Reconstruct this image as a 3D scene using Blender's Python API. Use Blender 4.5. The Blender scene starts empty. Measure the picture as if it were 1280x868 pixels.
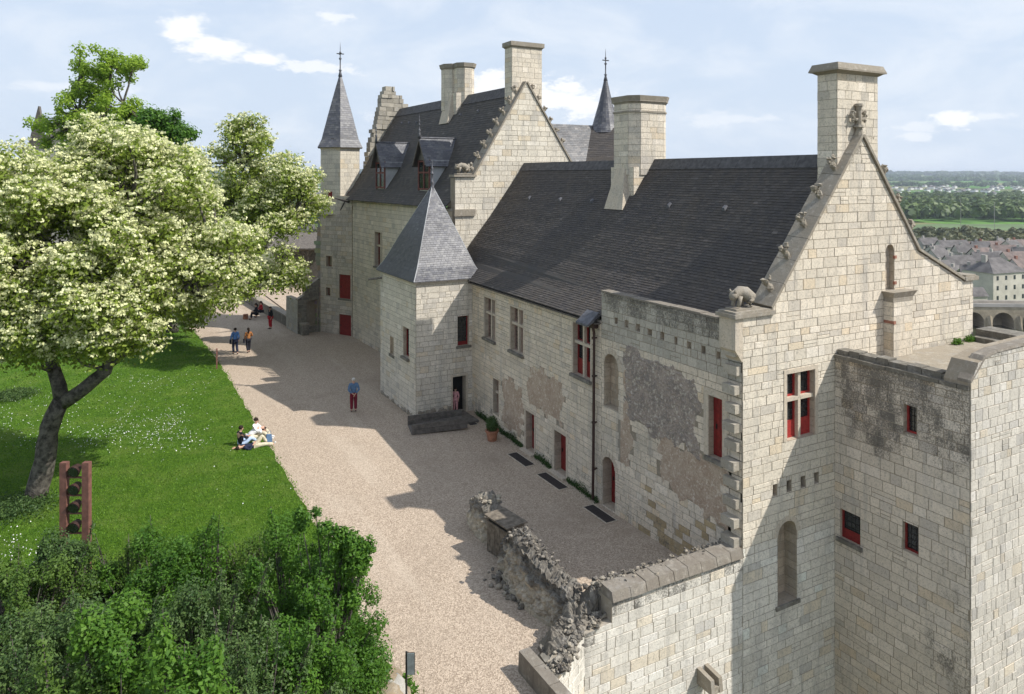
import bpy, math, random
import numpy as np
from mathutils import Vector, Matrix, noise as mnoise
random.seed(7); rng = np.random.default_rng(7)
S = bpy.context.scene
COL = S.collection
# ------------------------------------------------------------------ camera
YAW = math.radians(29.0); CH = 12.0; FPX = 920.0
cam_d = bpy.data.cameras.new('camera'); cam = bpy.data.objects.new('camera', cam_d); COL.objects.link(cam)
cam.location = (0, 0, CH); cam.rotation_euler = (math.radians(90), 0, -YAW)
cam_d.sensor_width = 36; cam_d.lens = 36*FPX/1280; cam_d.shift_y = -215/1280.0
cam_d.clip_start = 0.3; cam_d.clip_end = 30000
S.camera = cam
# ------------------------------------------------------------------ light
TOSUN = Vector((0.705, -0.65, 1.0)).normalized()
ELEV = math.asin(TOSUN.z); AZ = math.atan2(TOSUN.x, TOSUN.y)
sd = bpy.data.lights.new('sun', 'SUN'); sun = bpy.data.objects.new('sun', sd); COL.objects.link(sun)
sd.energy = 3.45; sd.angle = math.radians(0.5); sd.color = (1.0, 0.96, 0.90)
sun.rotation_euler = (-TOSUN).to_track_quat('-Z', 'Y').to_euler(); sun.location = (20, -20, 60)
S.view_settings.view_transform = 'Standard'; S.view_settings.look = 'None'
S.view_settings.exposure = 0.68; S.view_settings.gamma = 1.0

class NT:
    """small helper for node trees"""
    def __init__(s, tree): s.t = tree; s.n = tree.nodes; s.l = tree.links
    def new(s, typ, **kw):
        n = s.n.new(typ)
        for k, v in kw.items():
            if k.startswith('i_'):
                key = k[2:]; key = int(key) if key.isdigit() else key
                sock = n.inputs[key]
                if isinstance(v, bpy.types.NodeSocket): s.l.new(v, sock)
                else: sock.default_value = v
            else: setattr(n, k, v)
        return n
    def math(s, op, a, b=0.0, c=None, clamp=False):
        n = s.n.new('ShaderNodeMath'); n.operation = op; n.use_clamp = clamp
        for i, v in enumerate((a, b, c)):
            if v is None: continue
            if isinstance(v, bpy.types.NodeSocket): s.l.new(v, n.inputs[i])
            else: n.inputs[i].default_value = v
        return n.outputs[0]
    def mix(s, fac, a, b, blend='MIX'):
        n = s.n.new('ShaderNodeMix'); n.data_type = 'RGBA'; n.blend_type = blend
        for i, v in ((0, fac), (6, a), (7, b)):
            if isinstance(v, bpy.types.NodeSocket): s.l.new(v, n.inputs[i])
            else: n.inputs[i].default_value = v if i == 0 else (tuple(v)+(1,))[:4]
        return n.outputs[2]
    def ramp(s, fac, lo, hi):
        n = s.n.new('ShaderNodeMapRange'); n.interpolation_type = 'SMOOTHSTEP'
        s.l.new(fac, n.inputs[0]); n.inputs[1].default_value = lo; n.inputs[2].default_value = hi
        return n.outputs[0]
    def noise(s, vec, scale, detail=4, rough=0.6, dist=0.0):
        n = s.n.new('ShaderNodeTexNoise'); n.inputs['Scale'].default_value = scale
        n.inputs['Detail'].default_value = detail; n.inputs['Roughness'].default_value = rough
        n.inputs['Distortion'].default_value = dist
        if vec is not None: s.l.new(vec, n.inputs['Vector'])
        return n.outputs[0]
    def scale(s, vec, x, y, z):
        n = s.n.new('ShaderNodeVectorMath'); n.operation = 'MULTIPLY'; s.l.new(vec, n.inputs[0]); n.inputs[1].default_value = (x, y, z)
        return n.outputs[0]

# world: Nishita sky with small cumulus and thin cirrus
W = bpy.data.worlds.new('World'); S.world = W; W.use_nodes = True
k = NT(W.node_tree); k.n.clear()
sky = k.new('ShaderNodeTexSky'); sky.sky_type = 'NISHITA'; sky.sun_disc = False
sky.sun_elevation = ELEV; sky.sun_rotation = AZ; sky.air_density = 1.0; sky.dust_density = 1.2; sky.ozone_density = 1.2; sky.altitude = 100
tc = k.new('ShaderNodeTexCoord').outputs['Generated']
nrm = k.new('ShaderNodeVectorMath', operation='NORMALIZE'); k.l.new(tc, nrm.inputs[0])
sep = k.new('ShaderNodeSeparateXYZ'); k.l.new(nrm.outputs[0], sep.inputs[0])
az = k.math('ARCTAN2', sep.outputs[0], sep.outputs[1]); el = sep.outputs[2]
comb = k.new('ShaderNodeCombineXYZ'); k.l.new(az, comb.inputs[0]); k.l.new(k.math('MULTIPLY', el, 2.2), comb.inputs[1])
n1 = k.noise(comb.outputs[0], 30, 7, 0.65); n2 = k.noise(comb.outputs[0], 5.5, 6, 0.6, 0.4)
def skydir(px, py):
    a = math.atan2(px-640, FPX)+YAW; t = -(py-219)/math.hypot(FPX, px-640)
    return a, math.sin(math.atan(t))
cl = None
for px, py, wx, wy, st in ((230, 38, 32, 26, 1.0), (268, 60, 48, 20, 1.0), (325, 73, 36, 12, .95), (418, 22, 22, 9, .6), (395, 86, 55, 10, .7), (610, 104, 55, 20, .9),
                       (690, 120, 60, 26, .95), (735, 133, 40, 22, .9), (1192, 150, 28, 14, .9), (1150, 158, 40, 8, .45), (1240, 145, 25, 7, .4), (1140, 172, 30, 8, .5),
                       (560, 150, 90, 16, .5), (900, 150, 60, 12, .35), (100, 110, 90, 10, .4), (1500, 90, 120, 30, .9), (-200, 60, 150, 40, .9), (-420, 110, 100, 22, .9), (1900, 110, 150, 30, .9)):
    a0, z0 = skydir(px, py); hyp = math.hypot(FPX, px-640)
    dx = k.math('DIVIDE', k.math('SUBTRACT', az, a0), wx*1.15*FPX/hyp/hyp); dy = k.math('DIVIDE', k.math('SUBTRACT', el, z0), wy/hyp)
    r = k.math('SQRT', k.math('ADD', k.math('MULTIPLY', dx, dx), k.math('MULTIPLY', dy, dy)))
    v = k.math('ADD', k.math('SUBTRACT', 0.75, k.math('MULTIPLY', r, 0.75)), k.math('MULTIPLY', k.math('SUBTRACT', n1, 0.5), 1.5 if px < 350 else 2.4))
    v = k.math('MULTIPLY', k.ramp(v, 0.0, 0.5), st*0.95)
    cl = v if cl is None else k.math('MAXIMUM', cl, v)
cir = k.math('MULTIPLY', k.ramp(n2, 0.38, 0.72), 0.65)
base = k.mix(k.ramp(el, 0.75, -0.08), sky.outputs[0], (3.9, 4.45, 5.0), 'MIX')
veil = k.mix(0.60, base, (3.2, 3.75, 4.7))
c1 = k.mix(cir, veil, (4.6, 4.9, 5.3)); c2 = k.mix(cl, c1, (5.5, 5.55, 5.65))
bg = k.new('ShaderNodeBackground', i_1=0.122); k.l.new(c2, bg.inputs[0])
out = k.new('ShaderNodeOutputWorld'); k.l.new(bg.outputs[0], out.inputs[0])

# ------------------------------------------------------------------ materials
def mat(name):
    m = bpy.data.materials.new(name); m.use_nodes = True
    kk = NT(m.node_tree); b = kk.n['Principled BSDF']
    return m, kk, b
def geo(kk): return kk.new('ShaderNodeNewGeometry').outputs['Position']
def bump(kk, b, h, dist, st=1.0):
    n = kk.new('ShaderNodeBump'); n.inputs['Distance'].default_value = dist; n.inputs['Strength'].default_value = st
    kk.l.new(h, n.inputs['Height']); kk.l.new(n.outputs[0], b.inputs['Normal'])
def stone_mat(name, lichen=(0.055, 0.052, 0.047), fixed=None, stain=0.0, rough=0.9, pit=1.0):
    m, kk, b = mat(name); p = geo(kk)
    if fixed is None:
        at = kk.new('ShaderNodeAttribute', attribute_name='tint'); col = at.outputs['Color']; al = at.outputs['Alpha']
    else:
        c = kk.new('ShaderNodeRGB'); c.outputs[0].default_value = tuple(fixed)+(1,); col = c.outputs[0]
        v = kk.new('ShaderNodeValue'); v.outputs[0].default_value = stain; al = v.outputs[0]
    nf = kk.noise(p, 14, 6, 0.7); nm = kk.noise(kk.scale(p, 1, 1, .55), 1.5, 5, 0.65); ns = kk.noise(p, 55, 3, 0.6)
    # soft tone changes inside each stone
    col = kk.mix(kk.math('MULTIPLY', kk.ramp(nf, 0.35, 0.75), 0.30), col, (0.33, 0.29, 0.22), 'MIX')
    col = kk.mix(kk.math('MULTIPLY', kk.ramp(nm, 0.48, 0.72), 0.42), col, (0.38, 0.35, 0.295), 'MIX')
    nst = kk.noise(kk.scale(p, 1.6, 1.6, .16), 1.6, 5, 0.7); col = kk.mix(kk.math('MULTIPLY', kk.ramp(nst, 0.50, 0.70), 0.42), col, (0.31, 0.295, 0.27), 'MIX')
    nc = kk.noise(p, 5.5, 5, 0.7); col = kk.mix(kk.math('MULTIPLY', kk.ramp(nc, 0.5, 0.75), 0.35), col, (0.66, 0.61, 0.52), 'MIX')
    pits = kk.math('MULTIPLY', kk.ramp(kk.math('ADD', kk.math('MULTIPLY', ns, 0.6), kk.math('MULTIPLY', nf, 0.5)), 0.58, 0.70), 0.70*pit)
    col = kk.mix(pits, col, (0.13, 0.12, 0.105), 'MIX')
    # speckled lichen crust, amount from the stone's own stain value
    th = kk.math('SUBTRACT', kk.math('ADD', kk.math('MULTIPLY', kk.noise(p, 22, 5, 0.75), 0.65), kk.math('MULTIPLY', nm, 0.50)), kk.math('SUBTRACT', 0.84, kk.math('MULTIPLY', al, 0.40)))
    lm = kk.math('MULTIPLY', kk.ramp(th, 0.0, 0.20), 0.80)
    col = kk.mix(lm, col, lichen)
    kk.l.new(col, b.inputs['Base Color']); b.inputs['Roughness'].default_value = rough
    b.inputs['Specular IOR Level'].default_value = 0.25
    bump(kk, b, kk.math('ADD', nf, kk.math('MULTIPLY', ns, 0.5)), 0.018, 0.9)
    return m
M = {}
M['stone'] = stone_mat('limestone')
M['trim'] = stone_mat('limestone_trim', fixed=(0.58, 0.495, 0.385), stain=0.12)
M['darkcoping'] = stone_mat('sooty_coping', fixed=(0.19, 0.165, 0.135), stain=0.6)
M['piermat'] = stone_mat('weathered_pier', fixed=(0.42, 0.37, 0.29), stain=0.42)
M['mortar_light'] = stone_mat('pale_mortar', fixed=(0.36, 0.31, 0.24), stain=0.15, pit=.3)
M['coping'] = stone_mat('coping_stone', fixed=(0.27, 0.235, 0.185), stain=0.42)
M['darkstone'] = stone_mat('weathered_stone', fixed=(0.13, 0.12, 0.10), stain=0.45)
M['mortar'] = stone_mat('mortar', fixed=(0.27, 0.225, 0.165), stain=0.30, pit=0.3)
M['plaster'] = stone_mat('brown_plaster', fixed=(0.27, 0.215, 0.155), stain=0.05, pit=.5)
M['rubble'] = stone_mat('rubble_face', fixed=(0.20, 0.175, 0.15), stain=0.32)
for nm_, ca_, cb_, cc_, th_ in (('plaster', (0.43, 0.32, 0.235), (0.53, 0.425, 0.325), (0.66, 0.575, 0.46), .55), ('rubble', (0.42, 0.35, 0.29), (0.27, 0.235, 0.205), (0.58, 0.52, 0.43), .54)):
    m, kk, b = mat(nm_+'_face'); p = geo(kk); a_ = kk.noise(p, 2.2, 5, .65); b__ = kk.noise(p, 16, 5, .75); c_ = kk.noise(p, 7, 4, .7)
    col = kk.mix(kk.ramp(kk.math('ADD', kk.math('MULTIPLY', a_, .5), kk.math('MULTIPLY', b__, .5)), .42, .58), ca_, cb_)
    col = kk.mix(kk.math('MULTIPLY', kk.ramp(c_, th_, th_+.08), .85), col, cc_); col = kk.mix(kk.math('MULTIPLY', kk.ramp(kk.noise(p, 30, 3, .7), .56, .7), .5), col, (.09, .08, .07))
    kk.l.new(col, b.inputs['Base Color']); b.inputs['Roughness'].default_value = .95; b.inputs['Specular IOR Level'].default_value = .15; bump(kk, b, b__, .05, 1.0); M[nm_] = m
M['rubblestone'] = stone_mat('rubble_stone')

def slate_mat(name, rough=0.55, moss=(0.075, 0.060, 0.044), moss_amt=0.42, streak=1.0):
    m, kk, b = mat(name); p = geo(kk)
    at = kk.new('ShaderNodeAttribute', attribute_name='tint'); col = at.outputs['Color']
    n1 = kk.noise(kk.scale(p, .35, 1.6, .25), 1.7, 5, 0.65); n2 = kk.noise(p, 18, 4, 0.7); n3 = kk.noise(p, .5, 3, .5)
    col = kk.mix(kk.math('MULTIPLY', kk.ramp(n1, 0.38, 0.66), moss_amt), col, moss)
    col = kk.mix(kk.math('MULTIPLY', kk.ramp(n3, 0.45, 0.7), 0.35), col, (0.045, 0.043, 0.046))
    col = kk.mix(kk.math('MULTIPLY', kk.ramp(n2, 0.55, 0.8), 0.35), col, (0.15, 0.14, 0.12))
    kk.l.new(col, b.inputs['Base Color']); b.inputs['Roughness'].default_value = rough
    b.inputs['Specular IOR Level'].default_value = 0.4
    bump(kk, b, n2, 0.006, 0.7)
    return m
M['slate'] = slate_mat('roof_slate', 0.78)
M['slate_blue'] = slate_mat('turret_slate', 0.45, (0.12, 0.12, 0.125), 0.3)
def plain(name, col, rough=0.6, metal=0.0, nscale=8.0, var=0.25, spec=0.4, bmp=0.0):
    m, kk, b = mat(name); p = geo(kk); n = kk.noise(p, nscale, 5, 0.65)
    d = tuple(c*(1-var) for c in col); u = tuple(min(1, c*(1+var)) for c in col)
    kk.l.new(kk.mix(kk.ramp(n, 0.3, 0.7), d, u), b.inputs['Base Color'])
    b.inputs['Roughness'].default_value = rough; b.inputs['Metallic'].default_value = metal; b.inputs['Specular IOR Level'].default_value = spec
    if bmp: bump(kk, b, n, bmp)
    return m
M['red'] = plain('red_painted_wood', (0.20, 0.018, 0.016), 0.5, 0, 9, 0.25)
M['dormer_red'] = plain('faded_red_wood', (0.15, 0.05, 0.04), 0.7)
M['dull'] = plain('pinkish_frame', (0.30, 0.21, 0.17), 0.6)
M['redlight'] = plain('red_window_frame', (0.34, 0.035, 0.03), 0.5, 0, 9, 0.25)
M['farbridge'] = plain('tan_masonry', (0.36, 0.30, 0.21), .9, 0, .3, .3)
M['glass'] = plain('window_glass', (0.02, 0.024, 0.026), 0.12, 0, 3, 0.4, 0.8)
M['dullpane'] = plain('shuttered_pane', (0.20, 0.14, 0.115), 0.4, 0, 3, 0.25)
M['ridge'] = plain('ridge_slate', (0.075, 0.07, 0.068), 0.7, 0.0, 5, 0.35)
M['lead'] = plain('lead_sheet', (0.10, 0.10, 0.11), 0.6, 0.0, 5, 0.35)
M['iron'] = plain('wrought_iron', (0.03, 0.027, 0.025), 0.6, 0.2, 5, 0.3)
M['rust'] = plain('brown_painted_steel', (0.17, 0.078, 0.06), 0.6, 0.0, 6, 0.25)
M['pipe'] = plain('brown_downpipe', (0.045, 0.022, 0.018), 0.5, 0, 6, 0.3)
M['void'] = plain('dark_interior', (0.012, 0.011, 0.010), 0.9)  # near-black colour painted for the shade inside openings and the box
M['wood'] = plain('weathered_wood', (0.16, 0.135, 0.105), 0.85, 0, 6, 0.4, .2, 0.01)
M['darkwood'] = plain('dark_weathered_wood', (0.13, 0.115, 0.10), 0.85, 0, 5, 0.3, .2, 0.004)
M['terracotta'] = plain('terracotta', (0.34, 0.155, 0.09), 0.8)
M['doormat'] = plain('coir_mat', (0.035, 0.028, 0.026), 0.95, 0, 30, 0.4)
M['bark'] = plain('bark', (0.10, 0.09, 0.075), 0.95, 0, 5, 0.65, .15, 0.05)
M['brick'] = plain('red_brick', (0.28, 0.13, 0.09), 0.9)
M['white'] = plain('white_paint', (0.75, 0.74, 0.72), 0.5)
M['black'] = plain('black_metal', (0.02, 0.02, 0.02), 0.5)
M['signgrey'] = plain('grey_sign_face', (0.18, 0.21, 0.21), 0.35)

def leaf_mat(name, ca, cb, trans=0.35, rough=0.55):
    m, kk, b = mat(name); at = kk.new('ShaderNodeAttribute', attribute_name='tint')
    col = kk.mix(at.outputs['Fac'], ca, cb)
    kk.l.new(col, b.inputs['Base Color']); b.inputs['Roughness'].default_value = rough; b.inputs['Specular IOR Level'].default_value = 0.25
    tr = kk.new('ShaderNodeBsdfTranslucent'); kk.l.new(kk.mix(0.5, col, tuple(min(1, c*1.8) for c in cb)), tr.inputs[0])
    mx = kk.new('ShaderNodeMixShader'); mx.inputs[0].default_value = trans
    kk.l.new(b.outputs[0], mx.inputs[1]); kk.l.new(tr.outputs[0], mx.inputs[2]); kk.l.new(mx.outputs[0], kk.n['Material Output'].inputs[0])
    return m
M['leaf_ash'] = leaf_mat('ash_leaf', (0.10, 0.15, 0.018), (0.27, 0.34, 0.055))
M['blossom'] = leaf_mat('cream_blossom', (0.52, 0.54, 0.22), (0.86, 0.85, 0.54), 0.25, 0.8)
M['leaf_bright'] = leaf_mat('bright_leaf', (0.13, 0.22, 0.02), (0.32, 0.44, 0.055), 0.45)
M['leaf_green'] = leaf_mat('green_leaf', (0.030, 0.088, 0.011), (0.115, 0.235, 0.026), 0.35)
M['leaf_dark'] = leaf_mat('dark_leaf', (0.025, 0.06, 0.015), (0.09, 0.15, 0.04), 0.2)
M['leaf_grey'] = leaf_mat('grey_leaf', (0.028, 0.065, 0.016), (0.105, 0.165, 0.045), 0.2)
M['leaf_olive'] = leaf_mat('olive_leaf', (0.04, 0.09, 0.014), (0.125, 0.20, 0.035), 0.3)
M['leaf_far'] = leaf_mat('far_wood_leaf', (0.035, 0.07, 0.015), (0.12, 0.17, 0.035), 0.15)
M['leaf_far2'] = leaf_mat('far_olive_leaf', (0.06, 0.075, 0.03), (0.13, 0.13, 0.05), 0.15)

# gravel
m, kk, b = mat('gravel'); p = geo(kk)
v = kk.new('ShaderNodeTexVoronoi'); v.inputs['Scale'].default_value = 30; kk.l.new(p, v.inputs['Vector'])
sepc = kk.new('ShaderNodeSeparateColor'); kk.l.new(v.outputs['Color'], sepc.inputs[0])
big = kk.noise(p, 0.35, 5, 0.6); med = kk.noise(p, 9, 6, 0.75); fin = kk.noise(p, 45, 3, 0.7)
col = kk.mix(sepc.outputs[0], (0.27, 0.21, 0.155), (0.59, 0.48, 0.37))
col = kk.mix(kk.math('MULTIPLY', kk.ramp(big, 0.4, 0.7), 0.35), col, (0.40, 0.325, 0.25))
wear = kk.noise(kk.scale(p, 1.0, .12, 1), .9, 4, .6); col = kk.mix(kk.math('MULTIPLY', kk.ramp(wear, .5, .7), .30), col, (.58, .49, .39)); damp = kk.noise(p, .22, 4, .7, .5); col = kk.mix(kk.math('MULTIPLY', kk.ramp(damp, .52, .68), .35), col, (.27, .21, .155))
col = kk.mix(kk.math('MULTIPLY', kk.ramp(med, 0.45, 0.7), 0.30), col, (0.20, 0.16, 0.125))
kk.l.new(col, b.inputs['Base Color']); b.inputs['Roughness'].default_value = 0.95; b.inputs['Specular IOR Level'].default_value = 0.15
bump(kk, b, kk.math('ADD', fin, v.outputs['Distance']), 0.018, 0.7); M['gravel'] = m
# lawn
m, kk, b = mat('lawn'); p = geo(kk)
a1 = kk.noise(p, 0.6, 5, 0.6); a2 = kk.noise(p, 9, 6, 0.75); a3 = kk.noise(kk.scale(p, 1, .45, 1), 38, 3, .7)
col = kk.mix(kk.ramp(a2, 0.3, 0.7), (0.048, 0.115, 0.010), (0.12, 0.225, 0.022))
col = kk.mix(kk.math('MULTIPLY', kk.ramp(a1, 0.42, 0.68), 0.6), col, (0.17, 0.24, 0.045))
col = kk.mix(kk.math('MULTIPLY', kk.ramp(kk.noise(p, 1.7, 5, .7), 0.5, 0.68), 0.5), col, (0.035, 0.095, 0.01))  # dark noise patches paint some shade into the grass colour
col = kk.mix(kk.math('MULTIPLY', kk.ramp(a3, 0.5, 0.75), 0.5), col, (0.028, 0.080, 0.008))
kk.l.new(col, b.inputs['Base Color']); b.inputs['Roughness'].default_value = 0.9; b.inputs['Specular IOR Level'].default_value = 0.1
bump(kk, b, kk.math('ADD', a2, a3), 0.08, 1.0); M['lawn'] = m
M['grass'] = leaf_mat('grass_blade', (0.040, 0.11, 0.008), (0.16, 0.285, 0.026), 0.3)
M['earth'] = plain('scrubby_earth', (0.10, 0.105, 0.045), 0.95, 0, 0.8, 0.5)
M['roofdirt'] = stone_mat('terrace_surface', fixed=(0.30, 0.26, 0.20), stain=0.28)
# valley fields
m, kk, b = mat('valley_fields'); p = geo(kk)
v = kk.new('ShaderNodeTexVoronoi'); v.inputs['Scale'].default_value = 0.0035; kk.l.new(kk.scale(p, 1.0, 0.6, 1), v.inputs['Vector'])
sc = kk.new('ShaderNodeSeparateColor'); kk.l.new(v.outputs['Color'], sc.inputs[0])
col = kk.mix(kk.ramp(sc.outputs[0], 0.2, 0.9), (0.07, 0.14, 0.03), (0.20, 0.20, 0.10))
col = kk.mix(kk.math('MULTIPLY', kk.ramp(sc.outputs[1], 0.7, 0.75), 0.8), col, (0.10, 0.24, 0.05))
col = kk.mix(kk.ramp(kk.noise(p, 0.006, 5, 0.6), 0.5, 0.62), col, (0.05, 0.09, 0.03))
kk.l.new(col, b.inputs['Base Color']); b.inputs['Roughness'].default_value = 1; b.inputs['Specular IOR Level'].default_value = 0; M['fields'] = m
m, kk, b = mat('river_water'); p = geo(kk)
b.inputs['Base Color'].default_value = (0.05, 0.055, 0.03, 1); b.inputs['Roughness'].default_value = 0.06
bump(kk, b, kk.noise(kk.scale(p, 1, 1, 1), 0.5, 4, 0.6), 0.08, 0.35); M['water'] = m
m, kk, b = mat('far_wall'); M['farwall'] = plain('pale_render', (0.50, 0.46, 0.39), 0.9, 0, .2, .15)
M['farwall2'] = plain('grey_render', (0.40, 0.37, 0.33), 0.9, 0, .2, .15)
M['farroof'] = plain('grey_slate_far', (0.125, 0.115, 0.11), 0.95, 0, .4, .3)
M['farroof2'] = plain('brown_tile_far', (0.15, 0.112, 0.097), 0.8, 0, .4, .3)
M['farwin'] = plain('dark_pane', (0.04, 0.045, 0.05), 0.3)
def cloth(name, c): M[name] = plain(name, c, 0.85, 0, 12, 0.22, 0.2, 0.004)
for nm, c in (('cloth_blue', (0.10, 0.22, 0.50)), ('cloth_denim', (0.10, 0.17, 0.28)), ('cloth_dark', (0.02, 0.022, 0.03)), ('cloth_orange', (0.36, 0.15, 0.05)),
              ('cloth_maroon', (0.16, 0.015, 0.03)), ('cloth_red', (0.40, 0.02, 0.03)), ('cloth_white', (0.75, 0.74, 0.72)), ('cloth_beige', (0.55, 0.49, 0.36)), ('cloth_pink', (0.55, 0.28, 0.28)),
              ('cloth_lightblue', (0.42, 0.52, 0.68)), ('cloth_navy', (0.02, 0.025, 0.05)), ('skin', (0.55, 0.33, 0.24)), ('hair_dark', (0.03, 0.02, 0.015)), ('hair_grey', (0.5, 0.48, 0.45)), ('leather', (0.05, 0.025, 0.015))): cloth(nm, c)

# ------------------------------------------------------------------ mesh helpers
class MB:
    def __init__(s): s.v = []; s.f = []; s.c = []; s.col = (0.5, 0.5, 0.5, 0)
    def add(s, verts, faces, col=None):
        n = len(s.v); s.v.extend([tuple(v) for v in verts]); c = col or s.col
        for f in faces: s.f.append(tuple(i+n for i in f)); s.c.append(c)
    def box(s, a, b, col=None):
        x0, y0, z0 = a; x1, y1, z1 = b
        s.add([(x0, y0, z0), (x1, y0, z0), (x1, y1, z0), (x0, y1, z0), (x0, y0, z1), (x1, y0, z1), (x1, y1, z1), (x0, y1, z1)],
              [(0, 3, 2, 1), (4, 5, 6, 7), (0, 1, 5, 4), (1, 2, 6, 5), (2, 3, 7, 6), (3, 0, 4, 7)], col)
    def hull(s, bot, top, col=None):
        n = len(bot); s.add(list(bot)+list(top), [tuple(range(n-1, -1, -1)), tuple(range(n, 2*n))]+[(i, (i+1) % n, (i+1) % n+n, i+n) for i in range(n)], col)
    def prism(s, pts, z0, z1, col=None): s.hull([(x, y, z0) for x, y in pts], [(x, y, z1) for x, y in pts], col)
    def tube(s, path, radii, seg=8, col=None, cap=True):
        path = [Vector(p) for p in path]; rings = []
        up = Vector((0.3, 0.2, 1)).normalized()
        for i, p in enumerate(path):
            d = (path[min(i+1, len(path)-1)]-path[max(i-1, 0)]).normalized()
            a = d.cross(up)
            if a.length < 1e-3: a = d.cross(Vector((1, 0, 0)))
            a.normalize(); b_ = d.cross(a)
            r = radii[i] if hasattr(radii, '__len__') else radii
            rings.append([p+(a*math.cos(t)+b_*math.sin(t))*r for t in [2*math.pi*j/seg for j in range(seg)]])
        fs = []
        for i in range(len(path)-1):
            for j in range(seg): fs.append((i*seg+j, i*seg+(j+1) % seg, (i+1)*seg+(j+1) % seg, (i+1)*seg+j))
        if cap: fs.append(tuple(range(seg-1, -1, -1))); n = (len(path)-1)*seg; fs.append(tuple(range(n, n+seg)))
        s.add([v for r in rings for v in r], fs, col)
    def lathe(s, cx, cy, prof, seg=16, col=None, rot=0.0):
        vs = []; fs = []
        for r, z in prof:
            for j in range(seg):
                t = 2*math.pi*j/seg+rot; vs.append((cx+r*math.cos(t), cy+r*math.sin(t), z))
        for i in range(len(prof)-1):
            for j in range(seg): fs.append((i*seg+j, i*seg+(j+1) % seg, (i+1)*seg+(j+1) % seg, (i+1)*seg+j))
        fs.append(tuple(range(seg-1, -1, -1))); n = (len(prof)-1)*seg; fs.append(tuple(range(n, n+seg)))
        s.add(vs, fs, col)
    def blob(s, c, r, seed=0, amp=0.25, sub=(8, 6), sq=(1, 1, 1), col=None):
        rr = random.Random(seed); nu, nv = sub; vs = []; fs = []
        ph = [rr.uniform(0, 6.28) for _ in range(6)]
        for i in range(nv+1):
            th = math.pi*i/nv
            for j in range(nu):
                t = 2*math.pi*j/nu
                d = Vector((math.sin(th)*math.cos(t), math.sin(th)*math.sin(t), math.cos(th)))
                q = 1+amp*(math.sin(3*d.x*2+ph[0])+math.sin(4*d.y+ph[1])+math.sin(5*d.z+ph[2]))*0.4+(rr.uniform(-amp, amp)*.5 if 0 < i < nv else 0)
                vs.append((c[0]+d.x*r*q*sq[0], c[1]+d.y*r*q*sq[1], c[2]+d.z*r*q*sq[2]))
        for i in range(nv):
            for j in range(nu): fs.append((i*nu+j, (i+1)*nu+j, (i+1)*nu+(j+1) % nu, i*nu+(j+1) % nu))
        s.add(vs, fs, col)
    def build(s, name, m, parent=None, kind=None, origin=None, smooth=False, attr=True):
        me = bpy.data.meshes.new(name)
        if origin is None and parent is None: pass
        v = np.array(s.v, dtype=np.float64).reshape(-1, 3)
        base = Vector((0, 0, 0))
        if origin is not None: base = Vector(origin)
        w0 = parent_world(parent)
        off = base if origin is not None else w0
        v2 = v-np.array(off)
        me.from_pydata(v2.tolist(), [], s.f)
        if attr and s.f:
            ca = me.color_attributes.new('tint', 'FLOAT_COLOR', 'CORNER')
            cnt = [len(f) for f in s.f]; arr = np.repeat(np.array(s.c, dtype=np.float32), cnt, axis=0)
            ca.data.foreach_set('color', arr.ravel())
        if smooth: me.polygons.foreach_set('use_smooth', [True]*len(me.polygons))
        me.materials.append(m); me.update()
        o = bpy.data.objects.new(name, me); COL.objects.link(o)
        if parent is not None: o.parent = parent; o.location = off-w0
        else: o.location = off
        WORLD[o.name] = Vector(off)
        if kind: o['kind'] = kind
        return o
WORLD = {}
def parent_world(p): return WORLD[p.name] if p is not None else Vector((0, 0, 0))
def tag(o, label, cat, group=None):
    o['label'] = label; o['category'] = cat
    if group: o['group'] = group
    return o
def thing(name, loc, label, cat, group=None):
    o = bpy.data.objects.new(name, None); COL.objects.link(o); o.location = loc; o.empty_display_size = 0.3
    WORLD[o.name] = Vector(loc); return tag(o, label, cat, group)
def struct(o): o['kind'] = 'structure'; return o
def copy_tree(o, loc, label=None, rotz=0.0):
    r = o.copy(); COL.objects.link(r); r.location = loc; r.rotation_euler = (0, 0, rotz); WORLD[r.name] = Vector(loc)
    if label: r['label'] = label
    for ch in list(o.children):
        c = ch.copy(); COL.objects.link(c); c.parent = r
        for g in list(ch.children):
            d = g.copy(); COL.objects.link(d); d.parent = c
    return r
FX, FY = math.sin(YAW), math.cos(YAW)
def fs(D, s): return (D*FX+s*FY, D*FY-s*FX)           # metres ahead / to the right of the viewpoint -> world
def persp(p):
    D = p[0]*FX+p[1]*FY; s = p[0]*FY-p[1]*FX
    if D < 0.5: return None
    return 640+FPX*s/D, 219+FPX*(CH-p[2])/D, D
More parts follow.
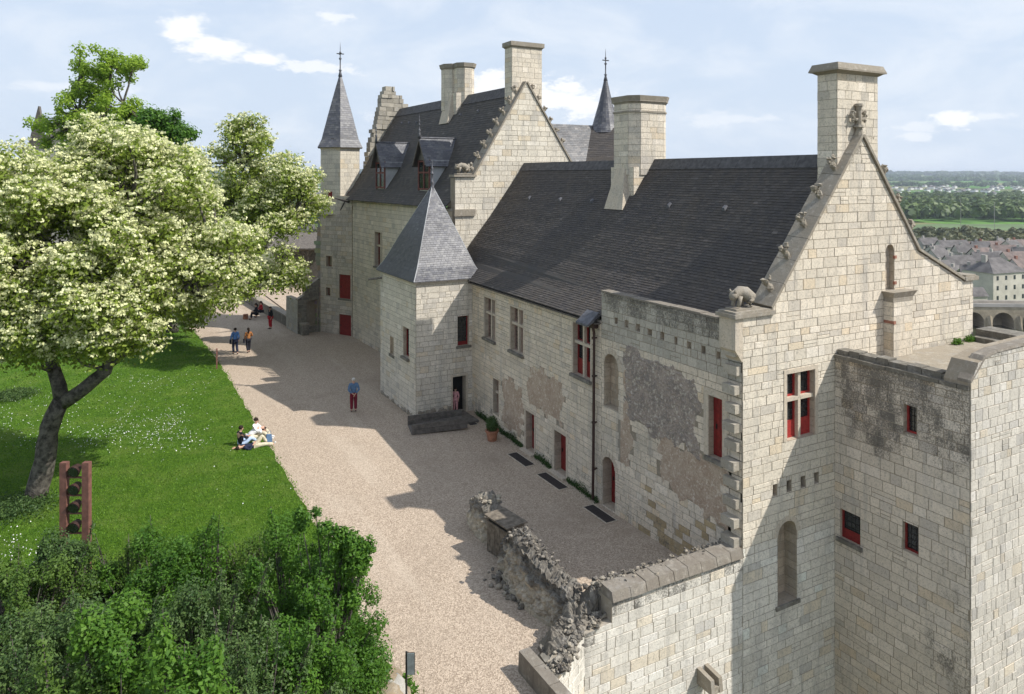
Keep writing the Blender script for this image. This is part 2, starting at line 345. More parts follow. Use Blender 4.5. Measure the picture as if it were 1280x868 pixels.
# ------------------------------------------------------------------ ashlar walls
def interp(pts, u):
    if u <= pts[0][0]: return pts[0][1]
    for (a, za), (b, zb) in zip(pts, pts[1:]):
        if u <= b: return za+(zb-za)*(u-a)/(b-a) if b > a else zb
    return pts[-1][1]
class Op:
    def __init__(s, u0, u1, z0, z1, arch=False, depth=0.25, fill='void', **kw):
        s.u0, s.u1, s.z0, s.z1, s.arch, s.depth, s.fill = u0, u1, z0, z1, arch, depth, fill; s.kw = kw
        if arch:
            r = (u1-u0)/2; rise = kw.get('rise', r); n = 8
            s.head = [(u0+r-r*math.cos(math.pi*i/n), z1-rise+rise*math.sin(math.pi*i/n)) for i in range(n+1)]
        else: s.head = [(u0, z1), (u1, z1)]
def cells(u0, u1, z0, z1, ops, top):
    """polygons (lists of (u,z)) of the rectangle minus openings, clipped under top(u)"""
    res = []; br = {u0, u1}
    for o in ops:
        if o.u0 < u1 and o.u1 > u0 and o.z0 < z1 and o.z1 > z0:
            for u in (o.u0, o.u1):
                if u0 < u < u1: br.add(u)
    br = sorted(br)
    for a, b_ in zip(br, br[1:]):
        mid = (a+b_)/2; ins = [o for o in ops if o.u0 < mid < o.u1 and o.z0 < z1 and o.z1 > z0]
        if not ins: parts = [(None, z0, z1)]
        else:
            o = ins[0]; parts = []
            if o.z0 > z0+1e-4: parts.append((None, z0, min(z1, o.z0)))
            if z1 > o.head[0][1]+1e-4: parts.append((o, max(z0, o.z0), z1))
        for o, za, zb in parts:
            us = {a, b_}
            for u, _ in top: 
                if a < u < b_: us.add(u)
            for (ua, ta), (ub, tb) in zip(top, top[1:]):
                for zc in (za, zb):
                    if (ta-zc)*(tb-zc) < 0:
                        uc = ua+(ub-ua)*(zc-ta)/(tb-ta)
                        if a < uc < b_: us.add(uc)
            if o:
                for u, _ in o.head:
                    if a < u < b_: us.add(u)
            if o:
                for (ua, ta), (ub, tb) in zip(o.head, o.head[1:]):
                    if (ta-zb)*(tb-zb) < 0:
                        uc = ua+(ub-ua)*(zb-ta)/(tb-ta)
                        if a < uc < b_: us.add(uc)
            us = sorted(us)
            LO = lambda u: max(za, interp(o.head, u)) if o else za
            HI = lambda u: min(zb, interp(top, u))
            run = []
            for ua, ub in list(zip(us, us[1:]))+[(None, None)]:
                um = None if ua is None else (ua+ub)/2
                if ua is not None and HI(um) > LO(um)+0.003: run = run or [ua]; run.append(ub)
                elif run:
                    lo = [(u, LO(u)) for u in run]; hi = [(u, max(HI(u), LO(u))) for u in run]
                    poly = lo+[h for h, l in zip(reversed(hi), reversed(lo)) if h[1] > l[1]+1e-4]
                    if len(poly) >= 3: res.append(poly)
                    run = []
    return res
class Wall:
    """O origin (x,y) at u=0, U unit along wall, N outward normal; everything in metres"""
    def __init__(s, root, O, U, N, u1, zb, top, ops=(), u0=0.0, thick=0.5, pal=None, name='wall', course=0.27, bw=(0.32, 0.62), stain=None, skip=None, z_start=None, seed=1, proud=0.012, blocks=True, coremat='mortar'):
        s.root, s.O, s.U, s.N = root, Vector((O[0], O[1])), Vector(U).normalized(), Vector(N).normalized()
        s.ops = list(ops); s.top = top; s.u0, s.u1, s.zb = u0, u1, zb; s.thick = thick
        R = random.Random(seed)
        core = MB(); us = sorted({u0, u1}|{u for u, _ in top if u0 < u < u1})
        ztop = max(z for _, z in top)
        step = 1.2; zz = zb; 
        for a, b_ in zip(us, us[1:]):
            for poly in cells(a, b_, zb, ztop, [], [(u, z) for u, z in top]): pass
        # front sheet with the openings cut out, in bands
        zs = sorted({zb, ztop}|{o.z0 for o in s.ops}|{o.z1 for o in s.ops}|{o.head[0][1] for o in s.ops})
        zs = [z for z in zs if zb <= z <= ztop]
        for za, z2 in zip(zs, zs[1:]):
            if z2-za < 1e-4: continue
            for poly in cells(u0, u1, za, z2, s.ops, top): core.add([s.P(u, z, 0) for u, z in poly], [tuple(range(len(poly)))])
        # back, ends and top of the wall
        n = len(us); bt = [(u, interp(top, u)) for u in us]
        core.add([s.P(u, zb, -thick) for u in us]+[s.P(u, z, -thick) for u, z in bt], [(i, i+n, i+1+n, i+1) for i in range(n-1)])
        core.add([s.P(u, z, 0) for u, z in bt]+[s.P(u, z, -thick) for u, z in bt], [(i, i+1, i+1+n, i+n) for i in range(n-1)])
        for u in (u0, u1): core.add([s.P(u, zb, 0), s.P(u, interp(top, u), 0), s.P(u, interp(top, u), -thick), s.P(u, zb, -thick)], [(0, 1, 2, 3)])
        s.core = core.build(name, M[coremat], root)
        s.blocks = []
        if blocks:
            z = zb if z_start is None else z_start
            pal = pal or PAL_MAIN
            while z < ztop:
                h = course*R.choice((.78, .92, 1, 1.05, 1.22))*R.uniform(0.96, 1.04); u = u0-R.uniform(0, 0.3)
                rowshade = R.uniform(0.94, 1.06)
                while u < u1:
                    w = R.uniform(*bw)*R.choice((.75, 1, 1, 1.15, 1.35)); a, b_ = max(u, u0), min(u+w, u1); u += w
                    if b_-a < 0.05: continue
                    cu, cz = (a+b_)/2, z+h/2
                    if skip and skip(cu, cz): continue
                    if R.random() < 0.05 and h > .2: subs = [(a, b_, z, z+h*0.5), (a, b_, z+h*0.5, z+h)]
                    else: subs = [(a, b_, z, z+h)]
                    for sa, sb, za, z2 in subs:
                        c = pal(R, cu, cz); c = tuple(x*rowshade for x in c)
                        st = (stain(R, cu, cz) if stain else 0.08)+0.10+0.28*math.exp(-max(0, interp(top, cu)-cz)/0.35)*(ztop > 3)
                        pr_ = proud*R.uniform(0.3, 1.5)+(0.0)
                        for poly in cells(sa, sb, za, z2, s.ops, top):
                            s.blocks.append((poly, pr_, c+(max(0, min(1, st)),)))
                z += h
        BLOCKS.setdefault(root.name, []).append(s)
        for o in s.ops: s.reveal(o)
    def P(s, u, z, d): return (s.O.x+s.U.x*u+s.N.x*d, s.O.y+s.U.y*u+s.N.y*d, z)
    def blockmesh(s, mb, poly, pr_, c):
        us = [p[0] for p in poly]; zs = [p[1] for p in poly]; w = max(us)-min(us); h = max(zs)-min(zs)
        if w < 0.03 or h < 0.03: return
        cu, cz = (max(us)+min(us))/2, (max(zs)+min(zs))/2; n = len(poly)
        def ins(g): fu, fz = max(0.2, (w-2*g)/w), max(0.2, (h-2*g)/h); return [((u-cu)*fu+cu, (z-cz)*fz+cz) for u, z in poly]
        a, b_ = ins(0.005), ins(0.013)
        vs = [s.P(u, z, -0.01) for u, z in a]+[s.P(u, z, pr_) for u, z in b_]
        mb.add(vs, [tuple(range(n, 2*n))]+[(i, (i+1) % n, (i+1) % n+n, i+n) for i in range(n)], c)
    def lbox(s, mb, u0, u1, z0, z1, d0, d1, col=None):
        mb.add([s.P(u, z, d) for z in (z0, z1) for d in (d0, d1) for u in (u0, u1)], [(0, 1, 3, 2), (4, 6, 7, 5), (0, 4, 5, 1), (2, 3, 7, 6), (0, 2, 6, 4), (1, 5, 7, 3)], col)
    def reveal(s, o):
        d = -o.depth; R = random.Random(int(o.u0*100)); mb = MB(); base = (0.48, 0.40, 0.30)
        hp = o.head
        def c(): k_ = R.uniform(0.8, 1.12); return tuple(x*k_ for x in base)+(0.12,)
        # jambs as stones
        for u in (o.u0, o.u1):
            z = o.z0; zt = hp[0][1]
            while z < zt-0.01:
                z2 = min(zt, z+R.uniform(0.22, 0.32))
                mb.add([s.P(u, z+.004, 0), s.P(u, z2-.004, 0), s.P(u, z2-.004, d), s.P(u, z+.004, d)], [(0, 1, 2, 3)], c()); z = z2
        for (a, za), (b_, zb) in zip(hp, hp[1:]): mb.add([s.P(a, za, 0), s.P(b_, zb, 0), s.P(b_, zb, d), s.P(a, za, d)], [(0, 1, 2, 3)], c())
        mb.add([s.P(o.u0, o.z0, 0.01), s.P(o.u1, o.z0, 0.01), s.P(o.u1, o.z0, d), s.P(o.u0, o.z0, d)], [(0, 1, 2, 3)], c())
        rv = mb.build('opening_reveal', M['rubblestone'], s.core)
        kw = o.kw
        # dressed surround
        if kw.get('surround'):
            g = MB(); t = kw['surround']; rise = 0.03
            for u0, u1, z0, z1 in ((o.u0-t, o.u0-0.003, o.z0, o.z1), (o.u1+0.003, o.u1+t, o.z0, o.z1), (o.u0-t, o.u1+t, o.z1+0.003, o.z1+t)):
                s.lbox(g, u0, u1, z0, z1, -0.02, rise)
            g.build('stone_surround', M['trim'], s.core)
        if kw.get('sill'):
            g = MB(); s.lbox(g, o.u0-0.1, o.u1+0.1, o.z0-0.12, o.z0-0.003, -0.05, kw['sill']); g.build('stone_sill', M['darkstone' if kw.get('darksill', 1) else 'trim'], s.core)
        pan = MB(); hz = [(u, z) for u, z in hp]
        poly = [(o.u0, o.z0), (o.u1, o.z0)]+[(u, z) for u, z in reversed(hz)]
        if not o.arch: poly = [(o.u0, o.z0), (o.u1, o.z0), (o.u1, o.z1), (o.u0, o.z1)]
        n = len(poly)
        pan.hull([s.P(u, z, d-0.06) for u, z in poly], [s.P(u, z, d) for u, z in poly])
        f = o.fill; w = o.u1-o.u0; h = o.z1-o.z0
        if f == 'void': pan.build('shade_panel', M['void'], s.core)  # black panel paints the unlit depth behind the opening
        elif f == 'stone':
            pan.build('blocked_opening', M['mortar'], s.core); g = MB(); z = o.z0
            while z < o.z1:
                hh = R.uniform(0.2, 0.3); u = o.u0-R.uniform(0, .2)
                while u < o.u1:
                    ww = R.uniform(0.25, 0.45)
                    for pl in cells(max(u, o.u0), min(u+ww, o.u1), z, z+hh, [], hp if o.arch else [(o.u0, o.z1), (o.u1, o.z1)]):
                        k_ = R.uniform(.75, 1.1); cc = tuple(x*k_ for x in (0.46, 0.36, 0.26))+(0.15,)
                        n_ = len(pl); mu = sum(p[0] for p in pl)/n_; mz = sum(p[1] for p in pl)/n_
                        g.add([s.P(mu+(a-mu)*.95, mz+(b_-mz)*.93, d+0.008) for a, b_ in pl], [tuple(range(n_))], cc)
                    u += ww
                z += hh
            g.build('infill_stone', M['rubblestone'], s.core, kind='stuff')
        elif f == 'door':
            p = pan.build('door', M['red'], s.core); g = MB(); nb = max(3, int(w/0.14))
            for i in range(nb): s.lbox(g, o.u0+w*i/nb+0.006, o.u0+w*(i+1)/nb-0.006, o.z0+0.02, o.z1-0.02 if not o.arch else hp[0][1], d+0.001, d+0.02)
            g.build('door_boards', M['red'], s.core); g = MB(); s.lbox(g, o.u1-0.16, o.u1-0.12, o.z0+.9*h*.5, o.z0+.9*h*.5+.14, d+.02, d+.05); g.build('door_handle', M['iron'], s.core)
        elif f in ('cross', 'glass'):
            pan.build('window_pane', M[kw.get('pane', 'glass')], s.core)
            fr = MB(); mo = MB(); ld = MB(); red = M[kw.get('frame', 'red')]
            mt = 0.055 if w > .9 else .045; tz = o.z0+h*kw.get('transom', 0.62)
            if f == 'cross':
                um = (o.u0+o.u1)/2
                s.lbox(mo, um-mt, um+mt, o.z0, o.z1, d, d+0.17); s.lbox(mo, o.u0, um-mt-.001, tz-mt, tz+mt, d, d+0.175); s.lbox(mo, um+mt+.001, o.u1, tz-mt, tz+mt, d, d+0.175)
                mo.build('stone_mullion', M['trim'], s.core)
                lights = [(a, b_, c_, e) for a, b_ in ((o.u0, um-mt), (um+mt, o.u1)) for c_, e in ((o.z0, tz-mt), (tz+mt, o.z1))]
            else: lights = [(o.u0, o.u1, o.z0, o.z1)]
            t = 0.05
            for a, b_, c_, e in lights:
                for q in ((a, a+t, c_, e), (b_-t, b_, c_, e), (a+t+.001, b_-t-.001, c_, c_+t), (a+t+.001, b_-t-.001, e-t, e)): s.lbox(fr, *q, d+.001, d+0.05)
                if kw.get('panel') and (f == 'glass' or c_ == o.z0):
                    zp = c_+(e-c_)*kw['panel']; s.lbox(fr, a+t+.001, b_-t-.001, c_+t+.001, zp, d+0.001, d+0.035)
                nx = max(2, int((b_-a)/0.13)); nz = max(2, int((e-c_)/0.15))
                for i in range(1, nx): s.lbox(ld, a+(b_-a)*i/nx-.006, a+(b_-a)*i/nx+.006, c_, e, d+.002, d+.014)
                for i in range(1, nz): s.lbox(ld, a, b_, c_+(e-c_)*i/nz-.006, c_+(e-c_)*i/nz+.006, d+.003, d+.016)
            fr.build('window_frame', red, s.core); ld.build('window_leading', M['iron'], s.core)
BLOCKS = {}
def flush_blocks(root, limit=296):
    allb = []
    for w in BLOCKS.get(root.name, []):
        for b_ in w.blocks:
            us = [p[0] for p in b_[0]]; zs = [p[1] for p in b_[0]]; ww, hh = max(us)-min(us), max(zs)-min(zs)
            c = Vector(w.P((max(us)+min(us))/2, (max(zs)+min(zs))/2, 0)); q = persp(c); sc = 0
            tocam = Vector((-c.x, -c.y, CH-c.z)); fac = w.N.x*tocam.x+w.N.y*tocam.y
            if q and 5 < q[0] < 1275 and 5 < q[1] < 860 and fac > 0: sc = ww*hh*fac/tocam.length**3
            allb.append((sc, w, b_, c))
    allb.sort(key=lambda t: -t[0]); rest = {}
    for i, (sc, w, b_, c) in enumerate(allb):
        if i < limit and sc > 0:
            mb = MB(); w.blockmesh(mb, *b_)
            if mb.f: mb.build('stone_block', M['stone'], w.core, origin=c)
        else:
            rest.setdefault(id(w), (w, MB())); w.blockmesh(rest[id(w)][1], *b_)
    for w, mb in rest.values(): mb.build('small_stone_blocks', M['stone'], w.core, kind='stuff')

def PAL(base, yellow=0.14, grey=0.15, var=0.12):
    def f(R, u, z):
        k_ = R.uniform(1-var, 1+var); c = base; r = R.random()
        if r < yellow: c = (base[0]*0.97, base[1]*0.91, base[2]*0.82)
        elif r < yellow+grey: c = (base[0]*0.82, base[1]*0.83, base[2]*0.86)
        elif r < yellow+grey+0.08: c = (base[0]*1.08, base[1]*1.09, base[2]*1.12)
        return tuple(min(0.8, x*k_) for x in c)
    return f
PAL_MAIN = PAL((0.69, 0.62, 0.505), 0.06, 0.06, 0.06)
PAL_CLEAN = PAL((0.77, 0.715, 0.615), 0.06, 0.04, 0.05)
PAL_FACADE = PAL((0.71, 0.61, 0.48), 0.06, 0.05, 0.07)
PAL_TOWER = PAL((0.64, 0.545, 0.45), 0.06, 0.14, 0.1)
PAL_WARM = PAL((0.69, 0.61, 0.49), 0.06, 0.08, 0.08)
# ------------------------------------------------------------------ slates
def slates(mb, Lf, Rf, length, w=0.21, ex=0.115, seed=0, cols=((0.072, 0.063, 0.056), (0.061, 0.054, 0.050), (0.081, 0.070, 0.061)), nrm=None, lift=0.014):
    """rows of slates between two edge curves Lf(t), Rf(t), t=0 eave .. 1 ridge"""
    R = random.Random(seed); nrow = max(2, int(length/ex))
    for i in range(nrow):
        t0, t1 = i/nrow, min(1.0, (i+1.25)/nrow)
        a0, b0, a1, b1 = Vector(Lf(t0)), Vector(Rf(t0)), Vector(Lf(t1)), Vector(Rf(t1))
        wd = (b0-a0).length
        if wd < 0.04: continue
        n = (b0-a0).cross(((a1+b1)-(a0+b0))).normalized()
        if nrm is not None and n.dot(nrm) < 0: n = -n
        ns = max(1, int(round(wd/w))); off = 0.5 if i % 2 else 0.0
        rs = R.uniform(0.9, 1.1)
        edges = [0.0]+[(j+off+R.uniform(-.06, .06))/ns for j in range(0 if off else 1, ns+1) if 0.02 < (j+off)/ns < 0.98]+[1.0]
        for e0, e1 in zip(edges, edges[1:]):
            if e1-e0 < 0.003: continue
            c = R.choice(cols); kf = R.uniform(0.86, 1.15)*rs*(1.7 if R.random() < .006 else 1); c = tuple(x*kf for x in c)+(0,)
            g = min(0.004/wd, (e1-e0)*.1); l = lift*R.uniform(0.7, 1.5)
            p0, p1 = a0.lerp(b0, e0+g), a0.lerp(b0, e1-g); q1, q0 = a1.lerp(b1, e1-g), a1.lerp(b1, e0+g)
            mb.add([p0+n*l, p1+n*l, q1, q0, p0, p1], [(0, 1, 2, 3), (0, 4, 5, 1)], c)
def curve(pts):
    P = [Vector(p) for p in pts]; L = [0]
    for a, b_ in zip(P, P[1:]): L.append(L[-1]+(b_-a).length)
    T = L[-1]
    def f(t):
        s = t*T
        for i in range(len(P)-1):
            if s <= L[i+1]+1e-9: return P[i].lerp(P[i+1], (s-L[i])/(L[i+1]-L[i]))
        return P[-1]
    return f, T
def sheet_between(mb, Lf, Rf, n=12, drop=0.03):
    vs = []
    for i in range(n+1): vs += [Vector(Lf(i/n))-Vector((0, 0, drop)), Vector(Rf(i/n))-Vector((0, 0, drop))]
    mb.add(vs, [(2*i, 2*i+1, 2*i+3, 2*i+2) for i in range(n)], (0.06, 0.055, 0.05, 0))
def roof_face(root, L, Rr, name='slate_roof', m='slate', nrm=None, **kw):
    Lf, T = curve(L); Rf, T2 = curve(Rr); mb = MB(); sheet_between(mb, Lf, Rf); slates(mb, Lf, Rf, max(T, T2), nrm=nrm, **kw)
    return mb.build(name, M[m], root, kind='stuff')
# ================================================================== GROUND
def poly_prism(name, pts, z0, z1, m):
    mb = MB(); mb.prism(pts, z0, z1); return struct(mb.build(name, M[m]))
poly_prism('castle_hill_top', [(-80, -25), (8.95, -25), (8.95, 14.3), (10.3, 15.64), (27.2, 15.64), (27.2, 62), (44, 62), (44, 75), (30, 130), (-80, 130)], -34, -0.03, 'earth')
poly_prism('moat_floor', [(8.97, -25), (44, -25), (44, 61.9), (27.25, 61.9), (27.25, 15.62), (10.3, 15.62), (8.97, 14.28)], -34, -7, 'earth')
def sheet(name, pts, z, m):
    mb = MB(); mb.add([(x, y, z) for x, y in pts], [tuple(range(len(pts)))]); return struct(mb.build(name, M[m]))
sheet('gravel_courtyard', [(3, -20), (8.9, -20), (8.9, 14.3), (10.2, 15.3), (16.2, 15.3), (16.3, 22), (17.2, 37), (17, 60), (20, 100), (3, 100)], 0.0, 'gravel')
# lawn: gently uneven sheet with a real edge
mb = MB(); nx, ny = 60, 120
def lz(x, y): return 0.05+0.03*math.sin(x*.7+y*.3)+0.02*math.sin(x*1.9-y*.8)
LE = [(5.2, 14.0), (5.7, 16.2), (6.3, 21), (6.35, 26.8), (6.45, 45), (6.4, 52), (6.1, 60), (5.2, 70), (3.5, 100)]
def ledge(y):
    for (a, ya), (b_, yb) in zip(LE, LE[1:]):
        if y <= yb: return a+(b_-a)*(y-ya)/(yb-ya)
    return LE[-1][0]
vs = []
for j in range(ny+1):
    y = 14+86*j/ny
    for i in range(nx+1):
        t = i/nx; x = -60+(ledge(y)+60+0.05*math.sin(y*3.1)+0.03*math.sin(y*11))*(1-(1-t)**1.6)
        vs.append((x, y, lz(x, y) if i < nx else 0.003))
mb.add(vs, [(j*(nx+1)+i, j*(nx+1)+i+1, (j+1)*(nx+1)+i+1, (j+1)*(nx+1)+i) for j in range(ny) for i in range(nx)])
struct(mb.build('lawn', M['lawn'], smooth=True))

def quads(name, C, A, B, m, tint, parent=None, kind=None, origin=(0, 0, 0), tri=False):
    """many small quads: centre C, half axes A,B (n,3 arrays)"""
    n = len(C); C = C-np.array(origin)
    if tri: V = np.stack([C-A, C+A, C+B], 1); kf = 3
    else: V = np.stack([C-A-B*.55, C+A*.6-B, C+A+B*.55, C-A*.6+B], 1); kf = 4
    me = bpy.data.meshes.new(name); me.vertices.add(n*kf); me.vertices.foreach_set('co', V.astype(np.float32).ravel())
    me.loops.add(n*kf); me.loops.foreach_set('vertex_index', np.arange(n*kf, dtype=np.int32))
    me.polygons.add(n); me.polygons.foreach_set('loop_start', np.arange(0, n*kf, kf, dtype=np.int32)); me.polygons.foreach_set('loop_total', np.full(n, kf, dtype=np.int32))
    ca = me.color_attributes.new('tint', 'FLOAT_COLOR', 'CORNER'); t = np.repeat(np.clip(tint, 0, 1), kf)
    ca.data.foreach_set('color', np.stack([t, t, t, np.ones_like(t)], 1).astype(np.float32).ravel())
    me.materials.append(m); me.update(calc_edges=True); me.validate()
    o = bpy.data.objects.new(name, me); COL.objects.link(o)
    if parent is not None: o.parent = parent; o.location = Vector(origin)-parent_world(parent)
    else: o.location = origin
    WORLD[o.name] = Vector(origin)
    if kind: o['kind'] = kind
    return o
def unit(n):
    v = rng.normal(size=(n, 3)); return v/np.linalg.norm(v, axis=1, keepdims=True)
# grass blades along the lawn
n = 190000; D = 17+60*rng.random(n)**2.0; px = rng.uniform(-40, 440, n); s = (px-640)/920*D
X = D*FX+s*FY; Y = D*FY-s*FX; le = np.interp(Y, [p[1] for p in LE], [p[0] for p in LE]); ok = X < le+np.minimum(.25, np.abs(rng.normal(0, .09, n)))
X, Y, D = X[ok], Y[ok], D[ok]; n = len(X); Z = 0.05+0.03*np.sin(X*.7+Y*.3)+0.02*np.sin(X*1.9-Y*.8)
a = rng.uniform(0, 6.28, n); wdt = 0.008+0.0006*D; hgt = rng.uniform(0.03, 0.075, n)
A = np.stack([np.cos(a)*wdt, np.sin(a)*wdt, a*0], 1); B = np.stack([rng.normal(0, .03, n), rng.normal(0, .03, n), hgt], 1)
g = quads('grass', np.stack([X, Y, Z-.01], 1), A, B, M['grass'], rng.random(n), kind='stuff', tri=True); tag(g, 'short bright green grass of the lawn beside the gravel path', 'grass')
# daisies in drifts
def cam_ground(px, py): D = CH*FPX/(py-219); s = (px-640)/FPX*D; return fs(D, s)
pts = []
for cx, cy, sx, sy, cnt in ((190, 545, 30, 14, 500), (200, 480, 45, 8, 350), (60, 540, 60, 10, 350), (150, 515, 60, 14, 300), (215, 530, 12, 10, 220), (240, 555, 22, 7, 120), (130, 545, 40, 5, 260), (15, 690, 20, 12, 200), (110, 562, 60, 4, 100), (60, 500, 50, 8, 160), (280, 600, 60, 40, 60), (20, 520, 30, 20, 150)):
    for _ in range(cnt):
        x, y = random.gauss(cx, sx), random.gauss(cy, sy)
        if y < 440: continue
        X_, Y_ = cam_ground(x, y)
        if X_ < ledge(Y_)-.1: (pts.append((X_, Y_, lz(X_, Y_)+0.09)) if random.random() < .62 else None)
C = np.array(pts); n = len(C); a = rng.uniform(0, 6.28, n); r = rng.uniform(0.009, 0.021, n)
A = np.stack([np.cos(a)*r, np.sin(a)*r, rng.normal(0, .006, n)], 1); B = np.stack([-np.sin(a)*r, np.cos(a)*r, rng.normal(0, .01, n)], 1)
tag(quads('daisies', C, A, B, M['white'], rng.random(n), kind='stuff'), 'drifts of small white daisies scattered over the lawn', 'daisies')

# ================================================================== MAIN RANGE (long slate roof)
YG = 15.1; XF = 15.85; RX = 21.1; RZ = 12.65; YE = 36.6
main = thing('castle_range', (21, 26, 0), 'long limestone castle range with a big dark slate roof, facing the gravel courtyard', 'building')
def stain_gable(R, u, z):
    s = 0.10+R.uniform(0, .12)
    if z > 9.5: s += 0.10+R.uniform(0, .12)
    if u < 1.0 and 3.5 < z < 7: s += 0.05
    if 3.2 < z < 6.2: s += 0.20+R.uniform(-.05, .15)
    if z < -2.5: s += 0.15
    return s
def pal_gable(R, u, z):
    if z < 1.4: return PAL_CLEAN(R, u, z)
    if z > 7 : return PAL_WARM(R, u, z)
    return PAL_MAIN(R, u, z)
ga_ops = [Op(17.65-XF, 18.87-XF, 4.13, 6.11, fill='cross', depth=0.22, frame='redlight', transom=0.60, panel=0.45, surround=0.13),
          Op(17.27-XF, 18.09-XF, -0.64, 1.77, arch=True, fill='stone', depth=0.45, sill=0.06),
          Op(22.3-XF, 22.75-XF, 7.95, 9.74, arch=True, fill='stone', depth=0.16)]
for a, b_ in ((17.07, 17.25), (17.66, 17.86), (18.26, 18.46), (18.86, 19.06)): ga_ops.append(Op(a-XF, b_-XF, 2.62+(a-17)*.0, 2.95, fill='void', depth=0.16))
gtop = [(-0.0, 8.02), (1.15, 8.1), (5.25, 13.2), (8.19, 9.43), (10.9, 8.22), (11.45, 8.2)]
GW = Wall(main, (XF, YG), (1, 0), (0, -1), 11.45, -7.0, gtop, ga_ops, thick=0.55, pal=pal_gable, name='gable_wall', stain=stain_gable, seed=11, course=0.265, bw=(0.34, 0.62))
# facade (u runs from the gable backwards)
def fu(y): return y-YG
fc_ops = [Op(fu(21.05), fu(21.80), 0.05, 1.88, arch=True, fill='door', depth=0.42),
          Op(fu(20.85), fu(21.70), 3.66, 5.6, arch=True, fill='stone', depth=0.30),
          Op(fu(15.86), fu(16.42), 3.60, 5.42, fill='door', depth=0.20, surround=0.2, sill=0.12)]
fc2 = [Op(9.2, 10.42, 4.05, 6.02, fill='cross', depth=0.24, surround=0.1, sill=0.14, frame='dull', pane='dullpane'),
       Op(6.26, 7.52, 4.05, 6.02, fill='cross', depth=0.24, surround=0.1, sill=0.14, frame='dull', pane='dullpane'),
       Op(0.72, 1.98, 4.32, 6.30, fill='cross', depth=0.24, surround=0.1, sill=0.14, frame='red', panel=.5),
       Op(8.75, 9.45, 0.60, 2.28, fill='cross', depth=0.30, transom=.6),
       Op(5.2, 6.0, 0.02, 1.72, fill='door', depth=0.32, surround=0.12),
       Op(2.52, 3.46, 0.02, 1.66, fill='door', depth=0.32, surround=0.13)]
for i in range(9): y = 20.9-i*0.62; fc_ops.append(Op(fu(y), fu(y)+random.uniform(.13, .22), 6.74-0.02*i, random.uniform(6.92, 7.0)-0.02*i, fill='stone', depth=random.uniform(.08, .2)))
def noise2(x, y, s=1.0): return (math.sin(x*1.7*s+y*2.3)+math.sin(x*3.1*s-y*1.9+1.3)+math.sin(x*5.3+y*4.1*s+.7)*.5)/2.5
def in_rubble(u, z):
    y = u+YG; e = 0.25*noise2(y*2, z*2)
    if any(o.u0-.3 < u < o.u1+.3 and o.z0-.25 < z < o.z1+.3 for o in fc_ops[:3]): return False
    return 16.95+e < y < 20.45+e and 3.45+e+max(0, (y-19.4))*.3 < z < 6.05+e*.8-(20.4-y)*0.10
def in_plaster(u, z):
    y = u+YG; e = 0.22*noise2(y*2.2+3, z*2)
    if any(o.u0-.3 < u < o.u1+.3 and o.z0-.25 < z < o.z1+.3 for o in fc_ops[:3]): return False
    return (15.7+e < y < 18.6+e and 1.75+e+(y-16)*.1 < z < 3.5+e) or (20.2+e < y < 20.75 and 1.9+e < z < 5.3)
def st_facade(R, u, z):
    y = u+YG; s = 0.10+R.uniform(0, .1)
    if z > 6.6 and y < 22: s += 0.25+.3*(z > 7.2)
    if z < 0.8: s += 0.25+R.uniform(0, .3)
    if y < 17.0 and z < 3.3: s += 0.1
    return s
def pal_facade(R, u, z):
    y = u+YG
    if y < 19.5 and z < 1.7 and R.random() < 0.45: f_ = R.uniform(.8, 1.1); return tuple(q*f_ for q in (0.45, 0.34, 0.19))
    if z > 6 and y < 21.9: f_ = R.uniform(.75, 1.05); return tuple(q*f_ for q in (0.50, 0.46, 0.385))
    return PAL_FACADE(R, u, z)
def in_plaster2(u, z):
    e = 0.22*noise2(u*2.2+3, z*2)
    if any(o.u0-.25 < u < o.u1+.25 and o.z0-.2 < z < o.z1+.28 for o in fc2): return False
    return (6.3+e < u < 8.35+e and .45+e < z < 2.6+e) or (2.9+e < u < 5.8+e and 2.05+e < z < 3.75+e)
ftop = [(0.0, 7.75), (fu(21.86), 7.75)]
FW = Wall(main, (XF, YG), (0, 1), (-1, 0), fu(21.86), -0.3, ftop, fc_ops, u0=0.02, thick=0.55, pal=pal_facade, name='courtyard_wall', stain=st_facade, skip=lambda u, z: in_rubble(u, z) or in_plaster(u, z), seed=12, course=0.235, bw=(0.26, 0.5), proud=0.016)
F2D = Vector((.05, 1)).normalized()
FW2 = Wall(main, (XF, 21.87), F2D, (-F2D.y, F2D.x), 12.6, -0.3, [(0, 6.70), (12.6, 6.62)], fc2, thick=0.55, pal=PAL_FACADE, name='courtyard_wall', stain=lambda R, u, z: st_facade(R, u+8, z), skip=in_plaster2, seed=13, course=0.235, bw=(0.28, 0.52), proud=0.016)
g = MB(); g.box((XF+.02, 21.3, 6.7), (XF+.5, 21.855, 7.74)); g.build('parapet_end', M['mortar'], main)
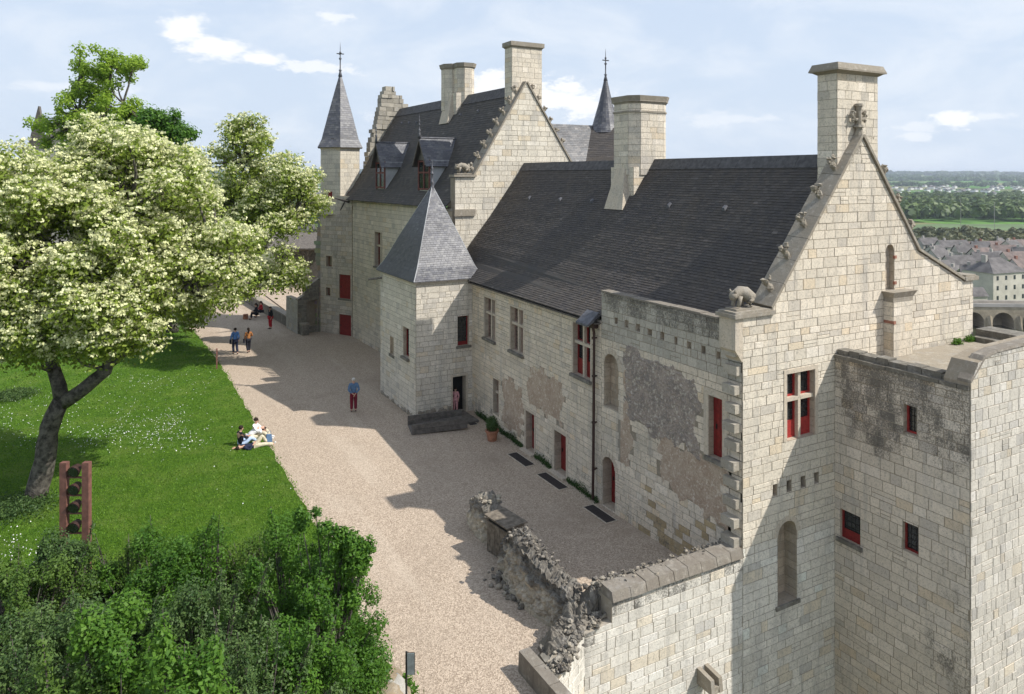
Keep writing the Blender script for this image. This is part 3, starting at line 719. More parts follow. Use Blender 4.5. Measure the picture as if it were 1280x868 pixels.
def patch(W_, pred, u0, u1, z0, z1, name, m, amp, d0=-0.004, st=0.05, grow=5):
    mb = MB(); nu, nz = int((u1-u0)/st), int((z1-z0)/st); R = random.Random(3)
    ins = np.array([[pred(u0+i*st, z0+j*st) for j in range(nz+1)] for i in range(nu+1)])
    big = ins.copy()
    for _ in range(grow):
        b2 = big.copy(); b2[1:] |= big[:-1]; b2[:-1] |= big[1:]; b2[:, 1:] |= big[:, :-1]; b2[:, :-1] |= big[:, 1:]; big = b2
    for i in range(nu+1):
        for j in range(nz+1):
            if big[i, j] and any(o.u0-.02 < u0+i*st < o.u1+.02 and o.z0-.02 < z0+j*st < o.z1+.02 for o in W_.ops): big[i, j] = False
    idx = {}; vs = []
    for i in range(nu+1):
        for j in range(nz+1):
            if big[i, j]:
                idx[i, j] = len(vs); u, z = u0+i*st, z0+j*st
                vs.append(W_.P(u, z, d0+(0.016+0.010*noise2(u*2.1, z*2.3)+abs(R.gauss(0, amp)) if ins[i, j] else 0.002)))
    fs_ = [(idx[i, j], idx[i+1, j], idx[i+1, j+1], idx[i, j+1]) for i in range(nu) for j in range(nz) if all(q in idx for q in ((i, j), (i+1, j), (i+1, j+1), (i, j+1)))]
    mb.add(vs, fs_); o = mb.build(name, M[m], W_.core, smooth=False); return o
patch(FW, in_rubble, 1.2, 6.0, 3.0, 6.5, 'rubble_patch', 'rubble', 0.022)
for a_, b_, c_, d_ in ((0.3, 4.3, 1.2, 4.2), (4.6, 6.3, 1.4, 5.6)): patch(FW, in_plaster, a_, b_, c_, d_, 'plaster_patch', 'plaster', 0.008)
for a_, b_, c_, d_ in ((5.8, 9.0, 0.1, 3.2), (2.2, 6.5, 1.7, 4.2)): patch(FW2, in_plaster2, a_, b_, c_, d_, 'plaster_patch', 'plaster', 0.008)
# arch voussoirs round the low arched door and the blocked arch
def voussoirs(W_, o, t=0.2, n=9, m='trim', d=0.03):
    r = (o.u1-o.u0)/2; uc = (o.u0+o.u1)/2; zc = o.z1-r
    for i in range(n):
        a0, a1 = math.pi*i/n+.02, math.pi*(i+1)/n-.02; g = MB()
        P_ = [(uc-math.cos(a)*(r+q), zc+math.sin(a)*(r+q)) for a, q in ((a0, .004), (a0, t), (a1, t), (a1, .004))]
        g.hull([W_.P(u, z, -.02) for u, z in P_], [W_.P(u, z, d) for u, z in P_]); g.build('voussoir', M[m], W_.core)
voussoirs(FW, fc_ops[0]); voussoirs(FW, fc_ops[1]); voussoirs(GW, ga_ops[1], .16, 9, 'trim', .015)
# parapet coping on courtyard wall
g = MB(); y = YG+0.35
while y < 21.86:
    y2 = min(21.86, y+random.uniform(.5, .8)); q = random.uniform(-.01, .01); g.box((XF-0.04+q, y+.006, 7.752), (XF+0.33, y2-.006, 7.815+q)); y = y2
g.build('parapet_coping', M['darkcoping'], main)
def tooth_col(): f_ = random.uniform(.75, 1.1); return (.44*f_, .395*f_, .32*f_, .3)
# toothing stones left proud at the corner, corner pier and shoulder moulding
z = 0.9; i = 0
while z < 7.0:
    h = 0.27; 
    if i % 2 == 0 or z > 6.6:
        g = MB(); L_ = random.uniform(0.16, 0.30); g.box((XF-L_, YG+0.06, z), (XF+.05, YG+random.uniform(.42, .6), z+h-.02), tooth_col()); g.build('toothing_stone', M['rubblestone'], main)
    z += h; i += 1
g = MB(); g.box((XF-.30, YG-.02, 7.05), (XF-.003, YG+.6, 7.95)); g.hull([(XF-.04, YG-.015, 6.7), (XF-.003, YG-.015, 6.7), (XF-.003, YG+.55, 6.7), (XF-.04, YG+.55, 6.7)], [(XF-.30, YG-.015, 7.048), (XF-.003, YG-.015, 7.048), (XF-.003, YG+.59, 7.048), (XF-.30, YG+.59, 7.048)]); g.build('corner_pier', M['trim'], main)
g = MB(); g.box((XF-.38, YG-.10, 7.952), (XF+1.25, YG+.68, 8.06)); g.box((XF-.32, YG-.05, 8.061), (XF+1.2, YG+.62, 8.12)); g.build('shoulder_slab', M['coping'], main)
# raked copings
def rake(root, x0, z0, x1, z1, yf, yb, t=0.16, over=0.08, n=8, name='rake_coping'):
    g = MB(); d = Vector((x1-x0, 0, z1-z0)); L = d.length; d.normalize(); nn = Vector((-d.z, 0, d.x)); 
    if nn.z < 0: nn = -nn
    for i in range(n):
        a = Vector((x0, 0, z0))+d*(L*i/n+.006); b_ = Vector((x0, 0, z0))+d*(L*(i+1)/n-.006); tt = t+random.uniform(-.008, .008)
        g.hull([(a.x, yf-over, a.z), (b_.x, yf-over, b_.z), (b_.x, yb, b_.z), (a.x, yb, a.z)],
               [tuple(Vector((a.x, yf-over, a.z))+nn*tt*.55), tuple(Vector((b_.x, yf-over, b_.z))+nn*tt*.55), tuple(Vector((b_.x, yb, b_.z))+nn*tt), tuple(Vector((a.x, yb, a.z))+nn*tt)])
    return g.build(name, M['coping'], root)
rake(main, 17.0, 8.12, 21.1, 13.24, YG, YG+.62); rake(main, 24.04, 9.46, 21.1, 13.24, YG, YG+.62)
rake(main, 26.75, 8.25, 24.04, 9.46, YG, YG+.62, n=5)
g = MB(); g.box((26.7, YG-.1, 8.24), (27.5, YG+.65, 8.38)); g.box((26.8, YG-.05, 8.381), (27.4, YG+.6, 8.44)); g.build('end_slab', M['coping'], main)
def crocket(root, x, y, z, dirx, s=1.0, seed=0):
    g = MB(); g.blob((x, y, z), .10*s, seed, .3, (7, 5), (1, .9, 1.0)); g.blob((x+dirx*.10*s, y, z+.13*s), .105*s, seed+1, .45, (7, 5), (1.1, .8, .9)); g.blob((x+dirx*.20*s, y, z+.17*s), .075*s, seed+2, .5, (6, 5)); g.blob((x+dirx*.06*s, y-.05, z+.24*s), .07*s, seed+3, .5, (6, 5))
    g.tube([(x-dirx*.08*s, y, z-.12*s), (x, y, z), (x+dirx*.12*s, y, z+.1*s)], [.08*s, .07*s, .05*s], 6)
    g.build('crocket', M['coping'], root)
for i, t in enumerate((.07, .25, .43, .60, .77)): crocket(main, 17.0+4.1*t-.12, YG+.22, 8.2+5.12*t+.14, -1, 1.15, i*7)
for i, t in enumerate((.10, .34, .60, .84)): crocket(main, 24.04-2.94*t+.30, YG+.35, 9.5+3.77*t+.22, 1, 1.25, 50+i*7)
# finial cross at the apex
g = MB(); g.tube([(21.1, YG+.1, 13.2), (21.1, YG+.1, 13.5), (21.1, YG+.1, 13.52)], [.16, .10, .17], 8); g.tube([(21.1, YG+.1, 13.52), (21.1, YG+.1, 13.60)], [.19, .15], 8)
g.tube([(21.1, YG+.1, 13.6), (21.1, YG+.1, 14.05), (21.1, YG+.1, 14.2)], [.09, .08, .11], 8); g.tube([(21.1, YG+.1, 14.2), (21.1, YG+.1, 14.28)], [.14, .12], 8)
for dx in (-1, 1):
    g.tube([(21.1, YG+.1, 13.80), (21.1+dx*.16, YG+.1, 13.76), (21.1+dx*.27, YG+.1, 13.84), (21.1+dx*.30, YG+.1, 13.98)], [.05, .05, .045, .04], 6)
    for qx, qz in ((.30, 14.02), (.35, 13.90), (.24, 13.98), (.30, 13.74)): g.blob((21.1+dx*qx, YG+.1, qz), .055, int(qx*100), .3, (6, 5))
g.build('fleuron_finial', M['coping'], main)
# beasts
def beast(name, loc, label, mir=1, s=1.0):
    r = thing(name, loc, label, 'statue'); x, y, z = loc; g = MB()
    q = lambda a, b_, c: (x+a*s*mir, y+b_*s, z+c*s)
    g.tube([q(.34, 0, .12), q(.30, 0, .26), q(.12, 0, .40), q(-.1, 0, .46), q(-.26, 0, .40), q(-.37, -.02, .34), q(-.47, -.05, .28)], [.10*s, .20*s, .19*s, .16*s, .12*s, .12*s, .06*s], 10)
    g.blob(q(-.37, -.02, .36), .13*s, 4, .15, (8, 6)); 
    for sy in (-1, 1):
        g.tube([q(-.18, sy*.09, .34), q(-.22, sy*.11, .18), q(-.27, sy*.11, .04)], [.085*s, .06*s, .055*s], 7)
        g.tube([q(.22, sy*.12, .24), q(.10, sy*.16, .14), q(.17, sy*.16, .04), q(.05, sy*.16, .03)], [.12*s, .09*s, .06*s, .05*s], 7)
        g.tube([q(-.36, sy*.08, .44), q(-.38, sy*.11, .54)], [.05*s, .015*s], 5)
    g.tube([q(.34, 0, .12), q(.44, .03, .10), q(.48, .02, .24)], [.04*s, .03*s, .03*s], 5)
    g.build('body', M['coping'], r, smooth=True)
    g = MB(); g.box((x-.45*s, y-.22*s, z-.06), (x+.5*s, y+.22*s, z+.0)); g.build('plinth', M['coping'], r); return r
beast('beast_statue', (16.15, YG+.3, 8.18), 'weathered stone bear-like beast crouching on the corner of the near gable', 1, 1.0)
# (terrace pier is built with the chimneys below)
for a in (8.4, 9.25, 7.2):
    g = MB(); xx = 22.78 if a > 7.9 else 22.24; g.box((xx-.06, YG-.05 if a > 7.9 else YG-.38, a), (xx+.05, YG+.02 if a > 7.9 else YG-.02, a+.1)); g.build('brick', M['brick'], main)
# roof, courtyard slope
prof = [(RX, RZ), (20.29, 11.55), (18.91, 9.72), (18.26, 8.94), (17.6, 8.14), (16.75, 7.42), (15.55, 6.72)]
def P3(pr_, y): return [(x, y, z) for x, z in reversed(pr_)]
def cutprof(xmin):
    o = [p for p in prof if p[0] > xmin]; a = [p for p in prof if p[0] <= xmin][0]; b_ = o[-1]
    t = (xmin-b_[0])/(a[0]-b_[0]); return o+[(xmin, b_[1]+t*(a[1]-b_[1]))]
NX = Vector((-1, 0, 1)).normalized()
cp = cutprof(15.98)
roof_face(main, P3(cp, YG+.56), P3(cp, 21.86), seed=1, nrm=NX)
prof2 = [(x+(.72 if x < 16 else .36 if x < 17 else 0), z-(0.08 if x < 17 else 0)) for x, z in prof]
roof_face(main, P3(prof, 21.86), P3(prof2, YE), seed=2, nrm=NX)
# far slope
mb = MB(); b1 = [(RX, YG+.5, RZ), (26.6, YG+.5, 7.0), (26.6, YE, 7.0), (RX, YE, RZ)]; mb.add(b1, [(0, 1, 2, 3)], (.07, .065, .06, 0)); mb.build('rear_roof_slope', M['slate'], main)
g = MB(); g.box((26.3, YG+.5, -7), (26.85, YE, 7.1)); g.build('rear_wall', M['mortar'], main)
g = MB(); g.box((17.2, YE-1.0, -.3), (26.3, YE-.6, 7.0)); g.build('end_wall', M['mortar'], main)
# ridge
y = YG+.56; g = MB()
while y < YE-.01:
    y2 = min(YE, y+.9); g.hull([(RX-.34, y+.005, RZ-.40), (RX+.3, y+.005, RZ-.34), (RX+.3, y2-.005, RZ-.34), (RX-.34, y2-.005, RZ-.40)], [(RX-.035, y+.005, RZ+.045), (RX+.035, y+.005, RZ+.045), (RX+.035, y2-.005, RZ+.045), (RX-.035, y2-.005, RZ+.045)]); y = y2
g.build('ridge_capping', M['ridge'], main)
# small vents on the slope
for y in (33.6, 30.6, 27.9, 22.6, 19.6):
    x, z = 19.72, 10.79; g = MB(); g.hull([(x-.1, y-.08, z-.1), (x+.04, y-.08, z+.08), (x+.04, y+.08, z+.08), (x-.1, y+.08, z-.1)], [(x-.12, y-.05, z+.02), (x, y-.05, z+.12), (x, y+.05, z+.12), (x-.12, y+.05, z+.02)]); g.build('roof_vent', M['lead'], main)
# eaves board + gutter head + downpipe
g = MB(); g.hull([(15.60, 21.9, 6.56), (15.84, 21.9, 6.56), (16.42, 33.8, 6.50), (16.18, 33.8, 6.50)], [(15.60, 21.9, 6.62), (15.84, 21.9, 6.62), (16.42, 33.8, 6.56), (16.18, 33.8, 6.56)]); g.build('eaves_board', M['darkwood'], main)
g = MB(); g.hull([(15.28, 21.95, 6.50), (15.8, 21.95, 6.75), (15.8, 22.7, 6.75), (15.28, 22.7, 6.50)], [(15.28, 21.95, 6.58), (15.8, 21.95, 6.98), (15.8, 22.7, 6.98), (15.28, 22.7, 6.58)]); g.build('lead_flashing', M['lead'], main)
pp = thing('downpipe', (15.72, 22.15, 0), 'tall brown downpipe running down the courtyard wall beside the low arched door', 'drainpipe')
g = MB(); g.tube([(15.62, 22.12, 6.55), (15.70, 22.12, 6.2), (15.70, 22.15, 3), (15.70, 22.2, 0.1)], .055, 8); g.build('pipe', M['pipe'], pp)
for z in (1.2, 2.9, 4.6, 6.0): g = MB(); g.tube([(15.70, 22.15, z), (15.70, 22.15, z+.06)], .08, 8); g.box((15.7, 22.13, z), (15.84, 22.17, z+.05)); g.build('bracket', M['pipe'], pp)
g = MB(); g.box((15.58, 22.0, 6.4), (15.8, 22.3, 6.6)); g.build('hopper', M['pipe'], pp)
# chimneys: prism of coursed stones
def chimney(root, poly, z0, z1, name='chimney', cap=0.14, course=.27, seed=0, pal=PAL_WARM, st=.2, capm='coping', captype='flat'):
    R = random.Random(seed); core = MB(); cx = sum(p[0] for p in poly)/len(poly); cy = sum(p[1] for p in poly)/len(poly)
    sc = lambda q: [(cx+(x-cx)*q, cy+(y-cy)*q) for x, y in poly]
    core.prism(poly, z0, z1); c = core.build(name, M['mortar'], root)
    g = MB(); z = z0; n = len(poly)
    while z < z1-.02:
        h = min(course*R.uniform(.85, 1.15), z1-z)
        for i in range(n):
            a, b_ = Vector(poly[i]), Vector(poly[(i+1) % n]); e = b_-a; L = e.length; e.normalize(); nn = Vector((e.y, -e.x))
            if nn.dot(a-Vector((cx, cy))) < 0: nn = -nn
            u = 0.0
            while u < L-.01:
                w = R.uniform(.3, .7); u2 = min(L, u+w)
                if L-u2 < .15: u2 = L
                k_ = pal(R, 0, 0)+(st+R.uniform(0, .15),); d = .004+.012*R.random()
                q = [a+e*(u+.008), a+e*(u2-.008)]; 
                pts4 = [(p.x+nn.x*d, p.y+nn.y*d, zz) for p, zz in ((q[0], z+.007), (q[1], z+.007), (q[1], z+h-.007), (q[0], z+h-.007))]
                in4 = [(p.x-nn.x*.01, p.y-nn.y*.01, zz) for p, zz in ((q[0], z+.007), (q[1], z+.007), (q[1], z+h-.007), (q[0], z+h-.007))]
                g.add(pts4+in4, [(0, 1, 2, 3), (0, 4, 5, 1), (1, 5, 6, 2), (2, 6, 7, 3), (3, 7, 4, 0)], k_); u = u2
        z += h
    g.build('chimney_stones', M['stone'], c, kind='stuff')
    if cap:
        def sco(o): 
            q = []
            for x, y in poly: d = Vector((x-cx, y-cy)); q.append((x+math.copysign(o, d.x)*(abs(d.x) > .05), y+math.copysign(o, d.y)*(abs(d.y) > .05)))
            return q
        k2 = MB(); k2.hull([(x, y, z1) for x, y in sco(.02)], [(x, y, z1+.08) for x, y in sco(cap*.7)]); k2.hull([(x, y, z1+.081) for x, y in sco(cap)], [(x, y, z1+.132) for x, y in sco(cap)]); k2.hull([(x, y, z1+.135) for x, y in sco(cap*.97)], [(x, y, z1+.33) for x, y in sco(-.12)])
        k2.build('chimney_cap', M[capm], c)
    return c
chimney(main, [(20.2, 15.32), (22.22, 15.32), (22.22, 16.04), (20.2, 16.04)], 11.2, 15.22, seed=3, cap=.2)
oct_ = [(19.9, 25.5), (20.3, 25.15), (21.6, 25.15), (22.0, 25.5), (22.0, 26.5), (21.6, 26.85), (20.3, 26.85), (19.9, 26.5)]
chimney(main, [(22.2, YG-.34), (23.2, YG-.34), (23.2, YG-.004), (22.2, YG-.004)], 6.12, 7.9, seed=8, cap=.02, course=.26, name='terrace_pier', st=.42)
chimney(main, oct_, 12.0, 15.12, seed=4, cap=.08); chimney(main, [(19.95, 25.2), (21.95, 25.2), (21.95, 26.8), (19.95, 26.8)], 11.0, 12.35, seed=5, cap=0, name='chimney_base')
g = MB(); g.prism([(x*1.0+(x-20.95)*.05, y+(y-26)*.05) for x, y in oct_], 14.72, 14.80); g.build('chimney_band', M['coping'], main)
g = MB(); g.hull([(19.45, 25.35, 10.5), (19.95, 25.35, 10.5), (19.95, 26.65, 10.5), (19.45, 26.65, 10.5)], [(19.88, 25.7, 12.3), (19.96, 25.7, 12.3), (19.96, 26.3, 12.3), (19.88, 26.3, 12.3)]); g.build('chimney_buttress', M['trim'], main)
flush_blocks(main)
# ================================================================== STAIR TURRET with pyramid roof
TX, TY0, TY1 = 13.38, 33.84, 39.15
turret = thing('stair_turret', (15, 36, 0), 'square stair turret with steep pyramid slate roof against the courtyard front', 'tower')
def pal_tur(R, u, z): return PAL((0.68, 0.62, 0.52), 0.08, 0.08, 0.08)(R, u, z)
def st_tur(R, u, z): return 0.06+R.uniform(0, .08)+(0.35*R.random() if z < 0.7 else 0)
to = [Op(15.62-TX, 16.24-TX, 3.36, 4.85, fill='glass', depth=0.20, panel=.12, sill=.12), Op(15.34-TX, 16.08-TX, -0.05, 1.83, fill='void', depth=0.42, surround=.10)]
T1 = Wall(turret, (TX, TY0), (1, 0), (0, -1), 3.15, -0.3, [(0, 6.72), (3.15, 6.72)], to, pal=pal_tur, name='front_wall', stain=st_tur, seed=21, course=.26, bw=(.3, .6))
T2 = Wall(turret, (TX, TY0), (0, 1), (-1, 0), TY1-TY0, -0.5, [(0, 6.72), (TY1-TY0, 6.72)], [Op(.95, 1.75, 2.78, 4.25, fill='glass', depth=.22, sill=.14), Op(3.15, 3.75, 2.45, 3.4, fill='stone', depth=.12, sill=.05)], u0=0.02, pal=pal_tur, name='side_wall', stain=st_tur, seed=22, course=.26, bw=(.3, .6))
g = MB(); g.box((TX+.5, TY1-.45, -.3), (17.2, TY1, 6.7)); g.box((TX, TY1-.4, -.3), (TX+.5, TY1, 6.7)); g.build('rear_wall', M['mortar'], turret)
g = MB(); g.box((TX+.5, TY0+.8, -.04), (15.8, TY0+4, .02)); g.build('inner_floor', M['darkstone'], turret)
g = MB(); g.box((TX-.07, TY0-.07, 6.60), (16.45, TY0-.003, 6.76)); g.box((TX-.07, TY0-.001, 6.60), (TX-.003, TY1+.1, 6.76)); g.build('eaves_cornice', M['trim'], turret)
ap = Vector((15.33, 36.45, 11.45)); E_ = 6.76
c0, c1, c2, c3 = Vector((TX-.18, TY0-.18, E_)), Vector((16.95, TY0-.18, E_)), Vector((17.3, TY1+.2, E_)), Vector((TX-.18, TY1+.2, E_))
def kick(c): m_ = c.lerp(ap, .16)-Vector((0, 0, .16)); return [tuple(c), tuple(m_), tuple(c.lerp(ap, .42)-Vector((0, 0, .06))), tuple(ap)]
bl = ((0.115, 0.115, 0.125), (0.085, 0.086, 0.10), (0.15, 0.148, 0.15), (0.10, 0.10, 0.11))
for a, b_, nn in ((c0, c1, (0, -1, .5)), (c1, c2, (1, 0, .5)), (c2, c3, (0, 1, .5)), (c3, c0, (-1, 0, .5))):
    roof_face(turret, kick(a), kick(b_), m='slate_blue' , nrm=Vector(nn), seed=5, w=.2, ex=.125, cols=bl if nn[1] == -1 else ((.07, .07, .078), (.055, .055, .06), (.085, .083, .088)), lift=.016)  # front slates paler, other sides darker: sun and shade painted into their colours
for a in (c0, c1, c2, c3):
    g = MB(); k_ = kick(a); g.tube([Vector(p)+Vector((0, 0, .015)) for p in k_], .022, 5); g.build('hip_roll', M['slate_blue'], turret)
def finial(root, x, y, z0, h, s=1.0):
    g = MB(); g.lathe(x, y, [(.17*s, z0-.28), (.10*s, z0), (.07*s, z0+.12), (.13*s, z0+.2), (.05*s, z0+.28), (.045*s, z0+.42*h), (.12*s, z0+.46*h), (.05*s, z0+.5*h), (.035*s, z0+.6*h), (.09*s, z0+.66*h), (.03*s, z0+.7*h), (.02*s, z0+.85*h), (.004, z0+h)], 10); g.build('lead_finial', M['lead'], root, smooth=True)
finial(turret, ap.x, ap.y, 11.4, 1.45)
g = MB(); g.tube([(TX-.02, TY1-.3, 6.35), (TX-.75, TY1-.1, 6.28)], .07, 6); g.build('gargoyle_spout', M['darkstone'], turret)
g = MB(); R = random.Random(5)
for q in range(30):
    t = R.random(); g.blob((TX-.02-.0*t, TY0+t*5.2, R.uniform(-.02, .10)), R.uniform(.06, .16), q, .4, (6, 4), (.5, 1, .8))
for q in range(26):
    t = R.random(); g.blob((TX+.1+1.7*t, TY0-.04, R.uniform(0, .35)), R.uniform(.05, .14), q+90, .4, (6, 4), (1.2, .4, .8))
g.build('footing_stones', M['coping'], turret, kind='stuff')
flush_blocks(turret, 280)

# ================================================================== FAR RANGE with tall gable, dormers, spire
wing = thing('far_range', (20, 44, 0), 'tall far range with two dormers and a crocketed gable beyond the stair turret', 'building')
WO = Vector((16.75, 36.65)); WA = math.radians(2.0); WU = Vector((-math.sin(WA), math.cos(WA))); WN = Vector((-math.cos(WA), -math.sin(WA)))
def wp(u, v, z): p = WO+WU*u-WN*v; return (p.x, p.y, z)      # u along the range, v into it
WL = 18.6
def st_w(R, u, z): return 0.12+R.uniform(0, .12)+(.4 if z < .9 else 0)+(.18 if z > 9.3 else 0)
# gable
gt = [(0, 11.85), (1.15, 11.9), (4.51, 17.3), (7.55, 12.7), (8.8, 10.9), (9.2, 10.8)]
GW2 = Wall(wing, (16.75, 36.64), (1, 0), (0, -1), 9.2, -0.3, gt, [], thick=.6, pal=PAL((0.69, 0.63, 0.52), .10, .08, .08), name='gable_wall', stain=lambda R, u, z: .07+R.uniform(0, .1)+(.25 if u < .9 and z > 10.8 else 0)+(.12 if z > 15.5 else 0), seed=31, course=.3, bw=(.4, .75))
rake(wing, 17.9, 11.95, 21.26, 17.34, 36.64, 37.25, n=9); rake(wing, 24.3, 12.75, 21.26, 17.34, 36.64, 37.25, n=7)
for i in range(8): t = .04+i*.118; crocket(wing, 17.9+3.36*t-.12, 36.9, 12.0+5.39*t+.14, -1, 1.15, 200+i*5)
for i in range(6): t = .10+i*.135; crocket(wing, 21.26+3.04*t+.15, 36.9, 17.34-4.59*t+.1, 1, 1.05, 300+i*5)
g = MB(); g.box((16.68, 36.52, 9.75), (17.95, 36.63, 10.12)); g.build('string_course', M['coping'], wing)
g = MB(); g.box((16.65, 36.5, 11.9), (18.0, 37.2, 12.02)); g.build('shoulder_slab', M['coping'], wing)
beast('beast_statue', (17.3, 36.85, 12.10), 'small stone lion lying on the shoulder of the far gable behind the turret roof', 1, 0.95)
# courtyard face
def rect(u0, u1): return [(u0, 10.15), (u1, 10.15)]
w_ops = [Op(10.95, 12.25, 5.75, 8.1, fill='cross', depth=.3, sill=.12, surround=.12, transom=.6)]
WW = Wall(wing, (WO.x, WO.y), WU, WN, 16.95, -0.3, rect(0, 16.95), w_ops, u0=0.3, pal=PAL((0.665, 0.585, 0.47), .08, .10, .08), name='courtyard_wall', stain=st_w, seed=32, course=.3, bw=(.4, .75))
# splayed end face with two red doors
A_ = Vector((16.11, 53.56)); B_ = Vector((14.5, 56.42)); U_ = (B_-A_).normalized(); N_ = Vector((-U_.y, U_.x))
if N_.dot(-A_) < 0: N_ = -N_
L_ = (B_-A_).length
d_ops = [Op(.16, 1.32, 2.74, 4.54, fill='door', depth=.10, sill=.05), Op(.10, 1.32, -.1, 1.55, fill='door', depth=.10), Op(2.06, 2.66, 5.05, 5.85, fill='glass', depth=.3, surround=.12), Op(2.2, 2.68, 2.84, 3.45, fill='glass', depth=.3, surround=.1)]
SW = Wall(wing, A_, U_, N_, L_, -0.3, [(0, 10.4), (L_, 10.5)], d_ops, pal=PAL((0.55, 0.48, 0.40), .1, .2, .1), name='splayed_wall', stain=lambda R, u, z: .12+R.uniform(0, .15)+(.35 if z > 8.3 and z < 9.2 else 0)+(.3 if .8 < u < 2.6 and 4.4 < z < 6.4 else 0)+(.3 if z < .5 else 0), seed=33, course=.3, bw=(.35, .7))
# ruined stub of wall beyond
g = MB(); R = random.Random(8); zz = -.1
while zz < 10.2:
    h = R.uniform(.25, .4); e = .45+.18*math.sin(zz*1.3)+R.uniform(-.12, .12); a = B_+U_*.003; b_ = B_+U_*e
    g.prism([(a.x, a.y), (b_.x, b_.y), (b_.x+.9, b_.y+.6), (a.x+.9, a.y+.5)], zz+.01, zz+h-.01, tuple(c*R.uniform(.6, 1) for c in (.36, .32, .26))+(.35,)); zz += h
g.build('ragged_wall_end', M['rubblestone'], wing)
g = MB(); g.prism([(16.3, 53.6), (14.9, 56.3), (16, 59), (20, 58), (20, 54)], -.3, 10.2); g.box((16.4, 38, -.2), (16.9, 52, 0)); g.build('inner_mass', M['mortar'], wing)
g = MB(); p0 = wp(9.2, 9.2, 0); g.prism([wp(.6, 9.0, 0)[:2], wp(WL, 9.0, 0)[:2], wp(WL, 8.6, 0)[:2], wp(.6, 8.6, 0)[:2]], -.3, 10.3); g.build('rear_wall', M['mortar'], wing)
# roof of the far range (kicked at the eaves)
wprof = [(4.45, 17.2), (2.6, 14.35), (1.35, 12.35), (.45, 11.05), (-.35, 10.18)]
Lp = [wp(.55, v, z) for v, z in reversed(wprof)]; Rp = [wp(WL, v, z) for v, z in reversed(wprof)]
roof_face(wing, Lp, Rp, seed=6, nrm=NX, w=.3, ex=.17, cols=((.070, .062, .053), (.058, .053, .048), (.082, .072, .062)))
mb = MB(); mb.add([wp(.55, 4.45, 17.2), wp(WL, 4.45, 17.2), wp(WL, 9.2, 10.2), wp(.55, 9.2, 10.2)], [(0, 1, 2, 3)], (.07, .065, .06, 0)); mb.build('rear_roof_slope', M['slate'], wing)
g = MB(); R = random.Random(1)
for i in range(20):
    u, u2 = .6+i*.9, .6+i*.9+.88; g.hull([wp(u, 4.0, 16.6), wp(u2, 4.0, 16.6), wp(u2, 4.9, 16.6), wp(u, 4.9, 16.6)], [wp(u, 4.41, 17.26), wp(u2, 4.41, 17.26), wp(u2, 4.49, 17.26), wp(u, 4.49, 17.26)])
g.build('ridge_capping', M['ridge'], wing)
for u, v in ((16.2, 3.6), (14.7, 3.55), (13.2, 3.5), (8.3, 3.5), (6.3, 3.55), (4.0, 3.6)):
    z = 17.2-(4.45-v)*1.54; g = MB(); g.hull([wp(u-.09, v-.05, z-.05), wp(u+.09, v-.05, z-.05), wp(u+.09, v+.06, z+.1), wp(u-.09, v+.06, z+.1)], [wp(u-.06, v-.1, z+.08), wp(u+.06, v-.1, z+.08), wp(u+.06, v, z+.16), wp(u-.06, v, z+.16)]); g.build('roof_vent', M['lead'], wing)
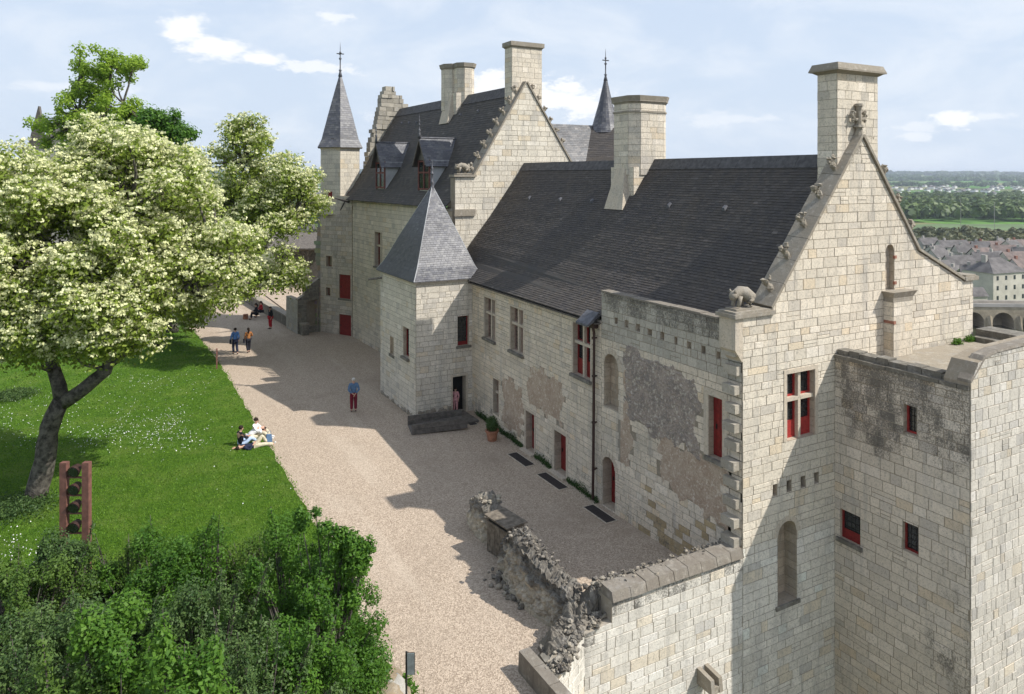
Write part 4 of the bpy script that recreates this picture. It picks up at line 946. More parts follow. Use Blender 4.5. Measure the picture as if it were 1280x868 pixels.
# dormers
def dormer(uc, zb=11.15, s=1.0):
    w = .85*s; vf = .42; zs = zb+1.75; zr = zs+1.30; vb = 3.1
    r = wing; g = MB()
    g.hull([wp(uc-w, vf, zb-.3), wp(uc+w, vf, zb-.3), wp(uc+w, vb, zb-.3), wp(uc-w, vb, zb-.3)], [wp(uc-w, vf, zs), wp(uc+w, vf, zs), wp(uc+w, vb, zs), wp(uc-w, vb, zs)])
    c = g.build('dormer', M['slate_blue'], r)
    g = MB(); g.hull([wp(uc-w+.02, vf-.1, zs), wp(uc+w-.02, vf-.1, zs), wp(uc, vf-.1, zr-.05)], [wp(uc-w+.02, vf+.0, zs), wp(uc+w-.02, vf+.0, zs), wp(uc, vf+.0, zr-.05)]); g.build('dormer_gable', M['darkwood'], c)
    g = MB()
    for a in (-1, 1):
        g.hull([wp(uc+a*(w+.16), vf-.42, zs-.32), wp(uc+a*(w+.04), vf-.42, zs-.32), wp(uc, vf-.42, zr-.14), wp(uc, vf-.42, zr+.02)], [wp(uc+a*(w+.16), vf-.34, zs-.32), wp(uc+a*(w+.04), vf-.34, zs-.32), wp(uc, vf-.34, zr-.14), wp(uc, vf-.34, zr+.02)])
    g.build('barge_board', M['darkwood'], c)
    g = MB(); 
    for a in (-w, w-.12): g.hull([wp(uc+a, vf-.09, zb-.1), wp(uc+a+.12, vf-.09, zb-.1), wp(uc+a+.12, vf-.002, zb-.1), wp(uc+a, vf-.002, zb-.1)], [wp(uc+a, vf-.09, zs), wp(uc+a+.12, vf-.09, zs), wp(uc+a+.12, vf-.002, zs), wp(uc+a, vf-.002, zs)])
    for zz in (zb-.05, zb+.95, zs-.12): g.hull([wp(uc-w+.13, vf-.08, zz), wp(uc+w-.13, vf-.08, zz), wp(uc+w-.13, vf-.003, zz), wp(uc-w+.13, vf-.003, zz)], [wp(uc-w+.13, vf-.08, zz+.1), wp(uc+w-.13, vf-.08, zz+.1), wp(uc+w-.13, vf-.003, zz+.1), wp(uc-w+.13, vf-.003, zz+.1)])
    g.hull([wp(uc-.06, vf-.085, zb), wp(uc+.06, vf-.085, zb), wp(uc+.06, vf-.004, zb), wp(uc-.06, vf-.004, zb)], [wp(uc-.06, vf-.085, zs), wp(uc+.06, vf-.085, zs), wp(uc+.06, vf-.004, zs), wp(uc-.06, vf-.004, zs)])
    g.build('window_frame', M['dormer_red'], c)
    g = MB(); g.hull([wp(uc-w+.1, vf-.04, zb), wp(uc+w-.1, vf-.04, zb), wp(uc+w-.1, vf-.003, zb), wp(uc-w+.1, vf-.003, zb)], [wp(uc-w+.1, vf-.04, zs), wp(uc+w-.1, vf-.04, zs), wp(uc+w-.1, vf-.003, zs), wp(uc-w+.1, vf-.003, zs)]); g.build('window_pane', M['glass'], c)
    for a in (-1, 1):
        L1 = [wp(uc+a*(w+.2), vf-.4, zs-.38), wp(uc, vf-.4, zr+.03)]; R1 = [wp(uc+a*(w+.2), vb-1.2, zs-.38), wp(uc, vb+.1, zr+.03)]
        Lf, T = curve(L1); Rf, _ = curve(R1); mb = MB(); sheet_between(mb, Lf, Rf); nn = Vector(WU[:]+(0,))*a+Vector((0, 0, 1)); slates(mb, Lf, Rf, T, w=.2, ex=.13, seed=9, nrm=nn, cols=bl); mb.build('dormer_slates', M['slate_blue'], c, kind='stuff')
    g = MB(); g.tube([wp(uc, vf-.42, zr+.05), wp(uc, vb+.15, zr+.05)], .06, 6); g.build('ridge_roll', M['lead'], c)
    x, y, z = wp(uc, vf-.36, zr+.3); finial(c, x, y, z, 1.15, .7)
dormer(12.2); dormer(4.9)
# chimneys
gx = 20.45; chimney(wing, [(20.45, 36.9), (22.45, 36.9), (22.45, 37.75), (20.45, 37.75)], 15.6, 19.35, seed=41, cap=.12, course=.3)
ux = Vector((20.85, 46.0))
def flue(x, y, r=.55): return [(x+r*math.cos(math.pi/4*i+.39), y+r*math.sin(math.pi/4*i+.39)) for i in range(8)]
chimney(wing, flue(20.5, 45.3, .72), 16.3, 19.05, seed=42, cap=.08, course=.3, name='chimney_flue'); chimney(wing, flue(20.95, 44.35, .66), 16.3, 19.05, seed=43, cap=.08, course=.3, name='chimney_flue')
chimney(wing, [(20.15, 43.9), (21.4, 43.9), (21.4, 45.8), (20.15, 45.8)], 15.6, 17.4, seed=44, cap=0, name='chimney_base')
g = MB(); g.hull([(19.65, 44.2, 15.4), (20.15, 44.2, 15.4), (20.15, 45.6, 15.4), (19.65, 45.6, 15.4)], [(20.08, 44.4, 17.3), (20.16, 44.4, 17.3), (20.16, 45.4, 17.3), (20.08, 45.4, 17.3)]); g.build('chimney_buttress', M['trim'], wing)
# broken end gable
rg = MB(); R = random.Random(14); z = 10.3
while z < 18.7:
    h = R.uniform(.28, .4)
    v0 = 1.2+(z-10.3)*.22+R.uniform(-.12, .12); v1 = 4.6-max(0, z-17.4)*.9+R.uniform(-.15, .15)+.5
    if z > 17.3: v0 = 2.9+max(0, z-18.0)*.6
    v = v0
    while v < v1:
        w_ = R.uniform(.35, .7); k_ = R.uniform(.6, 1.05); d = R.uniform(-.05, .05)
        rg.hull([wp(WL+.05+d, v, z), wp(WL+.05+d, min(v+w_-.02, v1), z), wp(WL+.9, min(v+w_-.02, v1), z), wp(WL+.9, v, z)], [wp(WL+.05+d, v, z+h-.02), wp(WL+.05+d, min(v+w_-.02, v1), z+h-.02), wp(WL+.9, min(v+w_-.02, v1), z+h-.02), wp(WL+.9, v, z+h-.02)], (.42*k_, .38*k_, .31*k_, .35)); v += w_
    z += h
rg.build('ruined_end_gable', M['rubblestone'], wing, kind='stuff')
# polygonal spire turret
spt = thing('spire_turret', (16.0, 56.3, 0), 'slim hexagonal turret with a tall pointed slate spire, far left end of the buildings', 'tower')
hx, hy, hr = 16.0, 56.3, 1.66; th0 = math.atan2(-hy, -hx)
hexp = [(hx+hr*math.cos(th0+math.pi/3*i), hy+hr*math.sin(th0+math.pi/3*i)) for i in range(6)]
chimney(spt, hexp, 9.0, 14.05, name='turret_shaft', cap=0, course=.33, seed=51, pal=PAL((.66, .60, .49), .06, .06, .06), st=.02)
g = MB(); sc_ = lambda q: [(hx+(x-hx)*q, hy+(y-hy)*q) for x, y in hexp]
g.hull([(x, y, 13.95) for x, y in sc_(1.02)], [(x, y, 14.15) for x, y in sc_(1.1)]); g.build('eaves_cornice', M['trim'], spt)
apx = Vector((hx, hy, 20.0)); R = random.Random(2)
for i in range(6):
    a, b_ = sc_(1.16)[i], sc_(1.16)[(i+1) % 6]
    mk = lambda c: [(c[0], c[1], 14.1), tuple(Vector((c[0], c[1], 14.1)).lerp(apx, .10)-Vector(((c[0]-hx)*.07, (c[1]-hy)*.07, 0))), tuple(Vector((c[0], c[1], 14.1)).lerp(apx, .45)-Vector(((c[0]-hx)*.03, (c[1]-hy)*.03, 0))), tuple(apx)]
    nn = Vector(((a[0]+b_[0])/2-hx, (a[1]+b_[1])/2-hy, .5))
    roof_face(spt, mk(a), mk(b_), m='slate_blue', nrm=nn, seed=60+i, w=.25, ex=.17, cols=bl)
finial(spt, hx, hy, 19.9, 2.4, 1.0)
g = MB(); g.box((hx-.28, hy-.03, 21.35), (hx+.28, hy+.03, 21.42)); g.box((hx-.03, hy-.28, 21.351), (hx+.03, hy+.28, 21.419)); g.build('weather_cross', M['iron'], spt)
g = MB(); q = Vector(hexp[0]).lerp(Vector(hexp[5]), .5); nn = Vector((q.x-hx, q.y-hy)).normalized()
q2 = Vector(hexp[0]).lerp(Vector(hexp[1]), .5); 
for qq in (q, q2):
    n3 = Vector((qq.x-hx, qq.y-hy)).normalized(); e = Vector((-n3.y, n3.x))
    g = MB(); g.hull([(qq.x+e.x*t+n3.x*o, qq.y+e.y*t+n3.y*o, 10.15) for t, o in ((-.16, -.05), (.16, -.05), (.16, .03), (-.16, .03))], [(qq.x+e.x*t+n3.x*o, qq.y+e.y*t+n3.y*o, 10.75) for t, o in ((-.16, -.05), (.16, -.05), (.16, .03), (-.16, .03))]); g.build('small_window', M['red'], spt)
g = MB(); g.tube([(15.9, 53.6, 10.0), (15.3, 53.3, 10.15), (14.7, 53.0, 10.3)], [.09, .08, .04], 6); g.tube([(15.5, 53.4, 10.0), (15.25, 53.6, 9.4)], [.07, .04], 6); g.build('gargoyle_spout', M['iron'], wing)
flush_blocks(wing, 160)

# ================================================================== rear court range with round turret (behind main ridge)
rear = thing('rear_range', (32, 50, 0), 'slate roofed rear range showing above the long roof between the far gable and the chimney', 'building')
g = MB(); g.box((25.1, 44, -.3), (37, 51.9, 10.97)); g.build('wall', M['mortar'], rear)
roof_face(rear, [(25, 43.7, 11), (25, 47.5, 15.9)], [(29.9, 43.7, 11), (33.5, 47.5, 15.9)], m='slate_blue', nrm=Vector((0, -1, 1)), seed=70, w=.3, ex=.2, cols=((.16, .155, .15), (.13, .13, .13), (.19, .18, .17)))  # pale slates here, dark on the next slope: light and shade in the colour
roof_face(rear, [(29.91, 43.7, 11), (33.5, 47.5, 15.9)], [(33, 41, 11), (36.5, 44.5, 16.1)], nrm=NX, seed=71, w=.3, ex=.2)
mb = MB(); mb.add([(36.5, 44.5, 16.1), (33.5, 47.5, 15.9), (38, 52, 11), (40.5, 48.5, 11)], [(0, 1, 2, 3)], (.08, .07, .06, 0)); mb.add([(36.5, 44.5, 16.1), (33, 41, 11), (40.5, 48.5, 11)], [(0, 1, 2)], (.08, .07, .06, 0)); mb.add([(25, 47.5, 15.9), (33.5, 47.5, 15.9), (38, 52, 11), (25, 52, 11)], [(0, 1, 2, 3)], (.08, .07, .06, 0)); mb.build('rear_slopes', M['slate'], rear)
g = MB(); g.prism([(30, 43.8), (33, 41.1), (40.4, 48.5), (38, 51.9)], -7, 10.99); g.build('wall', M['mortar'], rear)
rt = thing('round_turret', (0, 0, 0), 'pointed conical slate turret roof with an iron finial, right of the far gable', 'tower')
x, y = fs(58, (757-640)/920*58); rt.location = (x, y, 0); WORLD[rt.name] = Vector((x, y, 0))
g = MB(); g.lathe(x, y, [(1.05, 0), (1.05, 15.6)], 20); g.build('shaft', M['mortar'], rt, smooth=False)
mb = MB(); nseg = 20
for i in range(nseg):
    a0, a1 = 2*math.pi*i/nseg, 2*math.pi*(i+1)/nseg
    pf = [(1.3, 15.3), (1.02, 15.95), (.5, 17.8), (.05, 19.8)]
    Lf, T = curve([(x+r*math.cos(a0), y+r*math.sin(a0), z) for r, z in pf]); Rf, _ = curve([(x+r*math.cos(a1), y+r*math.sin(a1), z) for r, z in pf])
    slates(mb, Lf, Rf, T, w=.22, ex=.17, seed=i, cols=bl, nrm=Vector((math.cos(a0), math.sin(a0), .3)))
mb.lathe(x, y, [(1.28, 15.3), (1.0, 15.95), (.48, 17.8), (.03, 19.8)], 20, (.1, .1, .11, 0)); mb.build('slate_roof', M['slate_blue'], rt, kind='stuff')
finial(rt, x, y, 19.7, 2.3, 1.0); g = MB(); g.box((x-.3, y-.03, 21.0), (x+.3, y+.03, 21.07)); g.build('weather_cross', M['iron'], rt)

# ================================================================== NEAR TOWER (right edge)
TXX = 19.79; TYY = 11.01
tower = thing('near_tower', (23, 13, -7), 'tall flat-topped limestone tower at the right edge, its left side blackened with lichen', 'tower')
def sm(x, a, b_): t = max(0, min(1, (x-a)/(b_-a))); return t*t*(3-2*t)
def st_t(R, u, z):      # u from the gable (0) outwards to 4.1
    s = .14+R.uniform(0, .12)+.35*max(0, mnoise.noise(Vector((u*.9, z*.6, 7))))
    s += (.55-.2*sm(.5-u, 0, .4))*sm(z, 3.3, 5.0)+.12*R.random()*sm(z, 3, 4)
    s += .26*sm(u, 2.4, 3.8)*sm(z, -2.5, -1)*(1-sm(z, 1.6, 3.0))
    s += .22*sm(u, .9, 1.8)*(1-sm(z, -1.5, .5))*sm(z, -6, -4)+.06*sm(u, 3.0, 3.8)
    return s
t_ops = [Op(15.1-12.85, 15.1-12.47, 4.72, 5.52, fill='glass', depth=.2, frame='redlight'), Op(.2, .88, .88, 1.76, fill='glass', depth=.14, panel=.32, sill=.1), Op(15.1-12.88, 15.1-12.42, 1.4, 2.2, fill='glass', depth=.16, frame='red')]
TW1 = Wall(tower, (TXX, 15.09), (0, -1), (-1, 0), 4.07, -7.2, [(0, 6.35), (4.07, 6.35)], t_ops, pal=PAL((0.665, .585, .48), .06, .12, .09), name='left_wall', stain=st_t, seed=81, course=.265, bw=(.3, .58))
TW2 = Wall(tower, (TXX+.01, TYY), (1, 0), (0, -1), 8.5, -7.2, [(0, 6.55), (.35, 7.05), (1.1, 7.2), (8.5, 7.4)], [], pal=PAL((0.62, .575, .50), .05, .10, .08), name='front_wall', stain=lambda R, u, z: .14+R.uniform(0, .22)+(.2 if z > 5.8 else 0)+(.1 if -2 < z < 2 else 0), seed=82, course=.26, bw=(.26, .42), thick=.7)
g = MB(); g.box((TXX+.5, TYY+.7, 5.6), (28.2, 15.05, 6.12)); g.build('terrace', M['roofdirt'], tower)
g = MB(); R = random.Random(4); u = 0
while u < 4.0:        # stepped dark coping of the left side
    w_ = R.uniform(.35, .6); u2 = min(4.05, u+w_)
    g.box((TXX-.05+R.uniform(-.01, .01), 15.08-u2+.006, 6.352), (TXX+.34, 15.08-u-.006, 6.46+R.uniform(-.01, .01))); g.box((TXX+.10, 15.08-u2+.01, 6.462), (TXX+.5, 15.08-u-.01, 6.62+R.uniform(-.03, .03))); u = u2
g.build('left_coping', M['darkstone'], tower)
g = MB(); u = .0
while u < 8.4:
    u2 = u+R.uniform(.4, .7); zt = interp([(0, 6.57), (.35, 7.07), (1.1, 7.22), (8.5, 7.42)], u); zt2 = interp([(0, 6.57), (.35, 7.07), (1.1, 7.22), (8.5, 7.42)], u2)
    g.hull([(TXX+u+.006, TYY-.03, zt), (TXX+u2-.006, TYY-.03, zt2), (TXX+u2-.006, TYY+.34, zt2-.02), (TXX+u+.006, TYY+.34, zt-.02)], [(TXX+u+.006, TYY-.0, zt+.07), (TXX+u2-.006, TYY-.0, zt2+.07), (TXX+u2-.006, TYY+.34, zt2+.06), (TXX+u+.006, TYY+.34, zt+.06)]); u = u2
g.build('front_coping', M['darkcoping'], tower)
g = MB(); g.box((27.3, TYY+.76, 6.125), (28.2, 15.0, 6.5)); g.box((26.9, 12.4, 6.124), (27.29, 14.9, 6.28)); g.build('right_coping', M['darkstone'], tower)
g = MB(); g.box((27.6, TYY+.01, -7), (28.2, 15.05, 5.59)); g.build('right_wall', M['mortar'], tower)
flush_blocks(tower, 296)
for i, (x, y) in enumerate(((25.9, 14.85), (26.75, 14.9))):
    n = 500; c = np.array([x, y, 6.14]); d = unit(n); d[:, 2] = np.abs(d[:, 2]); C = c+d*rng.uniform(.02, .20, (n, 1))*np.array([1.3, .8, 1.1]); A = unit(n)*.022; B = unit(n)*.03
    tag(quads('weed_tuft', C, A, B, M['leaf_green'], rng.random(n)), ('green weed tuft growing at the foot of the gable on the tower terrace, left one', 'green weed tuft on the tower terrace below the end of the gable coping, right one')[i], 'plant', 'weeds on the terrace')

# ================================================================== RAMPART: low wall under the courtyard, and ruin
ram = thing('rampart_wall', (13, 15, -7), 'bright washed limestone retaining wall dropping from the courtyard, with a dark stone coping', 'wall')
def st_r(R, u, z): return .02+R.uniform(0, .06)+.75*sm(z, -1.3, 1.1)*max(0, mnoise.noise(Vector((u*2.3, z*.35, 3)))+.25)+(.25 if u < .6 else 0)+.5*sm(z, .55, 1.0)+.3*sm(u, 4.3, 5.2)*sm(-z, 2.2, 3.5)
def pal_r(R, u, z): return PAL((0.72, 0.68, 0.60), .08, .04, .05)(R, u, z)
RW = Wall(ram, (10.4, YG-.02), (1, 0), (0, -1), 5.43, -7.2, [(0, .62), (.85, .66), (.851, 1.2), (5.43, 1.12)], [], pal=pal_r, name='washed_wall', stain=st_r, seed=91, course=.235, bw=(.3, .58), thick=.8, z_start=-7.2, coremat='mortar_light')
RW2 = Wall(ram, (9.05, 14.25), (10.4-9.05, YG-.02-14.25), (.53, -.85), 1.6, -7.2, [(0, .35), (1.6, .62)], [], pal=pal_r, name='corner_wall', stain=lambda R, u, z: .1+R.uniform(0, .2), seed=92, course=.26, bw=(.3, .6), thick=.45)
x = 11.22; R = random.Random(6); 
while x < 15.8:
    w_ = R.uniform(.42, .62); x2 = min(15.8, x+w_); q = R.uniform(-.015, .015); g = MB(); a = .03
    g.hull([(x+.008, YG-.12, 1.2+q), (x2-.008, YG-.12, 1.2+q), (x2-.008, YG+.45, 1.2+q), (x+.008, YG+.45, 1.2+q)], [(x+.01, YG-.05, 1.44+q), (x2-.01, YG-.05, 1.44+q), (x2-.01, YG+.42, 1.46+q), (x+.01, YG+.42, 1.46+q)])
    g.build('coping_stone', M['darkcoping'], ram); x = x2
def rubble(root, name, pts, n, rad, m='rubblestone', cols=((.20, .175, .14), (.08, .07, .062), (.32, .28, .22), (.13, .115, .095)), seed=0, sp=(.15, .15, .1), stn=(.2, .8)):
    R = random.Random(seed); g = MB()
    c_, T = curve(pts)
    for i in range(n):
        p = c_(R.random()); r = R.uniform(*rad); c = R.choice(cols); k_ = R.uniform(.7, 1.2)
        g.blob((p.x+R.gauss(0, sp[0]), p.y+R.gauss(0, sp[1]), p.z+R.gauss(0, sp[2])), r*.72, seed*99+i, .34, (7, 5), (R.uniform(.8, 1.3), R.uniform(.8, 1.3), R.uniform(.6, 1)), tuple(x*k_ for x in c)+(R.uniform(*stn),))
    return g.build(name, M[m], root, kind='stuff')
rubble(ram, 'loose_rubble', [(11.3, 15.75, 1.25), (15.6, 15.75, 1.12)], 480, (.04, .12), seed=1, sp=(.1, .10, .06))
g = MB(); g.box((11.2, YG+.451, .0), (15.8, YG+1.0, 1.1)); g.build('wall_core', M['darkstone'], ram)
g = MB(); g.prism([(9.1, 14.3), (10.4, 15.1), (11.3, 15.1), (11.3, 16.0), (10.3, 15.9), (9.2, 15.2)], -.02, .42); g.build('rubble_core', M['darkstone'], ram)
g = MB()
for i in range(5):
    y0, y1 = 12.0+i*.7, 12.0+(i+1)*.7-.02; g.hull([(8.75, y0, -.03), (9.1, y0, -.03), (9.1+.0, y1, -.03), (8.75, y1, -.03)], [(8.77, y0, .5), (9.07, y0, .5), (9.07, y1, .5), (8.77, y1, .5)])
g.build('kerb_parapet', M['darkcoping'], ram)
g = MB(); g.prism([(8.78, 12.2), (9.08, 12.2), (9.08, 14.3), (8.78, 14.3)], -7.2, -.04); g.build('lower_kerb_wall', M['mortar'], ram)
rubble(ram, 'cap_rubble', [(9.25, 14.5, .44), (9.8, 14.85, .56), (10.35, 15.3, .68), (11.1, 15.45, .72)], 330, (.035, .10), seed=12, sp=(.12, .12, .03))
rubble(ram, 'loose_rubble', [(11.3, 15.5, 1.42), (15.7, 15.5, 1.40)], 260, (.03, .075), seed=14, sp=(.1, .12, .02))
# projecting stone drain
sp = thing('stone_spout', (14.45, 15, -1.7), 'short square stone drain spout sticking out of the washed rampart wall', 'drain spout')
g = MB()
for dx in (-.20, .08): g.hull([(14.30+dx, 14.5, -1.83), (14.30+dx+.13, 14.5, -1.83), (14.30+dx+.13, 15.08, -1.83), (14.30+dx, 15.08, -1.83)], [(14.30+dx, 14.54, -1.46), (14.30+dx+.12, 14.54, -1.46), (14.30+dx+.13, 15.08, -1.40), (14.30+dx, 15.08, -1.40)])
g.box((14.231, 14.52, -1.83), (14.379, 15.08, -1.66)); g.build('spout_block', M['coping'], sp)
flush_blocks(ram, 296)
# ruined wall: solid eroded masonry with a ragged dark top
def crag(p, f): return mnoise.turbulence(p*f, 5, True)
def eroded_wall(root, name, base, hts, half, nu=200, nz=40, seed=0, face=(.46, .40, .31), dark=(.10, .09, .078), m='rubblestone'):
    cb, T = curve([(x, y, 0) for x, y in base]); V = []; nt = 10
    def col(q, h): 
        n_ = mnoise.noise(q*2.5); up = q.z/max(.3, h); k_ = 1+.35*mnoise.noise(q*7)
        w = sm(up+.55*n_, .30, .85); return tuple((a*(1-w)+b_*w)*k_ for a, b_ in zip(face, dark))+(min(.95, .18+.5*w),)
    cols = []; hs = []
    for i in range(nu+1):
        t = i/nu; p = cb(t); d = (cb(min(1, t+.02))-cb(max(0, t-.02))).normalized(); nn = Vector((d.y, -d.x, 0))
        k_ = t*(len(hts)-1); j0 = min(int(k_), len(hts)-2); h = hts[j0]+(hts[j0+1]-hts[j0])*(k_-j0)+.20*(crag(Vector((t*T*1.5, seed, 1)), 1)-.6)+.10*(crag(Vector((t*T*5, seed, 4)), 1)-.6)
        endf = min(1, 8*t, 8*(1-t))**.5; hs.append(h)
        for j in range(2*nz+nt+1):
            if j <= nz: s_ = j/nz; o = -half*(1-.28*s_**3)*endf; z = s_*h
            elif j < nz+nt: s_ = (j-nz)/nt; o = (-half+2*half*s_)*.72*endf; z = h+.08*math.sin(math.pi*s_)
            else: s_ = (2*nz+nt-j)/nz; o = half*(1-.28*s_**3)*endf; z = s_*h
            q = p+nn*o+Vector((0, 0, z)); a = .24*(crag(q+Vector((seed, 0, 0)), 2.1)-.58)+.13*(crag(q, 5.5)-.55)+.06*(crag(q, 14)-.5)
            dirn = nn*(-1 if j < nz else 1 if j > nz+nt else 0)+Vector((0, 0, 1 if z > h*.8 else .15)); q = q+dirn.normalized()*a*(.35+.65*min(1, z/.25)); V.append(q)
    w_ = 2*nz+nt+1; g = MB(); g.v = [tuple(q) for q in V]
    for i in range(nu):
        for j in range(w_-1): a = i*w_+j; g.f.append((a, a+1, a+w_+1, a+w_)); g.c.append(col(V[a], hs[i]))
    for i in (0, nu): g.f.append(tuple(range(i*w_, (i+1)*w_))); g.c.append(dark+(.6,))
    return g.build(name, M[m], root)
ruin = thing('ruined_wall', (10.8, 18, 0), 'jagged black and cream remains of a rubble wall curving across the gravel to the rampart', 'ruin')
RB = [(10.95, 20.1), (10.80, 19.3), (10.62, 18.5), (10.62, 17.6), (10.75, 16.8), (10.95, 15.9)]
RT = [.5, 1.35, 1.65, 1.5, 1.25, 1.0]; cb, _ = curve([(x, y, 0) for x, y in RB])
eroded_wall(ruin, 'rubble_core', RB, RT, .42, seed=2)
rubble(ruin, 'crest_rubble', [(x+.05, y, t+.0) for (x, y), t in zip(RB, RT)], 150, (.03, .085), seed=3, sp=(.16, .05, .02), cols=((.10, .09, .08), (.25, .22, .18), (.07, .064, .057)), stn=(.4, .9))
rubble(ruin, 'foot_rubble', [(10.3, 19.7, .05), (10.15, 18.6, .05), (10.15, 17.6, .03)], 60, (.04, .13), seed=4, sp=(.12, .1, .03), stn=(.3, .8))
R = random.Random(31)
for i in range(44):
    t = R.uniform(.16, .9); z = R.choice((.16, .38, .60, .82)); p = cb(t); d = (cb(min(1, t+.02))-cb(max(0, t-.02))).normalized(); nn = Vector((-abs(d.y), d.x*(1 if d.y > 0 else -1), 0)); nn = nn if nn.x < 0 else -nn
    k_ = t*(len(RT)-1); j0 = min(int(k_), len(RT)-2); h = RT[j0]
    if z > h-.5: continue
    w_ = R.uniform(.13, .22); q = p+nn*(.42*(1-.28*(z/h)**3)-.09); g = MB(); kf = R.uniform(.8, 1.1); q0_, q1_ = q-d*w_, q+d*w_; up_v = Vector((0, 0, 1))
    g.hull([tuple(q0_-up_v*.09), tuple(q1_-up_v*.09), tuple(q1_+nn*.13-up_v*.09), tuple(q0_+nn*.13-up_v*.09)], [tuple(q0_+up_v*.10), tuple(q1_+up_v*.09), tuple(q1_+nn*.12+up_v*.09), tuple(q0_+nn*.125+up_v*.10)], (.50*kf, .43*kf, .32*kf, .2)); g.build('face_stone', M['rubblestone'], ruin)
eroded_wall(ram, 'corner_rubble', [(9.35, 15.1), (9.9, 15.5), (10.5, 15.72), (11.3, 15.8)], [.5, .72, .95, 1.25], .36, nu=110, nz=18, seed=9, face=(.30, .26, .20), dark=(.13, .115, .095))
rb = thing('ruin_stump', (11.3, 22.3, 0), 'knobbly stump of pale and black rubble masonry beside the wooden box', 'ruin')
eroded_wall(rb, 'rubble_core', [(11.45, 23.1), (11.3, 22.5), (11.22, 21.9), (11.2, 21.25)], [.5, 1.15, 1.3, 1.0], .46, nu=90, nz=34, seed=15, face=(.52, .45, .34), dark=(.20, .18, .15))
rubble(rb, 'rubble_stones', [(11.4, 22.8, .9), (11.2, 22.0, 1.2), (11.2, 21.5, 1.1)], 70, (.04, .12), seed=7, sp=(.16, .1, .05), cols=((.36, .31, .24), (.13, .12, .10), (.42, .37, .28)), stn=(.2, .7))
# wooden box
bx_ = thing('wooden_box', (11.25, 20.6, 0), 'upright weathered plank box with a flat lid, between the ruined wall pieces', 'box')
cx, cy, hw, hd, hh = 11.1, 20.45, .33, .55, 1.12; ang = math.radians(8)
def rp(x, y, z): return (cx+x*math.cos(ang)-y*math.sin(ang), cy+x*math.sin(ang)+y*math.cos(ang), z)
def rbox(g, x0, x1, y0, y1, z0, z1): g.hull([rp(x0, y0, z0), rp(x1, y0, z0), rp(x1, y1, z0), rp(x0, y1, z0)], [rp(x0, y0, z1), rp(x1, y0, z1), rp(x1, y1, z1), rp(x0, y1, z1)])
for i in range(5): g = MB(); w_ = 2*hw/5; rbox(g, -hw+i*w_+.006, -hw+(i+1)*w_-.006, -hd, -hd+.03, .05+R.uniform(-.03, .03), hh); g.build('plank', M['wood'], bx_)
for i in range(8):
    w_ = 2*hd/8
    for sx in (-1, 1): g = MB(); rbox(g, *((-hw, -hw+.03) if sx < 0 else (hw-.03, hw)), -hd+i*w_+.006, -hd+(i+1)*w_-.006, .03+R.uniform(-.03, .03), hh-(.14 if sx < 0 else 0)); g.build('plank', M['wood'], bx_)
g = MB(); rbox(g, -hw+.04, hw-.04, -hd+.04, hd-.04, .02, hh-.05); g.build('dark_inside', M['void'], bx_)
g = MB(); rbox(g, -hw-.07, hw+.07, -hd-.07, hd+.07, hh+.005, hh+.05); g.build('lid', M['wood'], bx_)
# ================================================================== VEGETATION
def clump_points(cs, rs, n, flat=1.0, shell=.55):
    idx = rng.integers(0, len(cs), n) if rs is None else rng.choice(len(cs), n, p=(rs**2)/np.sum(rs**2))
    d = unit(n); rad = (shell+(1-shell)*rng.random(n))**.7; rad = np.where(rng.random(n) < .25, rng.random(n)**.5*.8, rad)
    P_ = cs[idx]+d*(rs[idx]*rad)[:, None]*np.array([1, 1, flat]); return P_, d, idx
def leaves(name, P_, d, m, size, parent=None, origin=(0, 0, 0), up=.5, kind=None, tint=None, asp=.55):
    n = len(P_); nn = d*0.7+unit(n)*0.7+np.array([0, 0, up]); nn /= np.linalg.norm(nn, axis=1, keepdims=True)
    t = np.cross(nn, unit(n)); t /= np.linalg.norm(t, axis=1, keepdims=True); b_ = np.cross(nn, t)
    s = size*rng.uniform(.6, 1.3, n)[:, None]
    return quads(name, P_, t*s, b_*s*asp, m, rng.random(n) if tint is None else tint, parent=parent, origin=origin, kind=kind)
def branch_tree(root, base, forks, r0, seg=8):
    """trunk + limbs as one mesh; forks = list of point lists"""
    g = MB()
    for pts, r_a, r_b in forks:
        c_, T = curve(pts); n = max(4, int(T/.5)); P_ = []
        for i in range(n+1): p = c_(i/n); P_.append(p+Vector((math.sin(i*1.3+T), math.cos(i*1.7+T), 0))*min(.05, r_a*.3))
        g.tube(P_, [r_a+(r_b-r_a)*i/n for i in range(n+1)], seg)
    return g.build('trunk', M['bark'], root, smooth=True)
def cpx(px, py, D): s = (px-640)/FPX*D; x, y = fs(D, s); return np.array([x, y, CH-(py-219)*D/FPX])
def blossoms(P_, d, per, name, root, origin, size=.05, spread=.15):
    n = len(P_); C = np.repeat(P_, per, 0); v = unit(n*per); v[:, 2] = np.abs(v[:, 2])*.7
    C = C+v*(spread*rng.uniform(.25, 1, (n*per, 1))); nn = v+unit(n*per)*.6; nn /= np.linalg.norm(nn, axis=1, keepdims=True)
    t = np.cross(nn, unit(n*per)); t /= np.linalg.norm(t, axis=1, keepdims=True); b_ = np.cross(nn, t)
    s = size*rng.uniform(.5, 1.2, (n*per, 1)); ti = np.repeat(rng.random(n)*.5, per)+rng.random(n*per)*.5
    return quads(name, C, t*s, b_*s*.8, M['blossom'], ti, parent=root, origin=origin)
